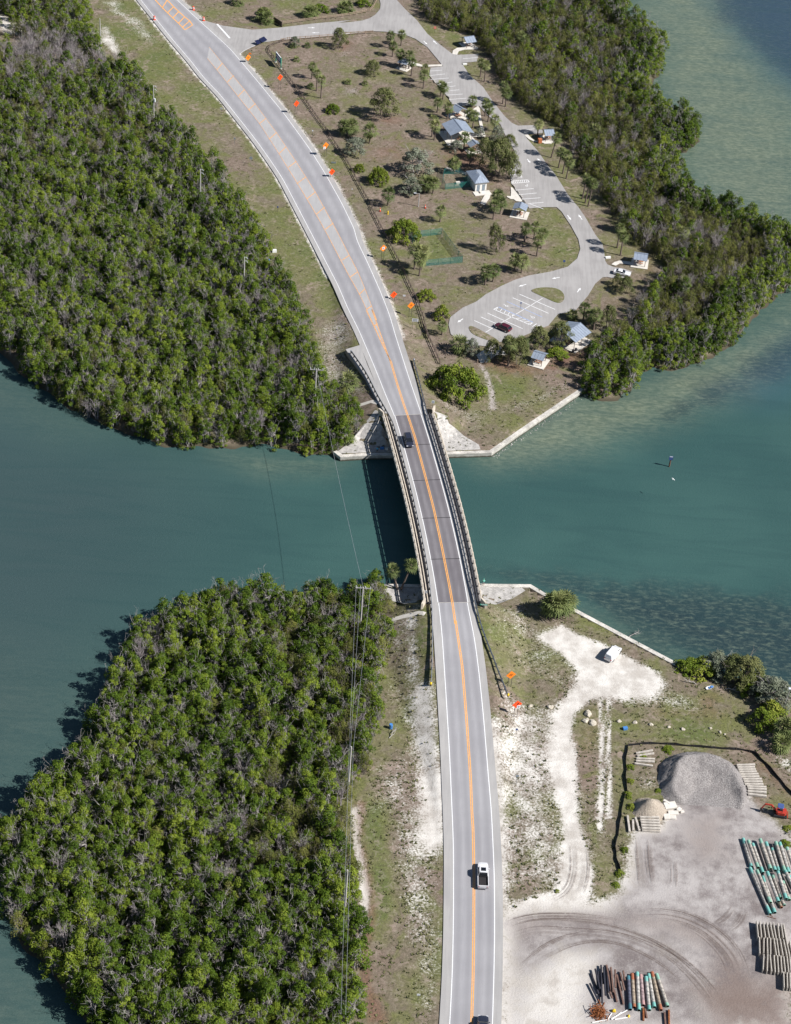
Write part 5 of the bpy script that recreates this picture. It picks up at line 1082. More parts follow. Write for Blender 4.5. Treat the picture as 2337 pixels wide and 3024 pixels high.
tr_(PINE, 'conifer', (38.8,73.6), 7.4, 7.4, 'broad conifer overlapping the pale gable roof')
tr_(BUSH, 'bush_tree', (38.1,69.0), 6.4, 3.6, 'low yellow green bush right of the small striped roof')
tr_(SILV, 'buttonwood', (16.1,65.8), 4.6, 6.0, 'thin pale tree left of the footway to the beach')
tr_(PINE, 'conifer', (51.7,84.2), 5.6, 7.0, 'young conifer at the wood edge right of the pale gable roof')
tr_(PINE, 'conifer', (57.2,102.8), 5.4, 5.0, 'bushy conifer in front of the white coupe'); tr_(PINE, 'conifer', (55.1,106.0), 3.0, 4.0, 'small conifer beside the rear wheel of the white coupe')
tr_(SILV, 'buttonwood', (-45.5,242.5), 4.2, 4.0, 'small grey tree behind the curved road fence')
tr_(BUSH, 'bush_tree', (-58.1,265.5), 5.6, 4.2, 'olive bush behind the top fence corner'); tr_(BUSH, 'bush_tree', (-39.8,272.1), 7.5, 4.0, 'wide bush behind the middle of the top fence')
tr_(BUSH, 'bush_tree', (-25.3,279.6), 6.0, 4.2, 'round bush behind the right end of the top fence')
for i, (p, w, h) in enumerate(zip([(63.4,-45.9),(66.2,-46.5),(69.4,-45.7),(72.8,-47.5),(75.2,-48.9),(76.3,-50.3),(79.3,-53.3),(81.9,-54.5)], (6.5, 8, 8.5, 9, 9, 8, 8.5, 8.5), (5.2, 6, 6.4, 6, 7.2, 7, 6.8, 6.4))):
    plant('shore_tree', (BUSH + SILV + PINE)[i * 2 % 9], p, 'shore tree in the clump at the right, %s from the wall end' % ORD[i], 'tree', 'clump of shore trees at the end of the near sea wall', w, h)
plant('shore_tree', BUSH[0], (77.3,-61.1), 'bright broad leaved tree over the dark shade at the right edge', 'tree', None, 6.5, 7.0); plant('shore_tree', BUSH[1], (79.5,-58.5), 'dark tree behind the bright broad leaved tree at the right edge', 'tree', None, 7.0, 6.4)
for i, (p, w, h) in enumerate(zip([(-21.2,24.5),(-21.9,19.9),(57.6,-70.3),(49.5,-86.6),(49.0,-83.6),(49.6,-79.8),(49.8,-76.0),(52.5,-72.5),(79.3,-88.9),(78.4,-92.8),(46.5,-103.4),(45.7,-106.2),(34.8,-108.8),(47.6,-97.5),(55.0,-81.7)], (3.5, 4, 3, 2.2, 2.4, 2, 2.2, 2.0, 2.4, 2.6, 2.4, 2.0, 1.2, 2.0, 1.8), (3, 2.5, 1.2, 1.4, 1.5, 1.2, 1.2, .8, 1.2, 1.2, 1.4, 1.0, .8, 1.0, .8))):
    plant('weed_bush', BUSH[i % 3], p, 'low green bush on waste ground, %s in order from the west shore' % ORD[i], 'bush', 'low bushes on waste ground', w * .9, h)

# the woods
palms([(52.0,191.7),(50.1,184.1),(29.1,253.7),(21.0,266.0),(30.0,252.2),(73.8,130.6),(69.7,146.6)][:4], (4, 3, 5, 5), 'scattered in the right hand wood above the shelters', s=1.1); palms([(30.4,250.3),(74.1,129.9),(73.0,103.0),(58.0,135.9)], (5, 5, 4.5, 5), 'scattered in the right hand wood by the white coupe', s=1.1)
def fill(poly, sp, seed, land=True, mind=0.6):
    r = random.Random(seed); poly = [tuple(p[:2]) for p in poly]; xs = [p[0] for p in poly]; ys = [p[1] for p in poly]; pts = []
    j = 0; y = min(ys)
    while y < max(ys):
        x = min(xs) + (sp * .5 if j % 2 else 0)
        while x < max(xs):
            pts.append((x + r.uniform(-.5, .5) * sp, y + r.uniform(-.5, .5) * sp)); x += sp
        y += sp * .866; j += 1
    x = np.array([p[0] for p in pts]); y = np.array([p[1] for p in pts]); k = inside(x, y, poly)
    x, y = x[k], y[k]; s = np.maximum(sdf(x, y, LAND_N), sdf(x, y, LAND_S)) + wob(x, y)
    k = s > mind - 1.2; return list(zip(x[k], y[k], s[k]))
WOOD_NW = SHORE_N + [(-14.9,19.9),(-12.8,22.4),(-10.6,26.7),(-10.8,32.6),(-13.2,37.3),(-18.8,43.1),(-22.1,49.7),(-24.0,60.3),(-28.7,78.2)] + [(-42.8,109.7),(-45.2,120.0),(-48.9,129.5),(-52.5,135.7)] + [(-67.2,160.4),(-71.8,170.4),(-78.8,181.2),(-85.9,194.0),(-91.5,205.8),(-97.9,214.3),(-107.0,222.5),(-114.7,236.8),(-114.3,252.4),(-128.5,263.6),(-132.1,275.3)]
WOOD_SW = [p for p in SHORE_S] + [(4.7,-161.9)] + list(reversed([(-2.5,-26.6),(-0.3,-29.5),(0.7,-35.7),(-2.3,-39.9),(0.8,-45.6),(1.2,-53.6),(-1.0,-58.2),(-0.4,-63.4),(1.7,-67.6),(-0.8,-73.3),(-1.8,-85.1),(-4.1,-91.0),(-4.8,-92.8),(-3.2,-103.1),(-1.6,-111.6),(-0.3,-121.0),(0.2,-128.9),(-0.2,-132.8),(0.7,-141.0),(0.8,-147.3)])) + [(-2.9,-25.1)]
WOOD_E = [(-9.7,302.4),(-6.5,287.0),(-3.5,275.2),(0.0,267.4),(8.8,263.6),(16.2,260.1),(17.9,250.8),(20.4,238.2),(23.7,226.1),(27.9,215.4),(34.0,205.4)] + [(40.8,198.6),(42.3,190.7),(44.7,183.1),(46.0,173.2),(49.9,163.4),(52.0,156.0)] + [(54.7,150.1),(58.4,134.1)] + [(56.8,135.7),(60.4,128.5),(66.7,124.1),(69.2,114.0),(68.1,109.5),(60.1,94.1),(57.5,86.1),(52.0,77.3),(46.0,69.6),(43.3,61.9)] + SHORE_N2[:-1] + [(68.7,356.3)]
GRAVE = [(-139.3,224.6),(-129.0,231.2),(-115.3,225.5),(-107.8,214.2),(-106.2,200.5),(-113.5,195.7),(-124.7,198.8),(-133.7,198.8)]
nw = fill(WOOD_NW, 2.3, 1); sw = fill(WOOD_SW, 2.2, 2); ea = fill(WOOD_E, 2.25, 3)
mang = []; oliv = []; bare = []
rr_ = random.Random(5)
CLEAR = [([(-144.9,250.5),(-143.0,249.5),(-139.3,244.1),(-134.2,237.0),(-136.9,232.5),(-132.7,230.6),(-130.7,225.1),(-134.6,221.8),(-140.1,220.8),(-146.6,250.2)])]
def in1(p, poly): return bool(inside(np.array([p[0]]), np.array([p[1]]), [q[:2] for q in poly])[0])
for p in nw:
    if in1(p, CLEAR[0]): continue
    if in1(p, GRAVE): (bare if rr_.random() < .72 else mang if rr_.random() < .35 else oliv).append(p)
    else:
        k = rr_.random(); (bare if k < .12 else oliv if k < (.5 if p[1] > 150 else .22) else mang).append(p)
for p in sw:
    k = rr_.random(); edge = p[0] > -24 and p[1] > -110
    (bare if k < .09 else oliv if k < (.5 if edge else .13) else mang).append(p)
for p in ea:
    k = rr_.random(); sh = p[2] < 9
    (bare if k < (.04 if sh else .14) else mang if k < (.93 if sh else .25) else oliv).append(p)
camv = Vector((0, CAM_Y, CAM_H))
def visible_pt(p):
    q = cam.matrix_world.inverted() @ Vector((p[0], p[1], 4.0)); f = cam_d.lens / 24.0
    return abs(q.x / -q.z * f) < .40 and abs(q.y / -q.z * f) < .515
def key(p): return (not visible_pt(p), (Vector((p[0], p[1], 0)) - camv).length)
def scatter_things(pts, pool, name, label, group, limit=300):
    pts = sorted(pts, key=key); r = random.Random(len(pts))
    for i, p in enumerate(pts[:limit]):
        z = max(ground(p[0], p[1]), -.4); s = r.choice((r.uniform(.55, .95), r.uniform(.9, 1.2), r.uniform(1.1, 1.5)))
        o = thing(name, label, 'tree', (p[0], p[1], z - .05), r.uniform(0, 6.28), group); me = pool[r.randrange(len(pool))]
        sc = (s * r.uniform(.92, 1.1), s * r.uniform(.92, 1.1), s * r.uniform(.85, 1.12))
        inst('trunk', me[0], o, (0, 0, 0), (0, 0, 0), sc); inst('crown', me[1], o, (0, 0, 0), (0, 0, 0), sc)
    return pts[limit:]
rest = []
rest += [(p, 0) for p in scatter_things(mang, MANG, 'mangrove_tree', 'mangrove tree in the dense wood on the lower left island', 'mangrove trees of the near island')]
rest += [(p, 1) for p in scatter_things(oliv, OLIV, 'scrub_tree', 'olive green scrub tree inside one of the coastal woods', 'olive scrub trees of the woods')]
rest += [(p, 2) for p in scatter_things(bare, BARE, 'bare_tree', 'leafless grey tree standing among the green woods', 'bare grey trees of the woods')]
# the remaining trees of the woods: one object, each tree an instance on a point
hid = bpy.data.collections.new('wood_tree_forms'); forms = []
for pool in (MANG, OLIV, BARE):
    ids = []
    for k, (a, c) in enumerate(pool):
        bm = bmesh.new(); bm.from_mesh(c); nf = len(bm.faces); bm.from_mesh(a)
        lay = bm.verts.layers.float.get('tint'); bm.faces.ensure_lookup_table()
        for f in bm.faces[nf:]: f.material_index = 1
        me = bpy.data.meshes.new('wood_tree_form'); bm.to_mesh(me); bm.free(); me.materials.append(c.materials[0]); me.materials.append(a.materials[0])
        o = bpy.data.objects.new('wood_tree_form_%02d' % len(forms), me); hid.objects.link(o); ids.append(len(forms)); forms.append(o)
    pool.append(ids) if False else None
base_id = {0: (0, len(MANG)), 1: (len(MANG), len(OLIV)), 2: (len(MANG) + len(OLIV), len(BARE))}
if rest:
    r = random.Random(77); me = bpy.data.meshes.new('coastal_wood'); co = []; vi = []; ro = []; sc = []
    for p, kd in rest:
        co.append((p[0], p[1], max(ground(p[0], p[1]), -.4) - .05)); b0, n0 = base_id[kd]; vi.append(b0 + r.randrange(n0)); ro.append(r.uniform(0, 6.28)); sc.append(r.choice((r.uniform(.55, .95), r.uniform(.9, 1.2), r.uniform(1.1, 1.5))))
    me.from_pydata(co, [], [])
    for k, t, v in (('form', 'INT', vi), ('turn', 'FLOAT', ro), ('size', 'FLOAT', sc)): a = me.attributes.new(k, t, 'POINT'); a.data.foreach_set('value', v)
    wood = tag(link('coastal_wood', me), 'dense green coastal wood covering the far left bank and the far right shore', 'wood', kind='stuff')
    ng = bpy.data.node_groups.new('wood_scatter', 'GeometryNodeTree'); ng.interface.new_socket('Geometry', in_out='INPUT', socket_type='NodeSocketGeometry'); ng.interface.new_socket('Geometry', in_out='OUTPUT', socket_type='NodeSocketGeometry')
    n = ng.nodes; gi = n.new('NodeGroupInput'); go = n.new('NodeGroupOutput'); ip = n.new('GeometryNodeInstanceOnPoints'); ci = n.new('GeometryNodeCollectionInfo')
    ci.inputs['Collection'].default_value = hid; ci.inputs['Separate Children'].default_value = True; ci.inputs['Reset Children'].default_value = True
    def na(nm, t): q = n.new('GeometryNodeInputNamedAttribute'); q.data_type = t; q.inputs['Name'].default_value = nm; return q.outputs['Attribute']
    cx = n.new('ShaderNodeCombineXYZ'); ng.links.new(na('turn', 'FLOAT'), cx.inputs[2])
    e2r = n.new('FunctionNodeEulerToRotation'); ng.links.new(cx.outputs[0], e2r.inputs[0])
    ng.links.new(gi.outputs[0], ip.inputs['Points']); ng.links.new(ci.outputs[0], ip.inputs['Instance']); ip.inputs['Pick Instance'].default_value = True
    ng.links.new(na('form', 'INT'), ip.inputs['Instance Index']); ng.links.new(e2r.outputs[0], ip.inputs['Rotation']); ng.links.new(na('size', 'FLOAT'), ip.inputs['Scale']); ng.links.new(ip.outputs[0], go.inputs[0])
    md = wood.modifiers.new('scatter', 'NODES'); md.node_group = ng
# tufts of grass and weed, far too many to count: one object
tf = MB(); r = random.Random(55); gm = (GZ > .9) & (np.abs(GX) < 260) & (np.abs(GY) < 400)
rdist = np.full(GX.shape, 1e9)
for i in range(0, NR - 4, 4): rdist = np.minimum(rdist, seg_dist(GX, GY, road_c[i], road_c[i + 4])[0])
gm &= (rdist > 6.6) & ~inside(GX, GY, [p[:2] for p in DRV]) & (GA['yard'] < .35)
for poly in (WOOD_NW, WOOD_SW, WOOD_E): gm &= ~inside(GX, GY, [p[:2] for p in poly])
ii = np.argwhere(gm)
for a, c in ii:
    g = GA['grass'][a, c]; pr = .75 * max(0, 1 - abs(g - .6) / .3) + (.22 if g > .85 else 0)
    if GY[a, c] > 60 or g < .56: pr *= .45
    if r.random() > pr: continue
    for _ in range(1 if r.random() < .6 else 2):
        x = GX[a, c] + r.uniform(-.7, .7); y = GY[a, c] + r.uniform(-.7, .7); z = GZ[a, c]; k = r.uniform(.10, .30); t0 = r.random()
        for j in range(5):
            an = r.uniform(0, 6.28); d = Vector((math.cos(an), math.sin(an), r.uniform(.3, .9))) * k; w = Vector((-d.y, d.x, 0)) * .55
            tf.add([(x, y, z), tuple(Vector((x, y, z)) + d * .6 + w), tuple(Vector((x, y, z)) + d * 1.3), tuple(Vector((x, y, z)) + d * .6 - w)], [(0, 1, 2, 3)], t0)
tfm = tf.mesh('grass_tufts'); tfm.materials.append(leaf_tuft); tag(link('grass_tufts', tfm), 'sparse tufts of grass and weed over sand and lawn', 'grass', kind='stuff')
print('tufts', len(tf.f))
print('woods', len(mang), len(oliv), len(bare), len(rest))
def road_dir(p):
    i = min(range(NR), key=lambda k: (road_c[k].xy - Vector(p[:2])).length); d = road_c[max(i - 3, 0)] - road_c[min(i + 3, NR - 1)]; return math.atan2(d.y, d.x), road_c[i].z   # heading north

# ------------------------------------------------------------------ shelters and the restroom building
seam = pm('roof_seam', (0.27, 0.31, 0.38), 0.4, 0.1, 1.0, metal=0.3)
post_brown = pm('post_brown', (0.20, 0.15, 0.13), 0.7, 0.2, 3.0)
wall_white = pm('wall_white', (0.70, 0.68, 0.64), 0.8, 0.08, 1.0)
door_grey = pm('door_grey', (0.20, 0.24, 0.28), 0.6, 0.1, 2.0)
def picnic_table(loc, rz, label, mat=table_brown):
    t = thing('picnic_table', label, 'picnic table', loc, rz)
    m = MB(); m.box((0, 0, .74), (1.8, .75, .06)); m.build('table_top', mat, t)
    for s in (-1, 1):
        m = MB(); m.box((0, s * .68, .44), (1.8, .28, .05)); m.build('bench', mat, t)
    for s in (-1, 1):
        m = MB(); m.box((s * .6, 0, .40), (.08, 1.45, .07)); m.box((s * .6, .3, .36), (.08, .08, .72)); m.box((s * .6, -.3, .36), (.08, .08, .72)); m.build('leg_frame', post_steel, t)
def shelter(r0, r1, half, rise, zr, label, slab=True, posts=2, tables=1, slab_grow=.35, tmat=table_brown, ztop=None):
    """open shelter: gable roof with its ridge from r0 to r1, slopes reaching 'half' sideways and 'rise' down"""
    a = Vector((*r0, 0)); c = Vector((*r1, 0)); m_ = (a + c) / 2; d = c - a; L_ = d.length; rz = math.atan2(d.y, d.x); g = 1.2
    t = thing('picnic_shelter', label, 'shelter', (m_.x, m_.y, g), rz); H_ = zr - g
    for s in (-1, 1):
        m = MB(); y1 = s * half
        ring = lambda z: [(-L_ / 2, 0, H_ + z), (L_ / 2, 0, H_ + z), (L_ / 2, y1, H_ - rise + z), (-L_ / 2, y1, H_ - rise + z)]
        m.loft([ring(-.09), ring(0)]); sl = m.build('roof_slope', roof_metal, t)
        n = max(3, int(L_ / .8)); m = MB()
        for k in range(n + 1):
            x = -L_ / 2 + .04 + (L_ - .08) * k / n; m.beam((x, s * .03, H_ + .02), (x, y1, H_ - rise + .02), .05, .05)
        m.build('roof_seam', seam, sl)
    m = MB(); m.beam((-L_ / 2 - .03, 0, H_ + .02), (L_ / 2 + .03, 0, H_ + .02), .3, .06); m.build('ridge_cap', seam, t)
    for sx in np.linspace(-L_ / 2 + .45, L_ / 2 - .45, posts):
        for s in (-1, 1):
            m = MB(); y = s * (half - .55); m.tube([(sx, y, .1), (sx, y, H_ - rise * (half - .55) / half - .08)], .09, 6); m.build('post', post_brown, t)
    for s in (-1, 1):
        m = MB(); y = s * (half - .55); z = H_ - rise * (half - .55) / half - .16; m.beam((-L_ / 2 + .2, y, z), (L_ / 2 - .2, y, z), .12, .16); m.build('eave_beam', post_brown, t)
    if slab: m = MB(); m.box((0, 0, .13), (L_ + slab_grow * 2, half * 2 + slab_grow * 2, .14)); m.build('floor_slab', slab_concrete, t)
    for k in range(tables):
        x = 0 if tables == 1 else -L_ / 2 + L_ * (k + .5) / tables
        p = m_ + d.normalized() * x; picnic_table((p.x, p.y, g + .2), rz, 'picnic table%s under the %s' % ('' if tables == 1 else ', %s,' % ORD[k], label.split(' in the')[0].split(' by the')[0].split(' beside')[0]), tmat)
    return t
shelter((10.0,252.4), (13.4,254.2), 2.3, 1.15, 4.6, 'small metal roofed shelter beside the first lay-by of the drive')
shelter((-10.3,233.0), (-7.2,231.5), 2.0, .9, 4.4, 'shaded shelter half hidden by palms at the upper bays', tmat=pale_wood)
shelter((8.4,201.4), (10.8,198.9), 2.0, 1.1, 4.8, 'small blue roofed shelter behind the big gable roof', slab_grow=1.0)
shelter((8.2,189.7), (11.1,182.4), 3.9, 1.35, 5.6, 'big pale gable roofed shelter in the middle of the park', posts=3, tables=2, slab_grow=.8)
shelter((14.2,179.0), (15.5,176.5), 2.0, 1.0, 4.6, 'small pale roofed shelter in front of the big gable roof')
shelter((29.0,142.5), (28.3,138.9), 2.0, .75, 4.6, 'small gable shelter by the lower end of the middle bays', slab_grow=.5)
shelter((35.9,189.2), (39.0,190.1), 2.1, 1.1, 4.6, 'small shelter beside the second lay-by and the orange grill')
shelter((60.2,118.9), (64.0,118.4), 2.2, .9, 4.5, 'small shelter behind the white coupe', slab_grow=.45)
shelter((44.0,78.9), (39.7,73.3), 3.7, 1.25, 5.4, 'pale gable roofed shelter right of the lower lot', posts=3, tables=2, slab_grow=.5)
shelter((31.8,65.3), (34.9,64.1), 2.0, .9, 4.4, 'small striped metal shelter below the lower lot', tables=1, slab_grow=.5)
# restroom: walls, hip roof with seams, door and window openings
q = [Vector((*p, 0)) for p in [(12.7,159.1),(16.7,160.8),(19.6,153.6),(15.3,151.8)]]
cen = sum(q, Vector()) / 4; u = (q[3] - q[0]) + (q[2] - q[1]); L_ = u.length / 2; w_ = ((q[1] - q[0]).length + (q[2] - q[3]).length) / 2; rz = math.atan2(u.y, u.x)
t = thing('restroom_building', 'white restroom building with a pale blue metal hip roof beside its fenced yard', 'building', (cen.x, cen.y, 1.2), rz)
m = MB(); m.box((0, 0, 1.5), (L_ - 1.0, w_ - 1.0, 3.0)); m.build('wall', wall_white, t)
hx, hy, e_, rg = L_ / 2, w_ / 2, 3.02, 4.35; rl = max(.2, L_ / 2 - w_ / 2)
roof = MB(); roof.add([(-hx, -hy, e_), (hx, -hy, e_), (hx, hy, e_), (-hx, hy, e_), (-rl, 0, rg), (rl, 0, rg), (-hx, -hy, e_ - .12), (hx, -hy, e_ - .12), (hx, hy, e_ - .12), (-hx, hy, e_ - .12)],
    [(0, 1, 5, 4), (2, 3, 4, 5), (1, 2, 5), (3, 0, 4), (0, 6, 7, 1), (1, 7, 8, 2), (2, 8, 9, 3), (3, 9, 6, 0), (6, 9, 8, 7)])
rf = roof.build('roof', roof_metal, t); m = MB()
for s in (-1, 1):
    for k in range(9):
        x = -hx + L_ * (k + .5) / 9; f = min(1, (hx - abs(x)) / (hx - rl)); m.beam((x, s * hy, e_ + .02), (x, s * hy * (1 - f), e_ + (rg - e_) * f + .02), .05, .05)
    for k in range(6):
        y = -hy + w_ * (k + .5) / 6; f = 1 - abs(y) / hy; m.beam((s * hx, y, e_ + .02), (s * (hx - (hx - rl) * f), y, e_ + (rg - e_) * f + .02), .05, .05)
m.build('roof_seam', seam, rf); m = MB(); m.tube([(.2, -.4, 4.0), (.2, -.4, 4.7)], .08, 8); m.build('vent_pipe', insulator, rf)
for x, y, rz_ in ((L_ / 2 - .5, -.8, 0), (L_ / 2 - .5, .8, 0)): m = MB(); m.box((x, y, 1.05), (.06, .9, 2.1)); dd = m.build('door', door_grey, t); m = MB(); m.box((x + .05, y + .35, 1.0), (.05, .06, .2)); m.build('handle', chrome, dd)
for x in (-1.2, .8):
    for s in (-1, 1): m = MB(); m.box((x, s * (w_ / 2 - .5), 2.3), (.9, .05, .4)); m.build('window', glass, t)
m = MB(); m.box((L_ / 2 + .9, 0, .1), (2.4, w_ + .6, .16)); m.build('porch_slab', slab_concrete, t)
m = MB(); m.box((L_ / 2 + .6, -w_ * .1, .35), (1.2, .5, .35)); tag(m.build('bench_seat', slab_concrete, t))

# ------------------------------------------------------------------ fences
def fence_rails(pts, label, mat, posts_h=1.15, rails=(.45, .95), sp=2.4, pmat=None, zadd=0.0):
    t = thing('rail_fence', label, 'fence'); L = resample([(p[0], p[1], 0) for p in pts], sp)
    pb = unit_box('fence_post', pmat or mat); rb = unit_box('fence_rail', mat)
    for p in L: p.z = ground(p.x, p.y) + zadd
    for i, p in enumerate(L):
        inst('post', pb, t, p + Vector((0, 0, posts_h / 2)), (0, 0, random.uniform(0, 1.5)), (.16, .16, posts_h))
        if i + 1 < len(L):
            for h in rails: beam_inst('rail', rb, t, p + Vector((0, 0, h)), L[i + 1] + Vector((0, 0, h)), .07, .17)
    return t
FENCE = [(-48.3,246.2),(-50.6,243.8),(-52.5,241.8),(-53.5,239.7),(-53.7,237.7),(-53.2,235.4),(-51.5,231.9),(-48.3,224.5),(-44.5,215.8),(-41.7,209.7),(-38.9,203.2),(-35.6,195.4),(-32.6,188.2),(-29.7,182.1)] + [(-30.1,182.6),(-26.2,172.9),(-23.2,165.5),(-20.7,158.2),(-18.2,150.7),(-15.8,143.7),(-13.7,138.0)] + [(-13.8,137.1),(-11.3,129.4),(-8.9,121.9),(-6.6,115.1),(-3.3,104.8),(-0.8,96.3),(1.4,89.0),(3.3,80.8),(4.8,71.9)] + [(2.9,79.3),(4.9,72.3),(6.7,66.0),(8.2,60.6)]
fence_rails(FENCE, 'long dark timber rail fence running beside the road past the park', fence_wood)
fence_rails([(-50.3,244.9),(-47.7,246.4),(-44.2,247.7),(-40.7,249.0),(-35.2,251.2),(-27.8,254.6),(-25.4,255.5),(-20.5,257.2)], 'pale timber rail fence along the near side of the entrance drive', pale_wood)
fence_rails([(-51.4,258.3),(-46.2,261.3),(-40.4,264.4),(-34.4,267.3),(-29.3,270.1),(-25.3,272.8),(-22.6,275.3),(-21.5,278.8),(-20.8,284.2),(-20.8,291.5)], 'brown timber rail fence along the far side of the entrance drive', pale_wood)
g0, g1 = (-54.3,260.2), (-51.1,256.3)
t = thing('timber_gate', 'dark solid timber gate panel at the left end of the far drive fence', 'gate', (g0[0], g0[1], 1.2)); d = Vector(g1) - Vector(g0)
for k in range(9):
    p = d * (k + .5) / 9; m = MB(); m.box((p.x, p.y, .95), (d.length / 9 * .92, .06, 1.8), math.atan2(d.y, d.x)); m.build('board', timber_post, t)
for k in (0, 1): p = d * k; m = MB(); m.box((p.x, p.y, 1.0), (.18, .18, 2.05)); m.build('post', fence_wood, t)
m, N, L, b = nodes('mesh_screen')
b.inputs['Base Color'].default_value = (0.03, 0.22, 0.19, 1); b.inputs['Roughness'].default_value = .6
n_ = noise(N, L, 1.5, 3, .6, pos(N, L)); mixs = N.new('ShaderNodeMixShader'); tb = N.new('ShaderNodeBsdfTransparent')
L.new(math_(N, L, 'MULTIPLY_ADD', n_, .25, .28), mixs.inputs[0]); L.new(tb.outputs[0], mixs.inputs[1]); L.new(b.outputs[0], mixs.inputs[2]); L.new(mixs.outputs[0], N['Material Output'].inputs[0])
mesh_green = m; post_green = pm('post_green', (.015, .12, .11), .5, .2, 3.0)
def mesh_fence(pts, label, h=2.0, closed=True, sp=3.0):
    t = thing('mesh_fence', label, 'fence'); P_ = [Vector((p[0], p[1], 1.2)) for p in pts]; 
    if closed: P_.append(P_[0])
    for a, c in zip(P_, P_[1:]):
        n = max(1, int(round((c - a).length / sp)))
        for k in range(n):
            p, q = a.lerp(c, k / n), a.lerp(c, (k + 1) / n)
            m = MB(); up = Vector((0, 0, h)); lo = Vector((0, 0, .05)); m.add([p + lo, q + lo, q + up, p + up], [(0, 1, 2, 3)]); m.build('mesh_panel', mesh_green, t)
            m = MB(); m.tube([p, p + Vector((0, 0, h + .08))], .045, 6); m.build('post', post_green, t)
            m = MB(); m.tube([p + up, q + up], .03, 5); m.build('top_rail', post_green, t)
mesh_fence([(-2.4,122.5),(6.6,126.1),(12.8,111.5),(2.9,108.1)], 'green mesh fence around the grassy pen in the park lawn')
mesh_fence([(6.3,161.6),(10.9,162.7),(12.5,158.4),(14.9,155.4),(6.9,152.4),(6.0,155.9)], 'green mesh fence around the yard left of the restroom building', h=1.9)
# silt fence of the yard
SILT = [(46.8,-103.9),(46.1,-100.0),(45.9,-97.4),(46.9,-92.3),(47.6,-87.7),(48.0,-85.3),(48.8,-82.7),(48.8,-78.7),(49.1,-73.5),(49.7,-70.1),(52.5,-69.4),(55.8,-68.9),(62.6,-68.9),(68.5,-68.9),(72.7,-68.8),(75.0,-69.5),(76.2,-71.2),(77.6,-73.3),(79.3,-76.6),(81.0,-79.5),(82.4,-81.8)]
t = thing('silt_fence', 'low black fabric silt fence around the works yard', 'fence'); L2 = resample([(p[0], p[1], 0) for p in SILT], 1.6)
for p in L2: p.z = ground(p.x, p.y)
for i, (p, q) in enumerate(zip(L2, L2[1:])):
    m = MB(); d = (q - p).normalized(); s_ = Vector((d.y, -d.x, 0)); h0, h1 = .62 + .12 * math.sin(i * 1.7), .62 + .12 * math.sin((i + 1) * 1.7); l0, l1 = .12 * math.sin(i * 2.3), .12 * math.sin((i + 1) * 2.3)
    m.loft([[p - s_ * .012, p + s_ * .012, p + s_ * (l0 + .012) + Vector((0, 0, h0)), p + s_ * (l0 - .012) + Vector((0, 0, h0))], [q - s_ * .012, q + s_ * .012, q + s_ * (l1 + .012) + Vector((0, 0, h1)), q + s_ * (l1 - .012) + Vector((0, 0, h1))]])
    m.build('fabric_panel', silt_black, t); m = MB(); m.box(p + Vector((0, 0, .5)), (.05, .05, 1.0)); m.build('stake', fence_wood, t)

# ------------------------------------------------------------------ signs and posts
def facing(p): return math.atan2(0, 1)
def diamond_sign(base, h, mat, label, side=1.5, single=False, plaque=None, mark='lines', low=0.0, yaw=0.0, group='orange diamond road work signs'):
    x, y = base[:2]; z = ground(x, y); yaw = road_dir(base)[0] - math.pi / 2 + .25; t = thing('road_sign', label, 'road sign', (x, y, z), yaw, group)
    r = side * .707
    m = MB(); m.loft([[(0, -.03 + k, h - r), (r, -.03 + k, h), (0, -.03 + k, h + r), (-r, -.03 + k, h)] for k in (-.02, .02)]); f = m.build('sign_panel', mat, t)
    for s in ((0,) if single else (-.36, .36)): m = MB(); m.tube([(s, .05, -.2), (s, .05, h - (r - abs(s)) * .2)], .05, 6); m.build('post', post_steel, t)
    if mark == 'lines':
        for k, w in ((.22, .62), (0, .9), (-.22, .62)):
            n = 4
            for j in range(n): m = MB(); m.box((-w / 2 + w * (j + .5) / n, -.058, h + k), (w / n * .72, .012, .11)); m.build('lettering', sign_black, f)
    else:
        m = MB(); m.add([(-.08, -.056, h - .35), (.08, -.056, h - .35), (.08, -.056, h - .02), (.24, -.056, h + .16), (.36, -.056, h + .05), (.36, -.056, h + .42), (.0, -.056, h + .40), (.12, -.056, h + .28), (-.08, -.056, h + .06)],
            [(0, 1, 2, 8), (8, 2, 3, 7), (7, 3, 4, 5, 6)]); m.build('arrow_mark', sign_black, f)
    if plaque: m = MB(); m.box((plaque[0], -.09, plaque[1]), (.75, .03, .75)); q = m.build('plaque', sign_white, t); m = MB(); m.box((plaque[0], -.112, plaque[1] + .1), (.5, .012, .12)); m.box((plaque[0], -.112, plaque[1] - .12), (.4, .012, .12)); m.build('lettering', sign_black, q)
    return t
diamond_sign((-59.2,226.6), 1.9, sign_orange, 'orange diamond sign at the corner of the entrance drive', single=True, mark='lines')
diamond_sign((-47.2,209.4), 4.1, sign_red, 'red orange arrow diamond sign on tall posts right below the big park sign', mark='arrow')
diamond_sign((-40.5,192.8), 3.7, sign_red, 'second arrow diamond on tall posts, one below the big park sign pair', mark='arrow')
diamond_sign((-29.4,166.8), 3.7, sign_orange, 'tilted orange diamond sign with a white plaque near the silvery tree', plaque=(-.45, 3.0))
diamond_sign((-26.5,154.1), 1.9, sign_red, 'bright red diamond sign on a short post beside the hatched median', mark='arrow')
diamond_sign((-9.1,110.0), 3.5, sign_orange, 'orange diamond sign with a white square in the middle', plaque=(0, 3.5), mark='none')
diamond_sign((-5.1,88.6), 1.9, sign_red, 'plain red diamond sign on a short post above the bridge approach', mark='none')
diamond_sign((-0.3,81.5), 3.7, sign_orange, 'orange diamond sign on tall posts just before the lower drive')
diamond_sign((25.9,-57.3), 3.3, sign_orange, 'orange diamond sign by the end of the near right guard rail')
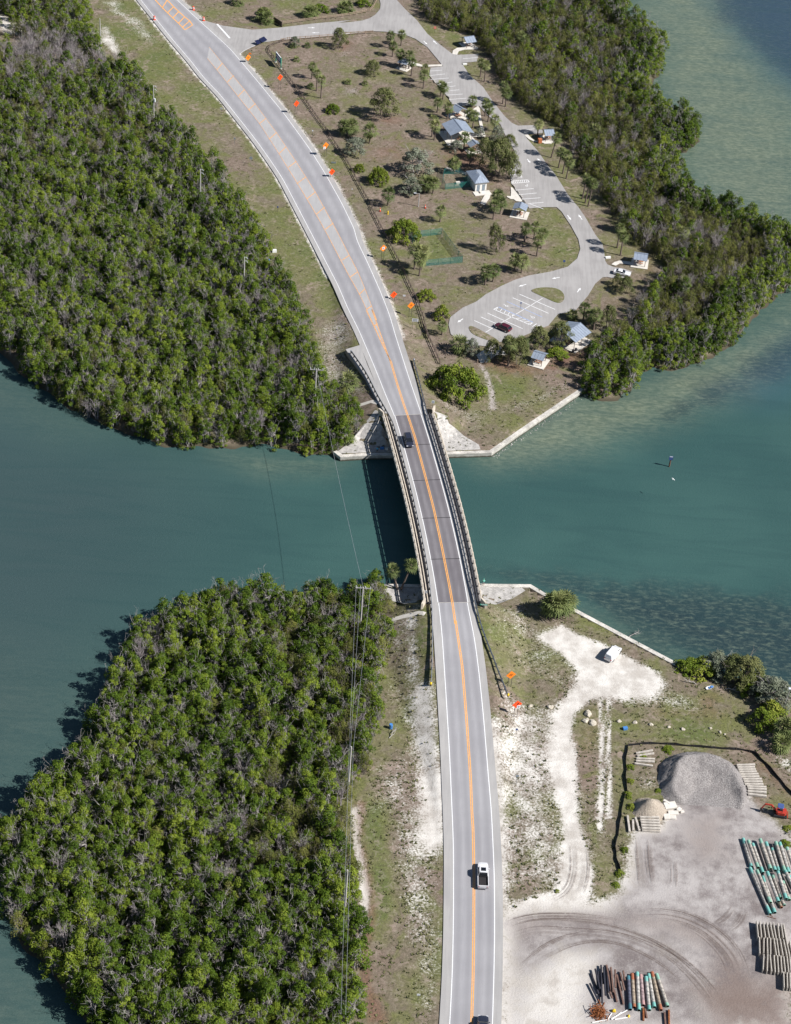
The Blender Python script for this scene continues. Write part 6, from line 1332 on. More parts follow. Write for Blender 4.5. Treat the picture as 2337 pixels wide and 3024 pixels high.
diamond_sign((27.2,-65.1), 3.6, sign_red, 'red diamond sign with a white lower edge south of the guard rail end', plaque=(.35, 2.95), mark='none')
def plate_sign(base, h, w, hh, mat, label, posts=1, yaw=0.0, name='road_sign', marks=True, zb=None, diamond=False):
    x, y = base[:2]; z = ground(x, y) if zb is None else zb; t = thing(name, label, 'sign', (x, y, z), yaw)
    m = MB()
    if diamond: m.loft([[(0, k, h - w * .7), (w * .7, k, h), (0, k, h + w * .7), (-w * .7, k, h)] for k in (-.03, .0)])
    else: m.box((0, -.03, h), (w, .03, hh))
    f = m.build('sign_panel', mat, t)
    for s in ((0,) if posts == 1 else (-w * .36, w * .36)): m = MB(); m.tube([(s, .03, -.2), (s, .03, h)], .04, 6); m.build('post', galvanised if mat is sign_back else post_steel, t)
    if marks:
        for k in (.2, -.2): m = MB(); m.box((0, -.052, h + k * hh), (w * .7, .012, hh * .14)); m.build('lettering', sign_black if mat is sign_white else sign_white, f)
    return t
plate_sign((1.1,75.5), 3.0, 1.6, .9, sign_white, 'pale rectangular sign on two tall posts below the last orange diamond', posts=2)
plate_sign((-59.2,232.6), .55, .8, .5, sign_orange, 'small orange rectangular board lying near the entrance corner diamond', marks=False)
plate_sign((-63.2,188.6), 2.1, .7, .5, sign_white, 'small white sign on a post left of the road')
plate_sign((-56.9,170.1), 1.9, .5, .5, sign_back, 'thin grey post with a small plate left of the road', marks=False)
plate_sign((-50.7,158.4), 2.0, .85, .85, sign_back, 'grey back of a diamond sign left of the road', marks=False, diamond=True)
plate_sign((-40.1,131.2), 1.7, .4, .5, sign_blue, 'little dark sign on a thin post left of the road', marks=False)
plate_sign((0.2,261.5), 1.9, .75, .75, sign_red, 'red stop sign at the far edge of the park drive')
plate_sign((-34.2,178.2), 2.4, .4, .4, sign_white, 'small white plate on a grey post near the road fence', marks=False)
plate_sign((-19.9,144.2), 2.2, .25, .35, sign_white, 'thin white marker post beside the road fence', marks=False)
plate_sign((-26.6,162.8), .4, 1.4, .5, sign_back, 'grey blue plate on the grass between the diamond signs', marks=False)
plate_sign((-2.3,89.4), 1.6, .7, .5, sign_white, 'small pale board behind the plain red diamond', marks=False)
plate_sign((40.7,113.1), 2.2, .6, .7, sign_blue, 'small dark sign on the lawn by the drive bend', marks=False)
plate_sign((28.7,89.5), 2.2, .45, .6, sign_blue, 'blue parking sign on a post in the lower lot')
plate_sign((6.9,35.5), 1.9, .7, .75, sign_white, 'white sign by the far right end of the bridge railing')
plate_sign((20.1,-36.9), 1.3, 1.6, .35, sign_green, 'green name sign beside the near right end of the bridge')
plate_sign((7.7,-34.2), 1.9, .7, .7, sign_white, 'white square sign behind the near left railing end', zb=4.4)
plate_sign((27.3,-70.4), 2.2, .5, .5, sign_blue, 'small dark sign on the sandy verge below the red diamond', marks=False)
plate_sign((27.4,-83.0), 2.4, .6, .5, sign_back, 'grey sign plate on a post on the sandy verge by the track', marks=False)
plate_sign((10.5,-135.5), 1.9, .6, .45, sign_white, 'white sign on a post on the left verge at the bottom', marks=False)
# the big park sign seen from its edge
a, c = Vector((*(-50.4,228.9), 0)), Vector((*(-48.3,224.4), 0)); d = c - a; m_ = (a + c) / 2
t = thing('park_sign', 'large blue and white park sign on two green posts behind the road fence', 'sign', (m_.x, m_.y, 1.2), math.atan2(d.y, d.x)); L_ = d.length
m = MB(); m.box((0, 0, 2.5), (L_ * .95, .12, 2.1)); f = m.build('sign_panel', sign_blue, t); m = MB(); m.box((0, 0, 3.58), (L_ * .97, .22, .12)); m.build('top_trim', sign_white, f)
m = MB(); m.box((0, -.07, 2.75), (L_ * .7, .02, .3)); m.box((0, -.07, 2.2), (L_ * .55, .02, .22)); m.build('lettering', sign_white, f)
for s in (-.5, .5): m = MB(); m.box((s * L_, 0, 1.85), (.2, .2, 3.7)); m.build('post', sign_green, t); m = MB(); m.box((s * L_, 0, .08), (.8, .8, .16)); m.build('footing', slab_concrete, t)
# solar message panels at the entrance
for i, (pa, pb) in enumerate(zip([(-58.2,240.3),(-56.9,242.0)], [(-57.0,241.5),(-55.3,244.4)])):
    a, c = Vector((*pa, 0)), Vector((*pb, 0)); m_ = (a + c) / 2; d = c - a
    t = thing('solar_trailer', ('left' if i == 0 else 'right') + ' dark solar panel standing on the kerb of the entrance drive', 'solar panel', (m_.x, m_.y, 1.2), math.atan2(d.y, d.x))
    m = MB(); M_ = Matrix.Rotation(R(28), 3, 'X'); m.box((0, 0, 1.0), (d.length * .95, 1.7, .06), M=M_); m.build('panel', solar, t)
    for s in (-.35, .35): m = MB(); m.tube([(s * d.length, 0, 0), (s * d.length, 0, .95)], .05, 6); m.build('leg', post_steel, t)
# channel marker in the water
p = (64.4,26.2); t = thing('channel_marker', 'timber channel marker post with a blue board in the open water', 'marker', (p[0], p[1], 0)); m = MB(); m.tube([(0, 0, -2), (.05, 0, 3.0)], .17, 8); m.build('post', marker_wood, t)
m = MB(); m.box((.05, -.2, 2.7), (.95, .05, 1.15)); f = m.build('board', sign_blue, t); m = MB(); m.box((.05, -.235, 3.1), (.75, .02, .22)); m.build('lettering', sign_white, f)
# orange drums, cones, hydrant
dm = MB(); dm.tube([(0, 0, 0), (0, 0, .08), (0, 0, .08), (0, 0, .5), (0, 0, 1.0)], [.42, .42, .33, .31, .26], 10); drum_me = dm.mesh('drum_body'); drum_me.materials.append(barrel_orange)
for i, (p, lab) in enumerate(zip([(-93.7,253.7),(-82.0,264.0),(-77.5,256.1),(-122.5,260.4),(-124.4,259.7)], ('orange striped drum on the left edge of the road at the top', 'orange striped drum on the right verge, farther of two', 'orange striped drum at the mouth of the entrance drive', 'orange drum at the wood edge near the top left', 'red orange drum beside another at the wood edge top left'))):
    t = thing('traffic_drum', lab, 'drum', (p[0], p[1], ground(*p) + (.2 if i < 3 else 0)), 0, 'orange traffic drums'); o = inst('body', drum_me, t, (0, 0, 0), scale=(1.25,) * 3)
    for z in (.38, .72): m = MB(); m.tube([(0, 0, z), (0, 0, z + .16)], .335 - .05 * (z - .08), 10, caps=False); o2 = m.build('white_band', sign_white, t); o2.scale = (1.26,) * 3
for p, lab in zip([(-11.3,136.4),(1.5,140.4)], ('tall orange cone beside the yellow hydrant', 'small red cone on the lawn right of the lamp post')):
    t = thing('traffic_cone', lab, 'cone', (p[0], p[1], 1.2)); m = MB(); m.tube([(0, 0, .04), (0, 0, 1.15)], [.26, .07], 8); m.build('cone_body', barrel_orange, t); m = MB(); m.box((0, 0, .03), (.6, .6, .06)); m.build('base', rubber, t)
    m = MB(); m.tube([(0, 0, .55), (0, 0, .75)], [.18, .15], 8, caps=False); m.build('white_band', sign_white, t)
p = (-9.0,135.2); t = thing('fire_hydrant', 'yellow fire hydrant on the lawn by the road fence', 'hydrant', (p[0], p[1], 1.2)); m = MB(); m.tube([(0, 0, 0), (0, 0, .1), (0, 0, .1), (0, 0, .8), (0, 0, .95), (0, 0, 1.05)], [.24, .24, .17, .17, .19, .05], 10); m.build('barrel', hydrant_yellow, t); m = MB(); m.tube([(-.3, 0, .6), (.3, 0, .6)], .09, 8); m.build('outlet', hydrant_yellow, t)
p = (-0.5,141.0); t = thing('lamp_post', 'pale lamp post with a short arm below the silver grey trees', 'lamp post', (p[0], p[1], 1.2)); m = MB(); m.tube([(0, 0, 0), (0, 0, 4.2)], [.15, .10], 8); m.build('pole', pole_wood, t); m = MB(); m.beam((0, 0, 4.15), (-1.1, 0, 4.25), .1, .1); m.build('arm', pole_wood, t); m = MB(); m.box((-1.2, 0, 4.25), (.7, .3, .14)); m.build('lamp_head', insulator, t)
p = (81.6,-57.3); t = thing('lamp_post', 'tall leaning lamp post above the trees at the right edge', 'lamp post', (p[0], p[1], 1.2)); m = MB(); m.tube([(0, 0, 0), (.5, 0, 7.0)], [.12, .08], 8); m.build('pole', pole_wood, t); m = MB(); m.box((.6, 0, 7.05), (.9, .5, .2)); m.build('lamp_head', insulator, t)

# ------------------------------------------------------------------ utility poles and wires
POLES = [((-106.0,221.8), 13.3, 0, 'bare utility pole in the sandy gap at the top left'), ((-82.2,177.4), 13.3, 1, 'utility pole with a transformer left of the road, second from the top'),
         ((-61.6,128.1), 13.3, 1, 'utility pole with side arms at the wood edge, third from the top'), ((-44.2,82.9), 13.3, 1, 'utility pole with side arms near the blue drum, fourth from the top'),
         ((-21.5,34.2), 13.3, 2, 'utility pole with a wide crossarm on the far bank beside the channel'), ((-5.4,-43.9), 13.3, 2, 'utility pole with a wide crossarm at the near bank beside the channel'),
         ((-4.7,-89.5), 13.3, 0, 'tall bare utility pole at the edge of the near wood'), ((-3.3,-119.2), 13.3, 0, 'tall bare utility pole nearest the bottom of the near wood')]
tops = []
for (xy, h, kind, lab) in POLES:
    t = thing('utility_pole', lab, 'utility pole', (xy[0], xy[1], 1.2), 0, None); m = MB(); m.tube([(0, 0, -.3), (0, 0, h)], [.22, .14], 8); m.build('pole', pole_wood, t)
    if kind == 2:
        m = MB(); m.beam((-1.5, 0, h - .25), (1.7, 0, h - .25), .16, .2); m.build('crossarm', pole_wood, t)
        for x in (-1.4, -.5, .5, 1.55): m = MB(); m.tube([(x, 0, h - .15), (x, 0, h + .25)], .08, 6); m.build('insulator', insulator, t)
    if kind == 1:
        for z in (h - .1, h - 1.2): m = MB(); m.tube([(0, 0, z), (.55, 0, z + .15), (.9, 0, z - .35)], .06, 5); m.build('bracket', insulator, t)
        if 'transformer' in lab: m = MB(); m.tube([(.35, 0, h - 5.2), (.35, 0, h - 4.2)], .28, 10); m.build('transformer', insulator, t)
    tops.append(Vector((xy[0], xy[1], 1.2 + h)))
def wire(a, c, sag, lab, rad=.024):
    a = Vector(a); c = Vector(c); pts = [a.lerp(c, k / 24) + Vector((0, 0, -4 * sag * (k / 24) * (1 - k / 24))) for k in range(25)]
    m = MB(); m.tube(pts, rad, 4); tag(m.build('power_line', wire_mat), lab, 'power line')
wire(tops[4] + Vector((0, 0, .2)), tops[5] + Vector((0, 0, .2)), 1.2, 'single power line sagging across the channel between two crossarm poles', .03)
for x, w in ((-1.4, 'left'), (-.5, 'middle'), (1.55, 'right')):
    wire(tops[5] + Vector((x, 0, .25)), tops[6] + Vector((x * .25, 0, -.4 - .3 * abs(x))), .8, w + ' power line along the near wood, from the crossarm pole to the next')
for x, w in ((-.35, 'left'), (.4, 'right')):
    wire(tops[6] + Vector((x, 0, -.5)), tops[7] + Vector((x, 0, -.5)), .8, w + ' power line between the two bare poles of the near wood'); e = tops[7] + (tops[7] - tops[6]); wire(tops[7] + Vector((x, 0, -.5)), e + Vector((x, 0, -.5)), .8, w + ' power line leaving the lowest pole to the bottom edge')
for i in range(4): wire(tops[i] + Vector((.5, 0, -.2)), tops[i + 1] + Vector((0, 0, .1)), .9, 'thin power line over the far left wood, %s span from the top' % ORD[i], .012)

# ------------------------------------------------------------------ vehicles
def ring_xy(x0, x1, w, z, r=.18): return [(x0 + r, -w, z), (x1 - r, -w, z), (x1, -w + r, z), (x1, w - r, z), (x1 - r, w, z), (x0 + r, w, z), (x0, w - r, z), (x0, -w + r, z)]
wheel_me = []
for mt, rad, wd in ((rubber, .34, .24), (chrome, .21, .26)):
    m = MB(); m.tube([(0, -wd / 2, 0), (0, wd / 2, 0)], rad, 14); me = m.mesh('wheel'); me.materials.append(mt); wheel_me.append(me)
def vehicle(name, label, cat, loc, rz, kind, paint, L_=4.8, W=1.88, H=1.7):
    t = thing(name, label, cat, loc, rz); w = W / 2; f = L_ / 2
    hood = {'pickup': .98, 'suv': 1.0, 'hatch': .95, 'coupe': .88, 'van': 1.05}[kind]; belt = hood + .06; tail = {'coupe': .98}.get(kind, belt)
    st = [(-f, w * .82, .45, tail - .12), (-f + .12, w * .95, .32, tail), (-f * .5, w, .27, belt + .02), (0, w, .27, belt), (f * .42, w, .27, hood + .02), (f * .8, w * .95, .28, hood - .07), (f * .96, w * .86, .34, hood - .2), (f, w * .72, .42, hood - .34)]
    if kind == 'pickup': st = [(-f, w * .92, .5, .62), (-f + .08, w * .96, .42, .72), (-f * .2, w, .35, .72), (-f * .18, w, .30, belt), (f * .42, w, .3, hood + .03), (f * .8, w * .96, .3, hood), (f * .97, w * .86, .36, hood - .12), (f, w * .76, .46, hood - .25)]
    rings = []
    for x, ww, z0, z1 in st:
        rings.append([(x, -ww * .9, z0), (x, -ww, z0 + .14), (x, -ww, z1 - .16), (x, -ww * .9, z1 - .02), (x, -ww * .45, z1 + .02), (x, ww * .45, z1 + .02), (x, ww * .9, z1 - .02), (x, ww, z1 - .16), (x, ww, z0 + .14), (x, ww * .9, z0)])
    m = MB(); m.loft(rings); body = m.build('body', paint, t, smooth=False)
    cab = {'pickup': (-.62, 1.42, -.36, .86), 'suv': (-f + .08, f * .46, -f + .42, f * .10), 'hatch': (-f + .10, f * .48, -f + .62, f * .08), 'coupe': (-f + .50, f * .36, -f + 1.25, f * .02), 'van': (-f + .06, f * .72, -f + .22, f * .36)}[kind]
    zt = H - .06; m = MB()
    m.loft([ring_xy(cab[0], cab[1], w * .91, belt - .04, .1), ring_xy(lerp(cab[0], cab[2], .5) - .03, lerp(cab[1], cab[3], .5) + .06, w * .86, lerp(belt, zt, .5), .12), ring_xy(cab[2], cab[3], w * .74, zt, .14)])
    m.build('windows', paint if kind == 'van' else glass, t, smooth=False)
    m = MB(); m.loft([ring_xy(cab[2] - .06, cab[3] + .04, w * .765, zt - .03, .16), ring_xy(cab[2], cab[3], w * .72, H, .2)]); rf = m.build('roof', paint, t)
    if kind == 'van':
        m = MB(); m.add([(cab[1] - .03, -w * .8, belt + .05), (cab[1] - .03, w * .8, belt + .05), (lerp(cab[1], cab[3], .9) + .05, w * .66, zt - .1), (lerp(cab[1], cab[3], .9) + .05, -w * .66, zt - .1)], [(0, 1, 2, 3)]); o_ = m.build('windshield', glass, t); o_.location.x = .04
        for s in (-1, 1): m = MB(); m.box((cab[1] - 1.0, s * w * .885, belt + .3), (.75, .03, .5), M=Matrix.Rotation(s * -.22, 3, 'X')); m.build('side_window', glass, t)
        m = MB(); m.box((cab[0] - .0, 0, belt + .42), (.04, W * .62, .42), M=Matrix.Rotation(.15, 3, 'Y')); m.build('rear_window', sign_back, t)
    else:
        for s in (-1, 1):
            m = MB()
            for xa, xb in ((cab[0], cab[2]), (cab[1], cab[3])): m.beam((xa, s * w * .86, belt), (xb, s * w * .72, zt), .07, .07)
            m.beam((lerp(cab[0], cab[1], .5), s * w * .905, belt), (lerp(cab[2], cab[3], .5), s * w * .745, zt), .06, .06); m.build('pillar', paint, t)
    if kind == 'pickup':
        m = MB(); m.box((0.28, 0, H + .005), (.82, W * .46, .02)); m.build('sunroof', glass, rf)
        for s in (-1, 1): m = MB(); m.box((-f * .60, s * (w - .06), .88), (f * .78, .12, .42)); m.build('bed_side', paint, t)
        m = MB(); m.box((-f + .06, 0, .86), (.1, W - .14, .46)); tg = m.build('tailgate', paint, t); m = MB(); m.box((-f * .6, 0, .76), (f * .74, W - .28, .05)); m.build('bed_floor', bed_liner, t); m = MB(); m.box((-.60, 0, .95), (.06, W - .2, .42)); m.build('bed_front', bed_liner, t)
        m = MB(); m.box((-f - .08, 0, .52), (.2, W - .1, .16)); m.build('bumper', chrome, t)
    for s in (-1, 1):
        m = MB(); m.box((f - .12, s * w * .66, hood - .26), (.16, .38, .13)); m.build('headlight', lamp_clear, t); m = MB(); m.box((-f + .03, s * w * .74, (tail if kind != 'pickup' else 1.0) - .18), (.1, .28 if kind != 'pickup' else .14, .17)); m.build('taillight', lamp_red, t)
        m = MB(); m.box((cab[1] - .25, s * (w + .09), belt + .04), (.12, .2, .14)); m.build('mirror', paint, t)
        for x in (-f * .6, f * .62):
            o = inst('wheel', wheel_me[0], t, (x, s * (w - .12), .34)); inst('rim', wheel_me[1], o, (0, 0, 0))
    if kind == 'suv':
        for s in (-1, 1): m = MB(); m.beam((cab[2] + .2, s * w * .66, H + .04), (cab[3] - .1, s * w * .66, H + .04), .04, .04); m.build('roof_rail', post_steel, t)
    m = MB(); m.box((f - .02, 0, .52), (.05, W * .5, .2)); m.build('grille', sign_black, t)
    return t
p = (21.2,-107.1); a, z = road_dir(p); vehicle('pickup_truck', 'white pickup truck with a dark sunroof and open bed driving up the near road', 'pickup truck', (p[0], p[1], z + .02), a, 'pickup', paint_white, 5.8, 2.02, 1.95)
p = (21.6,-140.5); a, z = road_dir(p); vehicle('dark_pickup', 'dark navy vehicle cut off by the bottom edge of the picture', 'car', (p[0], p[1], z + .02), a, 'suv', paint_navy, 5.0, 1.95, 1.8)
p = (1.7,19.9); a, z = road_dir(p); vehicle('suv', 'dark navy car driving towards the viewer on the bridge', 'car', (p[0], p[1], z + .02), a + math.pi, 'suv', paint_navy, 4.7, 1.9, 1.68)
p = (24.1,79.1); a, c = (26.4,78.9), (18.3,84.2); vehicle('hatchback', 'dark red car parked in the lower lot', 'car', (p[0], p[1], 1.37), math.atan2(c[1] - a[1], c[0] - a[0]), 'hatch', paint_maroon, 4.7, 1.88, 1.6)
p = (56.8,111.8); a, c = (54.7,112.8), (59.1,111.8); vehicle('coupe', 'white coupe parked at the end of the drive', 'car', (p[0], p[1], 1.37), math.atan2(c[1] - a[1], c[0] - a[0]), 'coupe', paint_white, 4.75, 1.9, 1.38)
p = (47.7,-44.0); a, c = (46.9,-45.0), (48.4,-42.4); vehicle('van', 'white van parked on the white sand by the near sea wall', 'van', (p[0], p[1], 1.22), math.atan2(c[1] - a[1], c[0] - a[0]), 'van', paint_white, 4.9, 1.95, 1.95)

# ------------------------------------------------------------------ works yard
def pile_mat(name, a, c, d):
    m, N, L, b = nodes(name); P0 = pos(N, L); n1 = noise(N, L, 3.2, 5, .75, P0); n2 = noise(N, L, .4, 3, .6, P0); n3 = noise(N, L, 9.0, 2, .6, P0)
    q = mixc(N, L, step(N, L, n1, .35, .65), a, c); q = mixc(N, L, math_(N, L, 'MULTIPLY', step(N, L, n3, .6, .72), .6), q, d); q = mixc(N, L, math_(N, L, 'MULTIPLY', step(N, L, n2, .45, .7), .4), q, tuple(x * .8 for x in a))
    L.new(q, b.inputs['Base Color']); b.inputs['Roughness'].default_value = .95; bump(N, L, b, n1, 1.0, .35); return m
gravel_mat = pile_mat('gravel', (.19, .17, .165), (.37, .345, .33), (.60, .59, .59)); sandpile_mat = pile_mat('sand_heap', (.36, .30, .24), (.50, .43, .35), (.58, .52, .44))
OUT = [(58.3,-84.9),(56.3,-84.1),(55.2,-82.1),(55.1,-78.2),(55.7,-74.6),(57.4,-72.1),(60.5,-70.8),(64.5,-70.2),(68.0,-70.9),(70.4,-73.0),(72.1,-76.1),(72.5,-79.2),(72.2,-82.4),(71.3,-84.6)]
FLOOR = [(59.8,-86.3),(60.4,-83.2),(62.2,-80.1),(65.8,-78.9),(68.8,-79.9),(70.1,-82.4),(70.0,-85.2)]
FR = ((58.3,-86.0), (71.3,-85.1))
def heap(name, label, cat, poly, mat, hfun, res=.45):
    poly = [tuple(p[:2]) for p in poly]; x0, x1 = min(p[0] for p in poly), max(p[0] for p in poly); y0, y1 = min(p[1] for p in poly), max(p[1] for p in poly)
    X, Y = np.meshgrid(np.arange(x0 - 1, x1 + 1, res), np.arange(y0 - 1, y1 + 1, res)); s = sdf(X, Y, poly); Z = hfun(X, Y, s)
    Z = Z + np.where(Z > .1, .16 * np.sin(X * 1.3 + 1.7 * np.sin(Y * .9)) * np.sin(Y * 1.1) + .22 * np.sin(X * .5 + 2) * np.sin(Y * .6) + rng.normal(0, .07, X.shape), 0); Z = np.where(s < -.2, -.3, Z)
    o = grid_mesh(name, X, Y, 1.2 + Z, {}, mat); return tag(o, label, cat)
def gravel_h(X, Y, s):
    fd, _ = seg_dist(X, Y, *FR); open_ = [(OUT[i], OUT[i + 1]) for i in range(len(OUT) - 1)]
    d = np.full(X.shape, 1e9)
    for a, c in open_: d = np.minimum(d, seg_dist(X, Y, a, c)[0])
    df = np.maximum(-sdf(X, Y, FLOOR), 0); return np.where(s > 0, np.minimum(np.minimum(.95 * d, .05 + .66 * df), 5.6), s * .5)
heap('gravel_heap', 'large grey crushed stone heap in the works yard', 'heap', OUT, gravel_mat, gravel_h)
cs = (52.9,-86.9); SP = [(cs[0] + 3.6 * math.cos(k * .524), cs[1] + 3.3 * math.sin(k * .524)) for k in range(12)]
heap('sand_heap', 'smaller beige sand heap left of the crushed stone heap', 'heap', SP, sandpile_mat, lambda X, Y, s: np.where(s > 0, np.minimum(.92 * s, 3.0), s))
def bar_thing(name, a, c, w, h, z, mat, label, cat, group, bev=.03):
    t_ = MB(); a = Vector((a[0], a[1], 0)); c = Vector((c[0], c[1], 0)); m_ = (a + c) / 2; t_.beam(a - m_, c - m_, w, h); o = t_.build(name, mat, bevel=bev); o.location = (m_.x, m_.y, z); return tag(o, label, cat, group, 'thing')
def lay(pts, w, h, ztop, lab, group, mat=old_concrete, name='concrete_plank', cat='concrete beam'):
    for i in range(len(pts) // 2): bar_thing(name, pts[2 * i], pts[2 * i + 1], w, h, ztop - h / 2, mat, lab % (ORD[i] if i < 15 else i), cat, group)
ROWS = [[(70.7,-112.7),(70.6,-116.5),(71.3,-112.8),(71.2,-116.4),(71.9,-112.9),(71.9,-116.4),(72.5,-112.8),(72.6,-116.4),(73.1,-112.8),(73.3,-116.3),(73.7,-112.8),(73.8,-116.3),(74.5,-112.9),(74.4,-116.3),(75.1,-112.9),(75.1,-116.1),(75.5,-112.9),(75.6,-116.5)],
 [(70.8,-116.4),(70.5,-120.1),(71.6,-116.5),(71.2,-119.9),(72.2,-116.4),(71.9,-120.0),(72.8,-116.4),(72.4,-120.1),(73.4,-116.4),(73.4,-120.2),(73.9,-116.4),(73.9,-120.3),(74.5,-116.4),(74.6,-120.1),(75.1,-116.5),(75.3,-120.1),(75.6,-116.4),(75.8,-120.1),(76.2,-116.7),(76.3,-120.0)],
 [(71.2,-120.2),(70.7,-123.6),(71.9,-120.1),(71.4,-123.8),(72.3,-120.2),(72.2,-123.8),(73.0,-120.2),(72.8,-123.9),(73.6,-120.2),(73.4,-123.9),(74.2,-120.2),(74.0,-123.9),(74.7,-120.3),(74.6,-123.7),(75.3,-120.2),(75.2,-123.7),(75.8,-120.2),(75.6,-123.8)],
 [(74.3,-123.7),(74.0,-127.1),(74.9,-123.8),(74.6,-127.1),(75.4,-123.8),(75.1,-127.1),(75.9,-123.9),(75.7,-127.1)]]
for k, r_ in enumerate(ROWS): lay(r_, .20, 1.05, 2.3, 'upright grey precast unit, %s from the left in the ' + ('top', 'second', 'third', 'lowest')[k] + ' panel row', 'upright concrete panels at the right edge', name='precast_beam', cat='concrete beam')
lay([(70.9,-73.4),(74.6,-72.8),(71.0,-74.0),(74.5,-73.5),(71.1,-74.6),(74.6,-74.1),(71.2,-75.2),(74.7,-74.7),(71.2,-75.9),(75.0,-75.3),(71.3,-76.5),(75.1,-76.0),(71.8,-77.1),(75.5,-76.6),(71.9,-77.7),(75.6,-77.3),(72.0,-78.4),(75.7,-78.0),(72.4,-78.9),(76.2,-78.7),(72.5,-79.5),(76.2,-79.3),(72.4,-80.2),(76.1,-80.1),(72.4,-80.9),(76.0,-81.1)], .42, .5, 1.75, 'weathered concrete beam, %s from the far end right of the stone heap', 'concrete beams right of the stone heap')
lay([(51.1,-72.2),(54.5,-71.0),(51.3,-72.9),(54.7,-71.8),(51.1,-73.6),(54.8,-73.4),(51.0,-74.3),(54.7,-74.1),(50.7,-75.0),(54.3,-75.3)], .36, .4, 1.62, 'pale concrete beam on the weeds left of the stone heap, %s from the top', 'concrete beams on the weeds')
lay([(50.9,-89.6),(54.6,-89.2),(50.9,-90.3),(54.6,-90.0),(51.0,-90.9),(54.6,-90.7),(51.0,-91.6),(54.6,-91.4),(51.1,-92.3),(54.6,-92.1)], .42, .45, 2.1, 'concrete beam on the stack below the sand heap, %s from the top', 'stacked concrete beams below the sand heap')
lay([(51.1,-89.4),(54.8,-89.1),(51.2,-90.3),(54.8,-90.0),(51.2,-91.2),(54.8,-90.9),(51.2,-92.1),(54.7,-91.9),(51.2,-92.4),(54.7,-92.3)], .40, .42, 1.63, 'lower layer beam of the stack below the sand heap, %s from the top', 'lower beams of the stack below the sand heap')
lay([(48.6,-89.1),(48.8,-93.1),(49.6,-90.0),(49.5,-92.7),(50.1,-89.4),(50.7,-92.6)], .4, .5, 1.7, 'upright lying concrete beam left of the stack, %s from the left', 'concrete beams left of the stack')
for i, (p, sx, sy, h, rz) in enumerate(zip([(56.9,-85.8),(56.3,-85.2),(57.4,-87.4),(55.3,-86.4),(56.1,-88.5),(57.2,-88.4),(58.6,-86.3),(59.2,-86.7),(55.1,-87.9)], (2.4, 1.6, 2.0, 1.5, 1.2, 1.4, 1.0, .8, 1.1), (1.5, .6, .9, 1.2, 1.2, 1.1, .7, .6, .8), (.9, 1.0, .6, .7, .6, .45, .5, .4, .5), (.3, -.6, .1, .8, .2, 0, .9, .4, .1))):
    m = MB(); m.box((0, 0, h / 2), (sx, sy, h), M=Matrix.Rotation(rz, 3, 'Z') @ Matrix.Rotation(.15 * (-1) ** i, 3, 'X')); o = m.build('concrete_lump', slab_concrete, bevel=.06); o.location = (p[0], p[1], 1.15)
    tag(o, 'broken white concrete lump between sand heap and stone heap, %s in order' % ORD[i], 'concrete lump', 'broken concrete beside the sand heap')
def pipe(a, c, z, rad, mat, label, group, name='pipe_pile'):
    a = Vector((a[0], a[1], z)); c = Vector((c[0], c[1], z)); m_ = (a + c) / 2; d = c - a; L_ = d.length
    t = thing(name, label, 'pipe', m_, 0, group); t.rotation_euler = d.to_track_quat('Z', 'Y').to_euler(); n = 16; t_ = .03
    m = MB(); rg = lambda r, z: [(r * math.cos(k * 2 * math.pi / n), r * math.sin(k * 2 * math.pi / n), z) for k in range(n)]
    m.loft([rg(rad - t_, -L_ / 2), rg(rad, -L_ / 2), rg(rad, L_ / 2), rg(rad - t_, L_ / 2)], caps=False); m.build('shell', mat, t, smooth=False)
    m = MB(); m.loft([rg(rad - t_ - .002, -L_ / 2 + .01), rg(rad - t_ - .002, L_ / 2 - .01)], caps=False); m.build('bore', pipe_bore, t)
    return t
UP = [(70.3,-92.6),(71.2,-99.4),(71.1,-93.5),(72.3,-100.0),(72.0,-93.7),(73.2,-100.7),(73.4,-92.9),(74.6,-100.1),(74.5,-93.4),(75.5,-100.2),(75.6,-94.5),(76.3,-100.0),(76.3,-93.3),(77.2,-100.3),(77.1,-93.2),(78.0,-100.4),(78.3,-94.4),(79.0,-99.4)]
LOW = [(70.9,-99.7),(73.5,-110.4),(72.0,-100.7),(73.7,-108.2),(73.1,-101.6),(74.4,-110.0),(73.9,-100.9),(75.2,-107.8),(75.0,-101.2),(75.9,-106.4),(75.9,-100.6),(76.7,-107.0),(76.7,-102.4),(77.4,-106.7),(77.3,-100.2),(78.6,-105.1),(78.1,-101.0),(79.4,-106.0)]
UZ = (1.55, 2.1, 1.55, 2.1, 1.9, 1.55, 2.1, 1.9, 2.0); LZ = (1.55, 2.1, 1.55, 2.1, 1.55, 2.1, 1.55, 2.1, 1.6)
MT = (pipe_teal, pipe_green, pipe_teal, pipe_green, pipe_teal)
for i in range(9): pipe(UP[2 * i], UP[2 * i + 1], UZ[i], .33, MT[i % 5], 'crusted pipe with teal ends, %s from the left in the upper pipe row' % ORD[i], 'upper row of pipes')
for i in range(9): pipe(LOW[2 * i], LOW[2 * i + 1], LZ[i], .33, MT[(i + 2) % 5], 'crusted pipe with teal ends, %s from the left in the lower pipe row' % ORD[i], 'lower row of pipes')
for i, (a, c) in enumerate(zip([(75.4,-107.2),(76.0,-106.7)], [(75.8,-108.6),(76.4,-108.0)])): pipe(a, c, 1.48, .28, pipe_rust if i == 0 else pipe_green, 'short %s pipe end poking out below the lower pipe row' % ('yellowish' if i == 0 else 'green'), 'short pipes')
BP = [(46.9,-126.9),(46.9,-133.9),(47.6,-126.3),(47.6,-133.4),(48.5,-125.9),(48.4,-133.9),(49.1,-126.4),(49.2,-132.8),(50.0,-126.7),(50.2,-133.7),(50.5,-126.1),(51.1,-133.0),(51.1,-125.6),(52.2,-133.5),(51.9,-125.9),(53.4,-132.6)]
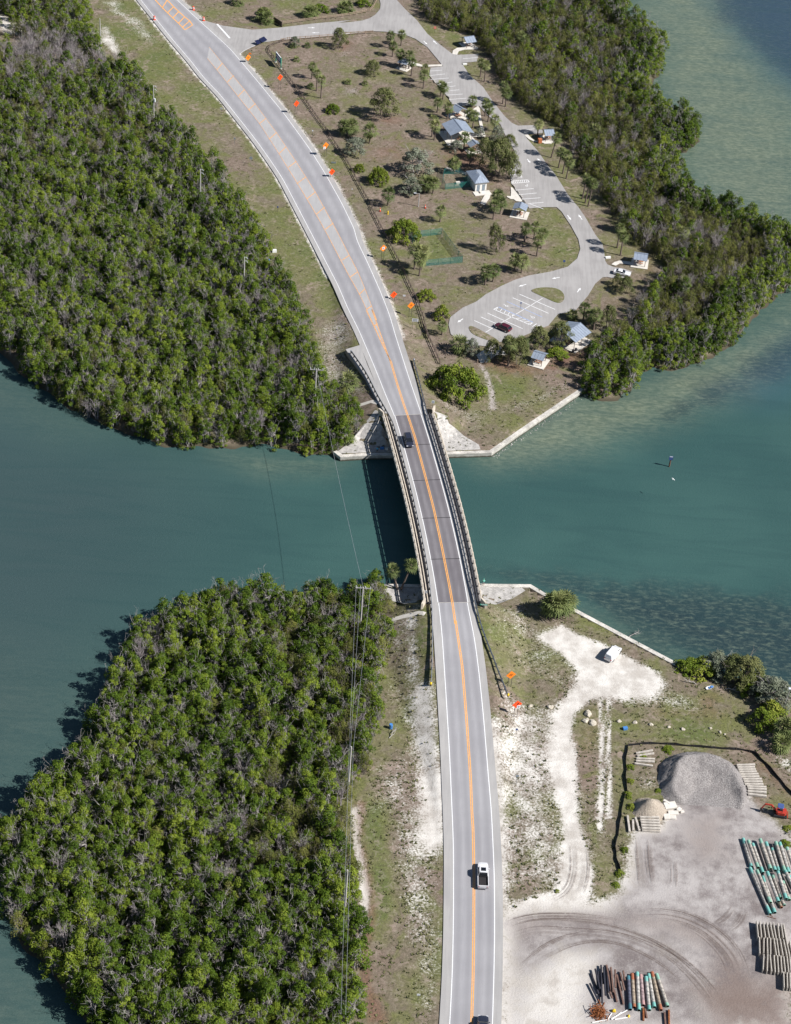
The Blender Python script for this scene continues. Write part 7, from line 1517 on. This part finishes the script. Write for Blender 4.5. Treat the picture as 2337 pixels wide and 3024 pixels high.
BM = (pipe_blue, pipe_rust, pipe_teal, pipe_pink, pipe_teal, pipe_teal, pipe_rust, pipe_green); BN = ('dark blue', 'rust ended', 'teal ended', 'pinkish', 'wide teal', 'mottled teal', 'brown ended', 'slanting green')
for i in range(8): pipe(BP[2 * i], BP[2 * i + 1], 1.55, .33, BM[i], '%s pipe, %s from the left in the bottom pipe row' % (BN[i], ORD[i]), 'bottom row of pipes')
TB = [(40.4,-126.7),(41.6,-131.0),(40.1,-129.1),(41.5,-132.7),(41.1,-126.1),(41.8,-130.3),(41.7,-126.2),(41.9,-131.6),(42.2,-125.0),(42.1,-133.1),(42.6,-125.6),(42.7,-131.6),(43.3,-125.3),(43.3,-130.5),(42.5,-126.6),(42.5,-129.0)]
for i in range(8): bar_thing('timber_pile', TB[2 * i], TB[2 * i + 1], .30, .30, 1.4 + .25 * (i % 3), pile_black, 'black timber pile, %s from the left in the timber heap' % ORD[i], 'timber', 'black timbers', .05)
TB = [(43.2,-124.7),(43.8,-130.3),(43.9,-125.3),(44.1,-130.6),(44.6,-125.9),(44.5,-129.8),(44.9,-126.6),(45.8,-132.8),(45.5,-126.3),(46.1,-130.0),(46.0,-126.0),(46.2,-128.0),(44.3,-129.9),(44.7,-132.4),(43.5,-130.6),(43.9,-131.9)]
for i in range(8): bar_thing('timber_pile', TB[2 * i], TB[2 * i + 1], .32, .26, 1.45 + .22 * (i % 3), pile_brown, 'brown timber pile, %s in the heap beside the pipes' % ORD[i], 'timber', 'brown timbers', .05)
def blob(name, loc, r, mat, label, cat, seed=0, sq=.7, group=None):
    bm = bmesh.new(); bmesh.ops.create_icosphere(bm, subdivisions=2, radius=1); rr2 = random.Random(seed)
    ph = [rr2.uniform(0, 6) for _ in range(4)]
    for v in bm.verts:
        k = 1 + .25 * math.sin(v.co.x * 3.1 + ph[0]) * math.cos(v.co.y * 2.7 + ph[1]) + rr2.uniform(-.12, .12); v.co = Vector((v.co.x * r[0] * k, v.co.y * r[1] * k, v.co.z * r[2] * k))
    me = bpy.data.meshes.new(name); bm.to_mesh(me); bm.free(); o = link(name, me, mat); o.location = (loc[0], loc[1], loc[2]); o.rotation_euler = (0, 0, rr2.uniform(0, 6)); return tag(o, label, cat, group)
p = (41.5,-134.8); r = random.Random(9); m = MB()
for _ in range(170):
    a = Vector((p[0] + r.gauss(0, .62), p[1] + r.gauss(0, .72), 1.22 + abs(r.gauss(0, .38)))); d = rv(r) * r.uniform(.3, .9); d.z *= .4
    m.beam(a - d, a + d, r.uniform(.03, .14), r.uniform(.02, .08))
tag(m.build('rust_heap', rust), 'rusty orange scrap heap below the black timbers', 'scrap heap')
p = (44.1,-134.3); blob('yellow_float', (p[0], p[1], 1.4), (.35, .4, .4), hydrant_yellow, 'small yellow float near the rusty scrap heap', 'float', 4); p = (46.6,-135.1); blob('yellow_float', (p[0], p[1], 1.35), (.3, .2, .2), hydrant_yellow, 'yellow scrap at the foot of the dark blue pipe', 'scrap', 5)
for i, (a, c) in enumerate(zip([(43.6,-135.9),(40.3,-137.0),(42.9,-136.2),(44.2,-136.0),(45.4,-134.4)], [(46.4,-133.9),(42.9,-136.2),(43.7,-134.8),(46.4,-135.4),(43.6,-136.1)])): m = MB(); m.tube([(*a, 1.32), (*c, 1.36)], .09, 6); tag(m.build('white_pipe', plastic_white), 'thin white plastic pipe on the ground by the scrap, %s of five' % ORD[i], 'pipe', 'white pipes on the ground')
for i, (a, c) in enumerate(zip([(53.6,-133.2),(49.2,-133.2),(49.5,-133.4),(52.8,-133.8)], [(53.4,-137.0),(49.1,-135.8),(49.7,-135.2),(52.8,-137.1)])): bar_thing('steel_beam', a, c, .3, .35, 1.4, rust if i in (0, 1) else pile_brown, 'rusty steel beam under the pipes at the bottom, %s of four' % ORD[i], 'beam', 'rusty beams')
for i, (a, c) in enumerate(zip([(73.4,-110.3),(73.0,-110.7)], [(74.0,-110.6),(74.5,-111.1)])): bar_thing('plank', a, c, .12, .1, 1.27, marker_wood, '%s thin plank on the ground below the pipe rows' % ('upper', 'lower')[i], 'plank', 'planks below the pipes', .01)
# boulders
for i, (p, r) in enumerate(zip([(41.9,-62.0),(41.4,-64.0),(42.8,-64.5),(48.2,-63.4),(51.4,-63.4),(54.6,-63.6),(58.2,-63.9),(61.0,-64.2),(66.6,-63.3),(34.3,-60.9),(30.3,-61.1),(83.3,-61.0),(68.5,-64.2),(69.4,-64.7)], (.85, .65, .75, .42, .42, .45, .32, .42, .32, .6, .45, .4, .3, .25))):
    blob('boulder', (p[0], p[1], 1.3), (r * 1.1, r, r * .7), rock_mat, 'pale limestone boulder, %s counted from the track along the weedy verge' % ORD[i], 'boulder', 20 + i, group='limestone boulders by the track')
# mini excavator
p = (78.0,-85.4); t = thing('excavator', 'small red tracked excavator at the right edge of the yard', 'excavator', (p[0], p[1], 1.2), R(172))
for s in (-1, 1):
    m = MB(); m.loft([[(x, s * .75 + y, z) for x, z in ((-1.0, .1), (1.0, .1), (1.2, .35), (1.0, .6), (-1.0, .6), (-1.2, .35))] for y in (-.19, .19)]); m.build('track', digger_dark, t)
m = MB(); m.box((0, 0, .5), (1.0, 1.2, .3)); m.build('undercarriage', digger_dark, t); m = MB(); m.loft([ring_xy(-1.25, .75, .78, .7, .35), ring_xy(-1.25, .75, .78, 1.3, .35)]); m.build('house', digger_red, t)
for x in (-.35, .55):
    for s in (-1, 1): m = MB(); m.tube([(x, s * .55, 1.3), (x, s * .55, 2.45)], .045, 6); m.build('canopy_post', digger_dark, t)
m = MB(); m.loft([ring_xy(-.5, .7, .65, 2.45, .15), ring_xy(-.45, .65, .6, 2.53, .15)]); m.build('canopy', sign_blue, t); m = MB(); m.box((-.1, 0, 1.5), (.5, .5, .45)); m.build('seat', digger_dark, t)
m = MB(); m.beam((.75, 0, 1.1), (1.9, 0, 2.3), .24, .3); m.beam((1.85, 0, 2.25), (3.0, 0, 2.2), .22, .28); m.build('boom', digger_red, t); m = MB(); m.beam((2.95, 0, 2.3), (3.5, 0, 1.0), .18, .22); m.build('arm', digger_red, t)
m = MB(); m.loft([[(3.5, y, 1.0), (3.75, y, .55), (3.4, y, .25), (3.05, y, .45), (3.2, y, .85)] for y in (-.3, .3)]); m.build('bucket', digger_dark, t); m = MB(); m.box((-1.55, 0, .35), (.12, 1.7, .4)); m.build('blade', digger_red, t)

# ------------------------------------------------------------------ small things
def barrel(p, label, mat, r=.3, h=.9, tip=0.0, name='drum'):
    t = thing(name, label, 'drum', (p[0], p[1], ground(*p[:2]))); t.rotation_euler = (tip, 0, .4); m = MB(); m.tube([(0, 0, 0), (0, 0, h * .33), (0, 0, h * .34), (0, 0, h * .36), (0, 0, h * .66), (0, 0, h * .68), (0, 0, h)], [r, r, r * 1.06, r, r, r * 1.06, r], 12); m.build('body', mat, t); m = MB(); m.tube([(0, 0, h), (0, 0, h + .04)], r * .92, 12); m.build('lid', mat, t)
barrel((-39.9,104.7), 'light blue drum on the grass left of the road', plastic_blue, .34, 1.2); barrel((2.5,-70.5), 'blue drum beside the near wood', plastic_blue, .36, 1.1)
def crate(p, size, label, mat, name='box', z=None, lid=True):
    z = ground(*p[:2]) if z is None else z; t = thing(name, label, name.replace('_', ' '), (p[0], p[1], z), .3); m = MB(); m.box((0, 0, size[2] / 2), size); m.build('body', mat, t, bevel=.03)
    m = MB(); m.box((0, 0, size[2] + .03), (size[0] * 1.04, size[1] * 1.04, .06)); m.build('lid', mat, t)
crate((-38.8,109.1), (1.2, .7, .7), 'white box lying on the grass near the light blue drum', plastic_white); crate((53.3,120.3), (1.5, .6, .45), 'flat white box on the verge left of the white coupe', plastic_white)
crate((10.9,238.4), (1.4, .6, .4), 'flat white box on the verge below the first lay-by', plastic_white); crate((-117.3,259.8), (1.3, .8, .4), 'white box on the grass near the top left', plastic_white); crate((-119.3,256.6), (1.3, .6, .4), 'white scrap box at the wood edge near the top left', plastic_white)
crate((35.0,187.0), (1.1, 1.0, 1.3), 'orange brick grill on the edge of the footway', brick_orange, 'grill'); crate((49.3,-65.5), (.9, .6, .5), 'blue box in the weeds by the yard corner', plastic_blue)
crate((10.7,156.7), (1.5, 1.0, .5), 'pale concrete lid box inside the restroom yard', slab_concrete, 'service_box'); crate((11.7,157.1), (.9, .6, .5), 'small pale service box inside the restroom yard', slab_concrete, 'service_box')
for a, lab in zip([(17.7,62.4),(19.6,62.5)], ('left', 'right')): m = MB(); m.tube([(*a, 1.1), (*a, 2.3)], .11, 8); o = m.build('bollard', pale_wood); tag(o, lab + ' timber bollard at the start of the beach footpath', 'bollard', 'footpath bollards')
for i, (a, lab) in enumerate(zip([(42.3,70.8),(43.0,71.5)], ('lower', 'upper'))): crate(a, (.5, .5, .9), lab + ' dark bin below the pale gable roof', digger_dark, 'bin')
# dinghy pulled up under the shore trees
p = (67.5,-51.6); t = thing('dinghy', 'small blue and white dinghy under the shore trees', 'boat', (p[0], p[1], 1.3), .5, scale=.6); rings = []
for x, w, z in ((-1.5, .55, .1), (-.6, .7, .05), (.4, .65, .05), (1.2, .35, .15), (1.6, .05, .3)): rings.append([(x, -w, .55), (x, -w * .7, z), (x, w * .7, z), (x, w, .55), (x, w * .82, .5), (x, w * .5, z + .12), (x, -w * .5, z + .12), (x, -w * .82, .5)])
m = MB(); m.loft(rings); m.build('hull', paint_white, t); m = MB(); m.box((-.3, 0, .42), (.35, 1.0, .05)); m.build('seat', plastic_blue, t); m = MB(); m.box((.7, 0, .56), (.9, .9, .06)); m.build('cover', plastic_blue, t)
# fallen limbs
def dead_limb(p, label, s=1.0, z=.1, rz=0.0):
    r = random.Random(int(p[0] * 7)); t = thing('fallen_branch', label, 'branch', (p[0], p[1], z), rz); m = MB(); a = limb(m, r, (0, 0, .0), (2.4 * s, .3, .7), .10, .05, 4, .06, 5)
    for _ in range(7): limb(m, r, a[r.randint(1, 4)], a[-1] + rv(r) * 1.1 * s, .045, .012, 3, .1, 4)
    m.build('limb', bark_pale, t)
dead_limb((51.7,-36.3), 'bleached fallen branch in the water off the near sea wall', 1.0, .15, .4); dead_limb((64.7,-50.6), 'dry fallen branches on the sand near the dinghy', 1.1, 1.25, 2.8); dead_limb((77.7,-90.8), 'dry branches at the right edge above the pipes', 1.0, 1.25, .2)
dead_limb((2.3,-73.3), 'grey driftwood log on the left verge', 1.0, 1.25, .9); dead_limb((-25.3,24.2), 'bleached branch at the edge of the far left wood', .8, .3, .2); dead_limb((70.7,-51.4), 'dry branches between the dinghy and the shore trees', 1.2, 1.25, -.2)
# gull over the channel
p = (63.6,13.2); t = thing('gull', 'white gull flying over the channel near the marker', 'bird', (p[0], p[1], 6.0), .6, scale=.65); m = MB()
m.loft([[(x, w * math.cos(k * math.pi / 3), w * .8 * math.sin(k * math.pi / 3)) for k in range(6)] for x, w in ((-.32, .01), (-.2, .06), (0, .09), (.16, .07), (.24, .05), (.32, .012))])
m.add([(.12, .06, .03), (-.1, .06, .03), (-.12, .4, .2), (.14, .4, .2), (-.2, .85, .1), (-.1, .85, .1)], [(0, 1, 2, 3), (3, 2, 4, 5)]); m.add([(.12, -.06, .03), (-.1, -.06, .03), (-.12, -.4, .2), (.14, -.4, .2), (-.2, -.85, .1), (-.1, -.85, .1)], [(0, 3, 2, 1), (3, 5, 4, 2)]); m.add([(-.28, 0, .01), (-.5, .1, 0), (-.5, -.1, 0)], [(0, 1, 2)]); m.build('body', feather, t)

# ------------------------------------------------------------------ people
def skinned(name, verts, edges, radii, mat, parent):
    me = bpy.data.meshes.new(name); me.from_pydata(verts, edges, []); o = link(name, me, mat, parent)
    sk = o.modifiers.new('skin', 'SKIN'); sk.use_smooth_shade = True
    if not me.skin_vertices: bpy.context.view_layer.objects.active = o
    for v, r in zip(me.skin_vertices[0].data, radii): v.radius = (r, r) if not isinstance(r, tuple) else r
    me.skin_vertices[0].data[0].use_root = True
    ss = o.modifiers.new('smooth', 'SUBSURF'); ss.levels = 1; ss.render_levels = 1
    return o
def person(loc, rz, label, shirt, cap=None):
    t = thing('person', label, 'person', loc, rz)
    V = [(0, 0, .93), (0, 0, 1.15), (0, 0, 1.38), (0, 0, 1.50), (0, .02, 1.62), (0, .02, 1.74),
         (.19, 0, 1.40), (.30, .05, 1.14), (.26, .26, 1.02), (.25, .34, 1.01), (-.19, 0, 1.40), (-.30, .05, 1.14), (-.26, .26, 1.02), (-.25, .34, 1.01),
         (.10, 0, .88), (.12, .02, .50), (.13, -.02, .09), (.14, .14, .05), (-.10, 0, .88), (-.12, .02, .50), (-.13, -.02, .09), (-.14, .14, .05)]
    E = [(0, 1), (1, 2), (2, 3), (3, 4), (4, 5), (2, 6), (6, 7), (7, 8), (8, 9), (2, 10), (10, 11), (11, 12), (12, 13), (0, 14), (14, 15), (15, 16), (16, 17), (0, 18), (18, 19), (19, 20), (20, 21)]
    Rd = [.14, .14, .15, .055, .095, .085, .06, .045, .034, .03, .06, .045, .034, .03, .085, .06, .045, .04, .085, .06, .045, .04]
    skinned('body', V, E, Rd, skin, t)
    skinned('shirt', [(0, 0, .90), (0, 0, 1.15), (0, 0, 1.36), (0, 0, 1.45), (.19, 0, 1.40), (.27, .03, 1.22), (-.19, 0, 1.40), (-.27, .03, 1.22)], [(0, 1), (1, 2), (2, 3), (2, 4), (4, 5), (2, 6), (6, 7)], [.17, .165, .17, .075, .085, .075, .085, .075], shirt, t)
    skinned('shorts', [(0, 0, .92), (.10, 0, .85), (.12, .02, .52), (-.10, 0, .85), (-.12, .02, .52)], [(0, 1), (1, 2), (0, 3), (3, 4)], [.16, .11, .085, .11, .085], cloth_grey, t)
    m = MB(); m.tube([(0, .015, 1.72), (0, .01, 1.80), (0, .0, 1.85)], [.118, .105, .04], 10); m.build('hat' if cap else 'hair', cap or hair_dark, t)
    return t
p = (20.3,-24.7); t = person((p[0], p[1], 1.33), .2, 'person in a mint green shirt fishing from the near sea wall beside the bridge', cloth_teal, cloth_teal)
m = MB(); m.tube([(p[0] + .2, p[1] + .3, 2.35), (p[0] + .6, p[1] + 2.2, 3.3)], [.02, .008], 5); tag(m.build('fishing_rod', post_steel), 'thin dark fishing rod held by the person on the near sea wall', 'fishing rod')
p = (-5.5,21.1); zz = ground(*p); person((p[0], p[1], zz + .05), .5, 'person in a bright cyan shirt in the shade under the bridge', cloth_cyan)
for q, s, lab, mt in zip([(-4.4,22.3),(-3.3,22.2)], ((.9, .5, .45), (.6, .5, .4)), ('blue cool box in the shade beside the bridge', 'small pale cool box in the shade beside the bridge'), (plastic_blue, plastic_white)): crate(q, s, lab, mt, 'cool_box', ground(*q) + .05)

# ------------------------------------------------------------------ tyre marks in the yard and on the track
m, N, L, b = nodes('tyre_mark'); P0 = pos(N, L); n1 = noise(N, L, 1.3, 4, .7, P0)
b.inputs['Base Color'].default_value = (.20, .155, .135, 1); b.inputs['Roughness'].default_value = .95
mx = N.new('ShaderNodeMixShader'); tb = N.new('ShaderNodeBsdfTransparent'); L.new(math_(N, L, 'MULTIPLY', math_(N, L, 'MULTIPLY', step(N, L, n1, .22, .6), .46), attr(N, 'tint')), mx.inputs[0]); L.new(tb.outputs[0], mx.inputs[1]); L.new(b.outputs[0], mx.inputs[2]); L.new(mx.outputs[0], N['Material Output'].inputs[0])
tyre_mat = m; tm = MB(); lane = 0
ARCS = [[(25.9,-116.7),(30.6,-114.9),(35.7,-114.2),(41.4,-114.0),(46.8,-114.6)], [(26.2,-118.3),(30.9,-116.2),(37.3,-115.7),(43.4,-115.8),(48.7,-117.3),(53.3,-119.8),(57.3,-123.5),(60.1,-126.9),(61.2,-129.2)], [(26.5,-120.0),(31.2,-117.8),(35.9,-117.8),(41.7,-117.6),(46.7,-118.0),(51.9,-119.9),(56.4,-122.8),(59.5,-125.8)],
        [(29.5,-126.3),(33.2,-123.1),(37.2,-120.4),(41.3,-119.1),(45.3,-119.2),(49.2,-120.6),(53.1,-123.1),(55.9,-125.7),(58.0,-128.3)], [(48.3,-112.0),(52.5,-111.1),(56.5,-111.2),(59.9,-112.2),(62.8,-114.0),(65.3,-116.5),(67.0,-119.7),(67.7,-122.5),(67.8,-124.9)], [(48.9,-113.7),(53.7,-112.8),(57.8,-113.4),(61.3,-115.2),(64.1,-118.3),(65.8,-121.5),(65.9,-124.3)],
        [(27.5,-126.5),(31.5,-122.0),(35.6,-119.1),(40.0,-117.6)], [(56.4,-113.6),(60.3,-115.3),(63.1,-118.4),(64.8,-121.6),(65.2,-124.4)], [(49.0,-117.7),(53.9,-120.6),(57.6,-124.3),(60.3,-128.5),(61.6,-131.9)], [(63.5,-113.7),(65.7,-111.8),(67.3,-109.0)], [(65.8,-114.3),(67.7,-112.4),(69.0,-109.3)],
        [(47.8,-116.2),(52.7,-118.2),(57.2,-121.5),(60.8,-125.6),(63.1,-129.4)], [(25.5,-117.6),(29.9,-115.4),(34.6,-114.6),(40.1,-114.3)], [(37.8,-97.2),(38.0,-103.2),(36.8,-108.2),(34.0,-110.7)], [(40.3,-97.0),(40.4,-103.8),(39.2,-108.8)], [(50.0,-93.8),(50.1,-97.8),(50.2,-102.1),(50.3,-105.8)], [(52.5,-94.1),(52.4,-99.0),(52.6,-103.3),(52.7,-105.5)], [(56.8,-99.4),(56.7,-103.4),(56.3,-105.7)]]
fade = []
for pts in ARCS:
    q = smoothline([(p[0], p[1], 0) for p in pts], 2)
    for o_, w in [(random.uniform(-.9, .9), random.uniform(.10, .22)) for _ in range(5)] + [(random.uniform(-.6, .6), random.uniform(.5, 1.0))]:
        A, B = ribbon(q, o_ - w / 2, o_ + w / 2); n = len(A); lane += 1; i0 = random.randint(0, n // 4); i1 = n - random.randint(0, n // 4); A, B = A[i0:i1], B[i0:i1]; n = len(A)
        tm.add([(p.x, p.y, 1.205 + .0014 * lane) for pr in zip(A, B) for p in pr], [(2 * i, 2 * i + 1, 2 * i + 3, 2 * i + 2) for i in range(n - 1)])
        fade += [min(1, 4 * i / n, 4 * (n - 1 - i) / n) * (.42 if w > .4 else random.uniform(.5, 1)) for i in range(n) for _ in (0, 1)]
tm.t = fade
tag(tm.build('tyre_marks', tyre_mat), 'curved brown tyre marks across the sandy yard', 'tyre marks', kind='stuff')
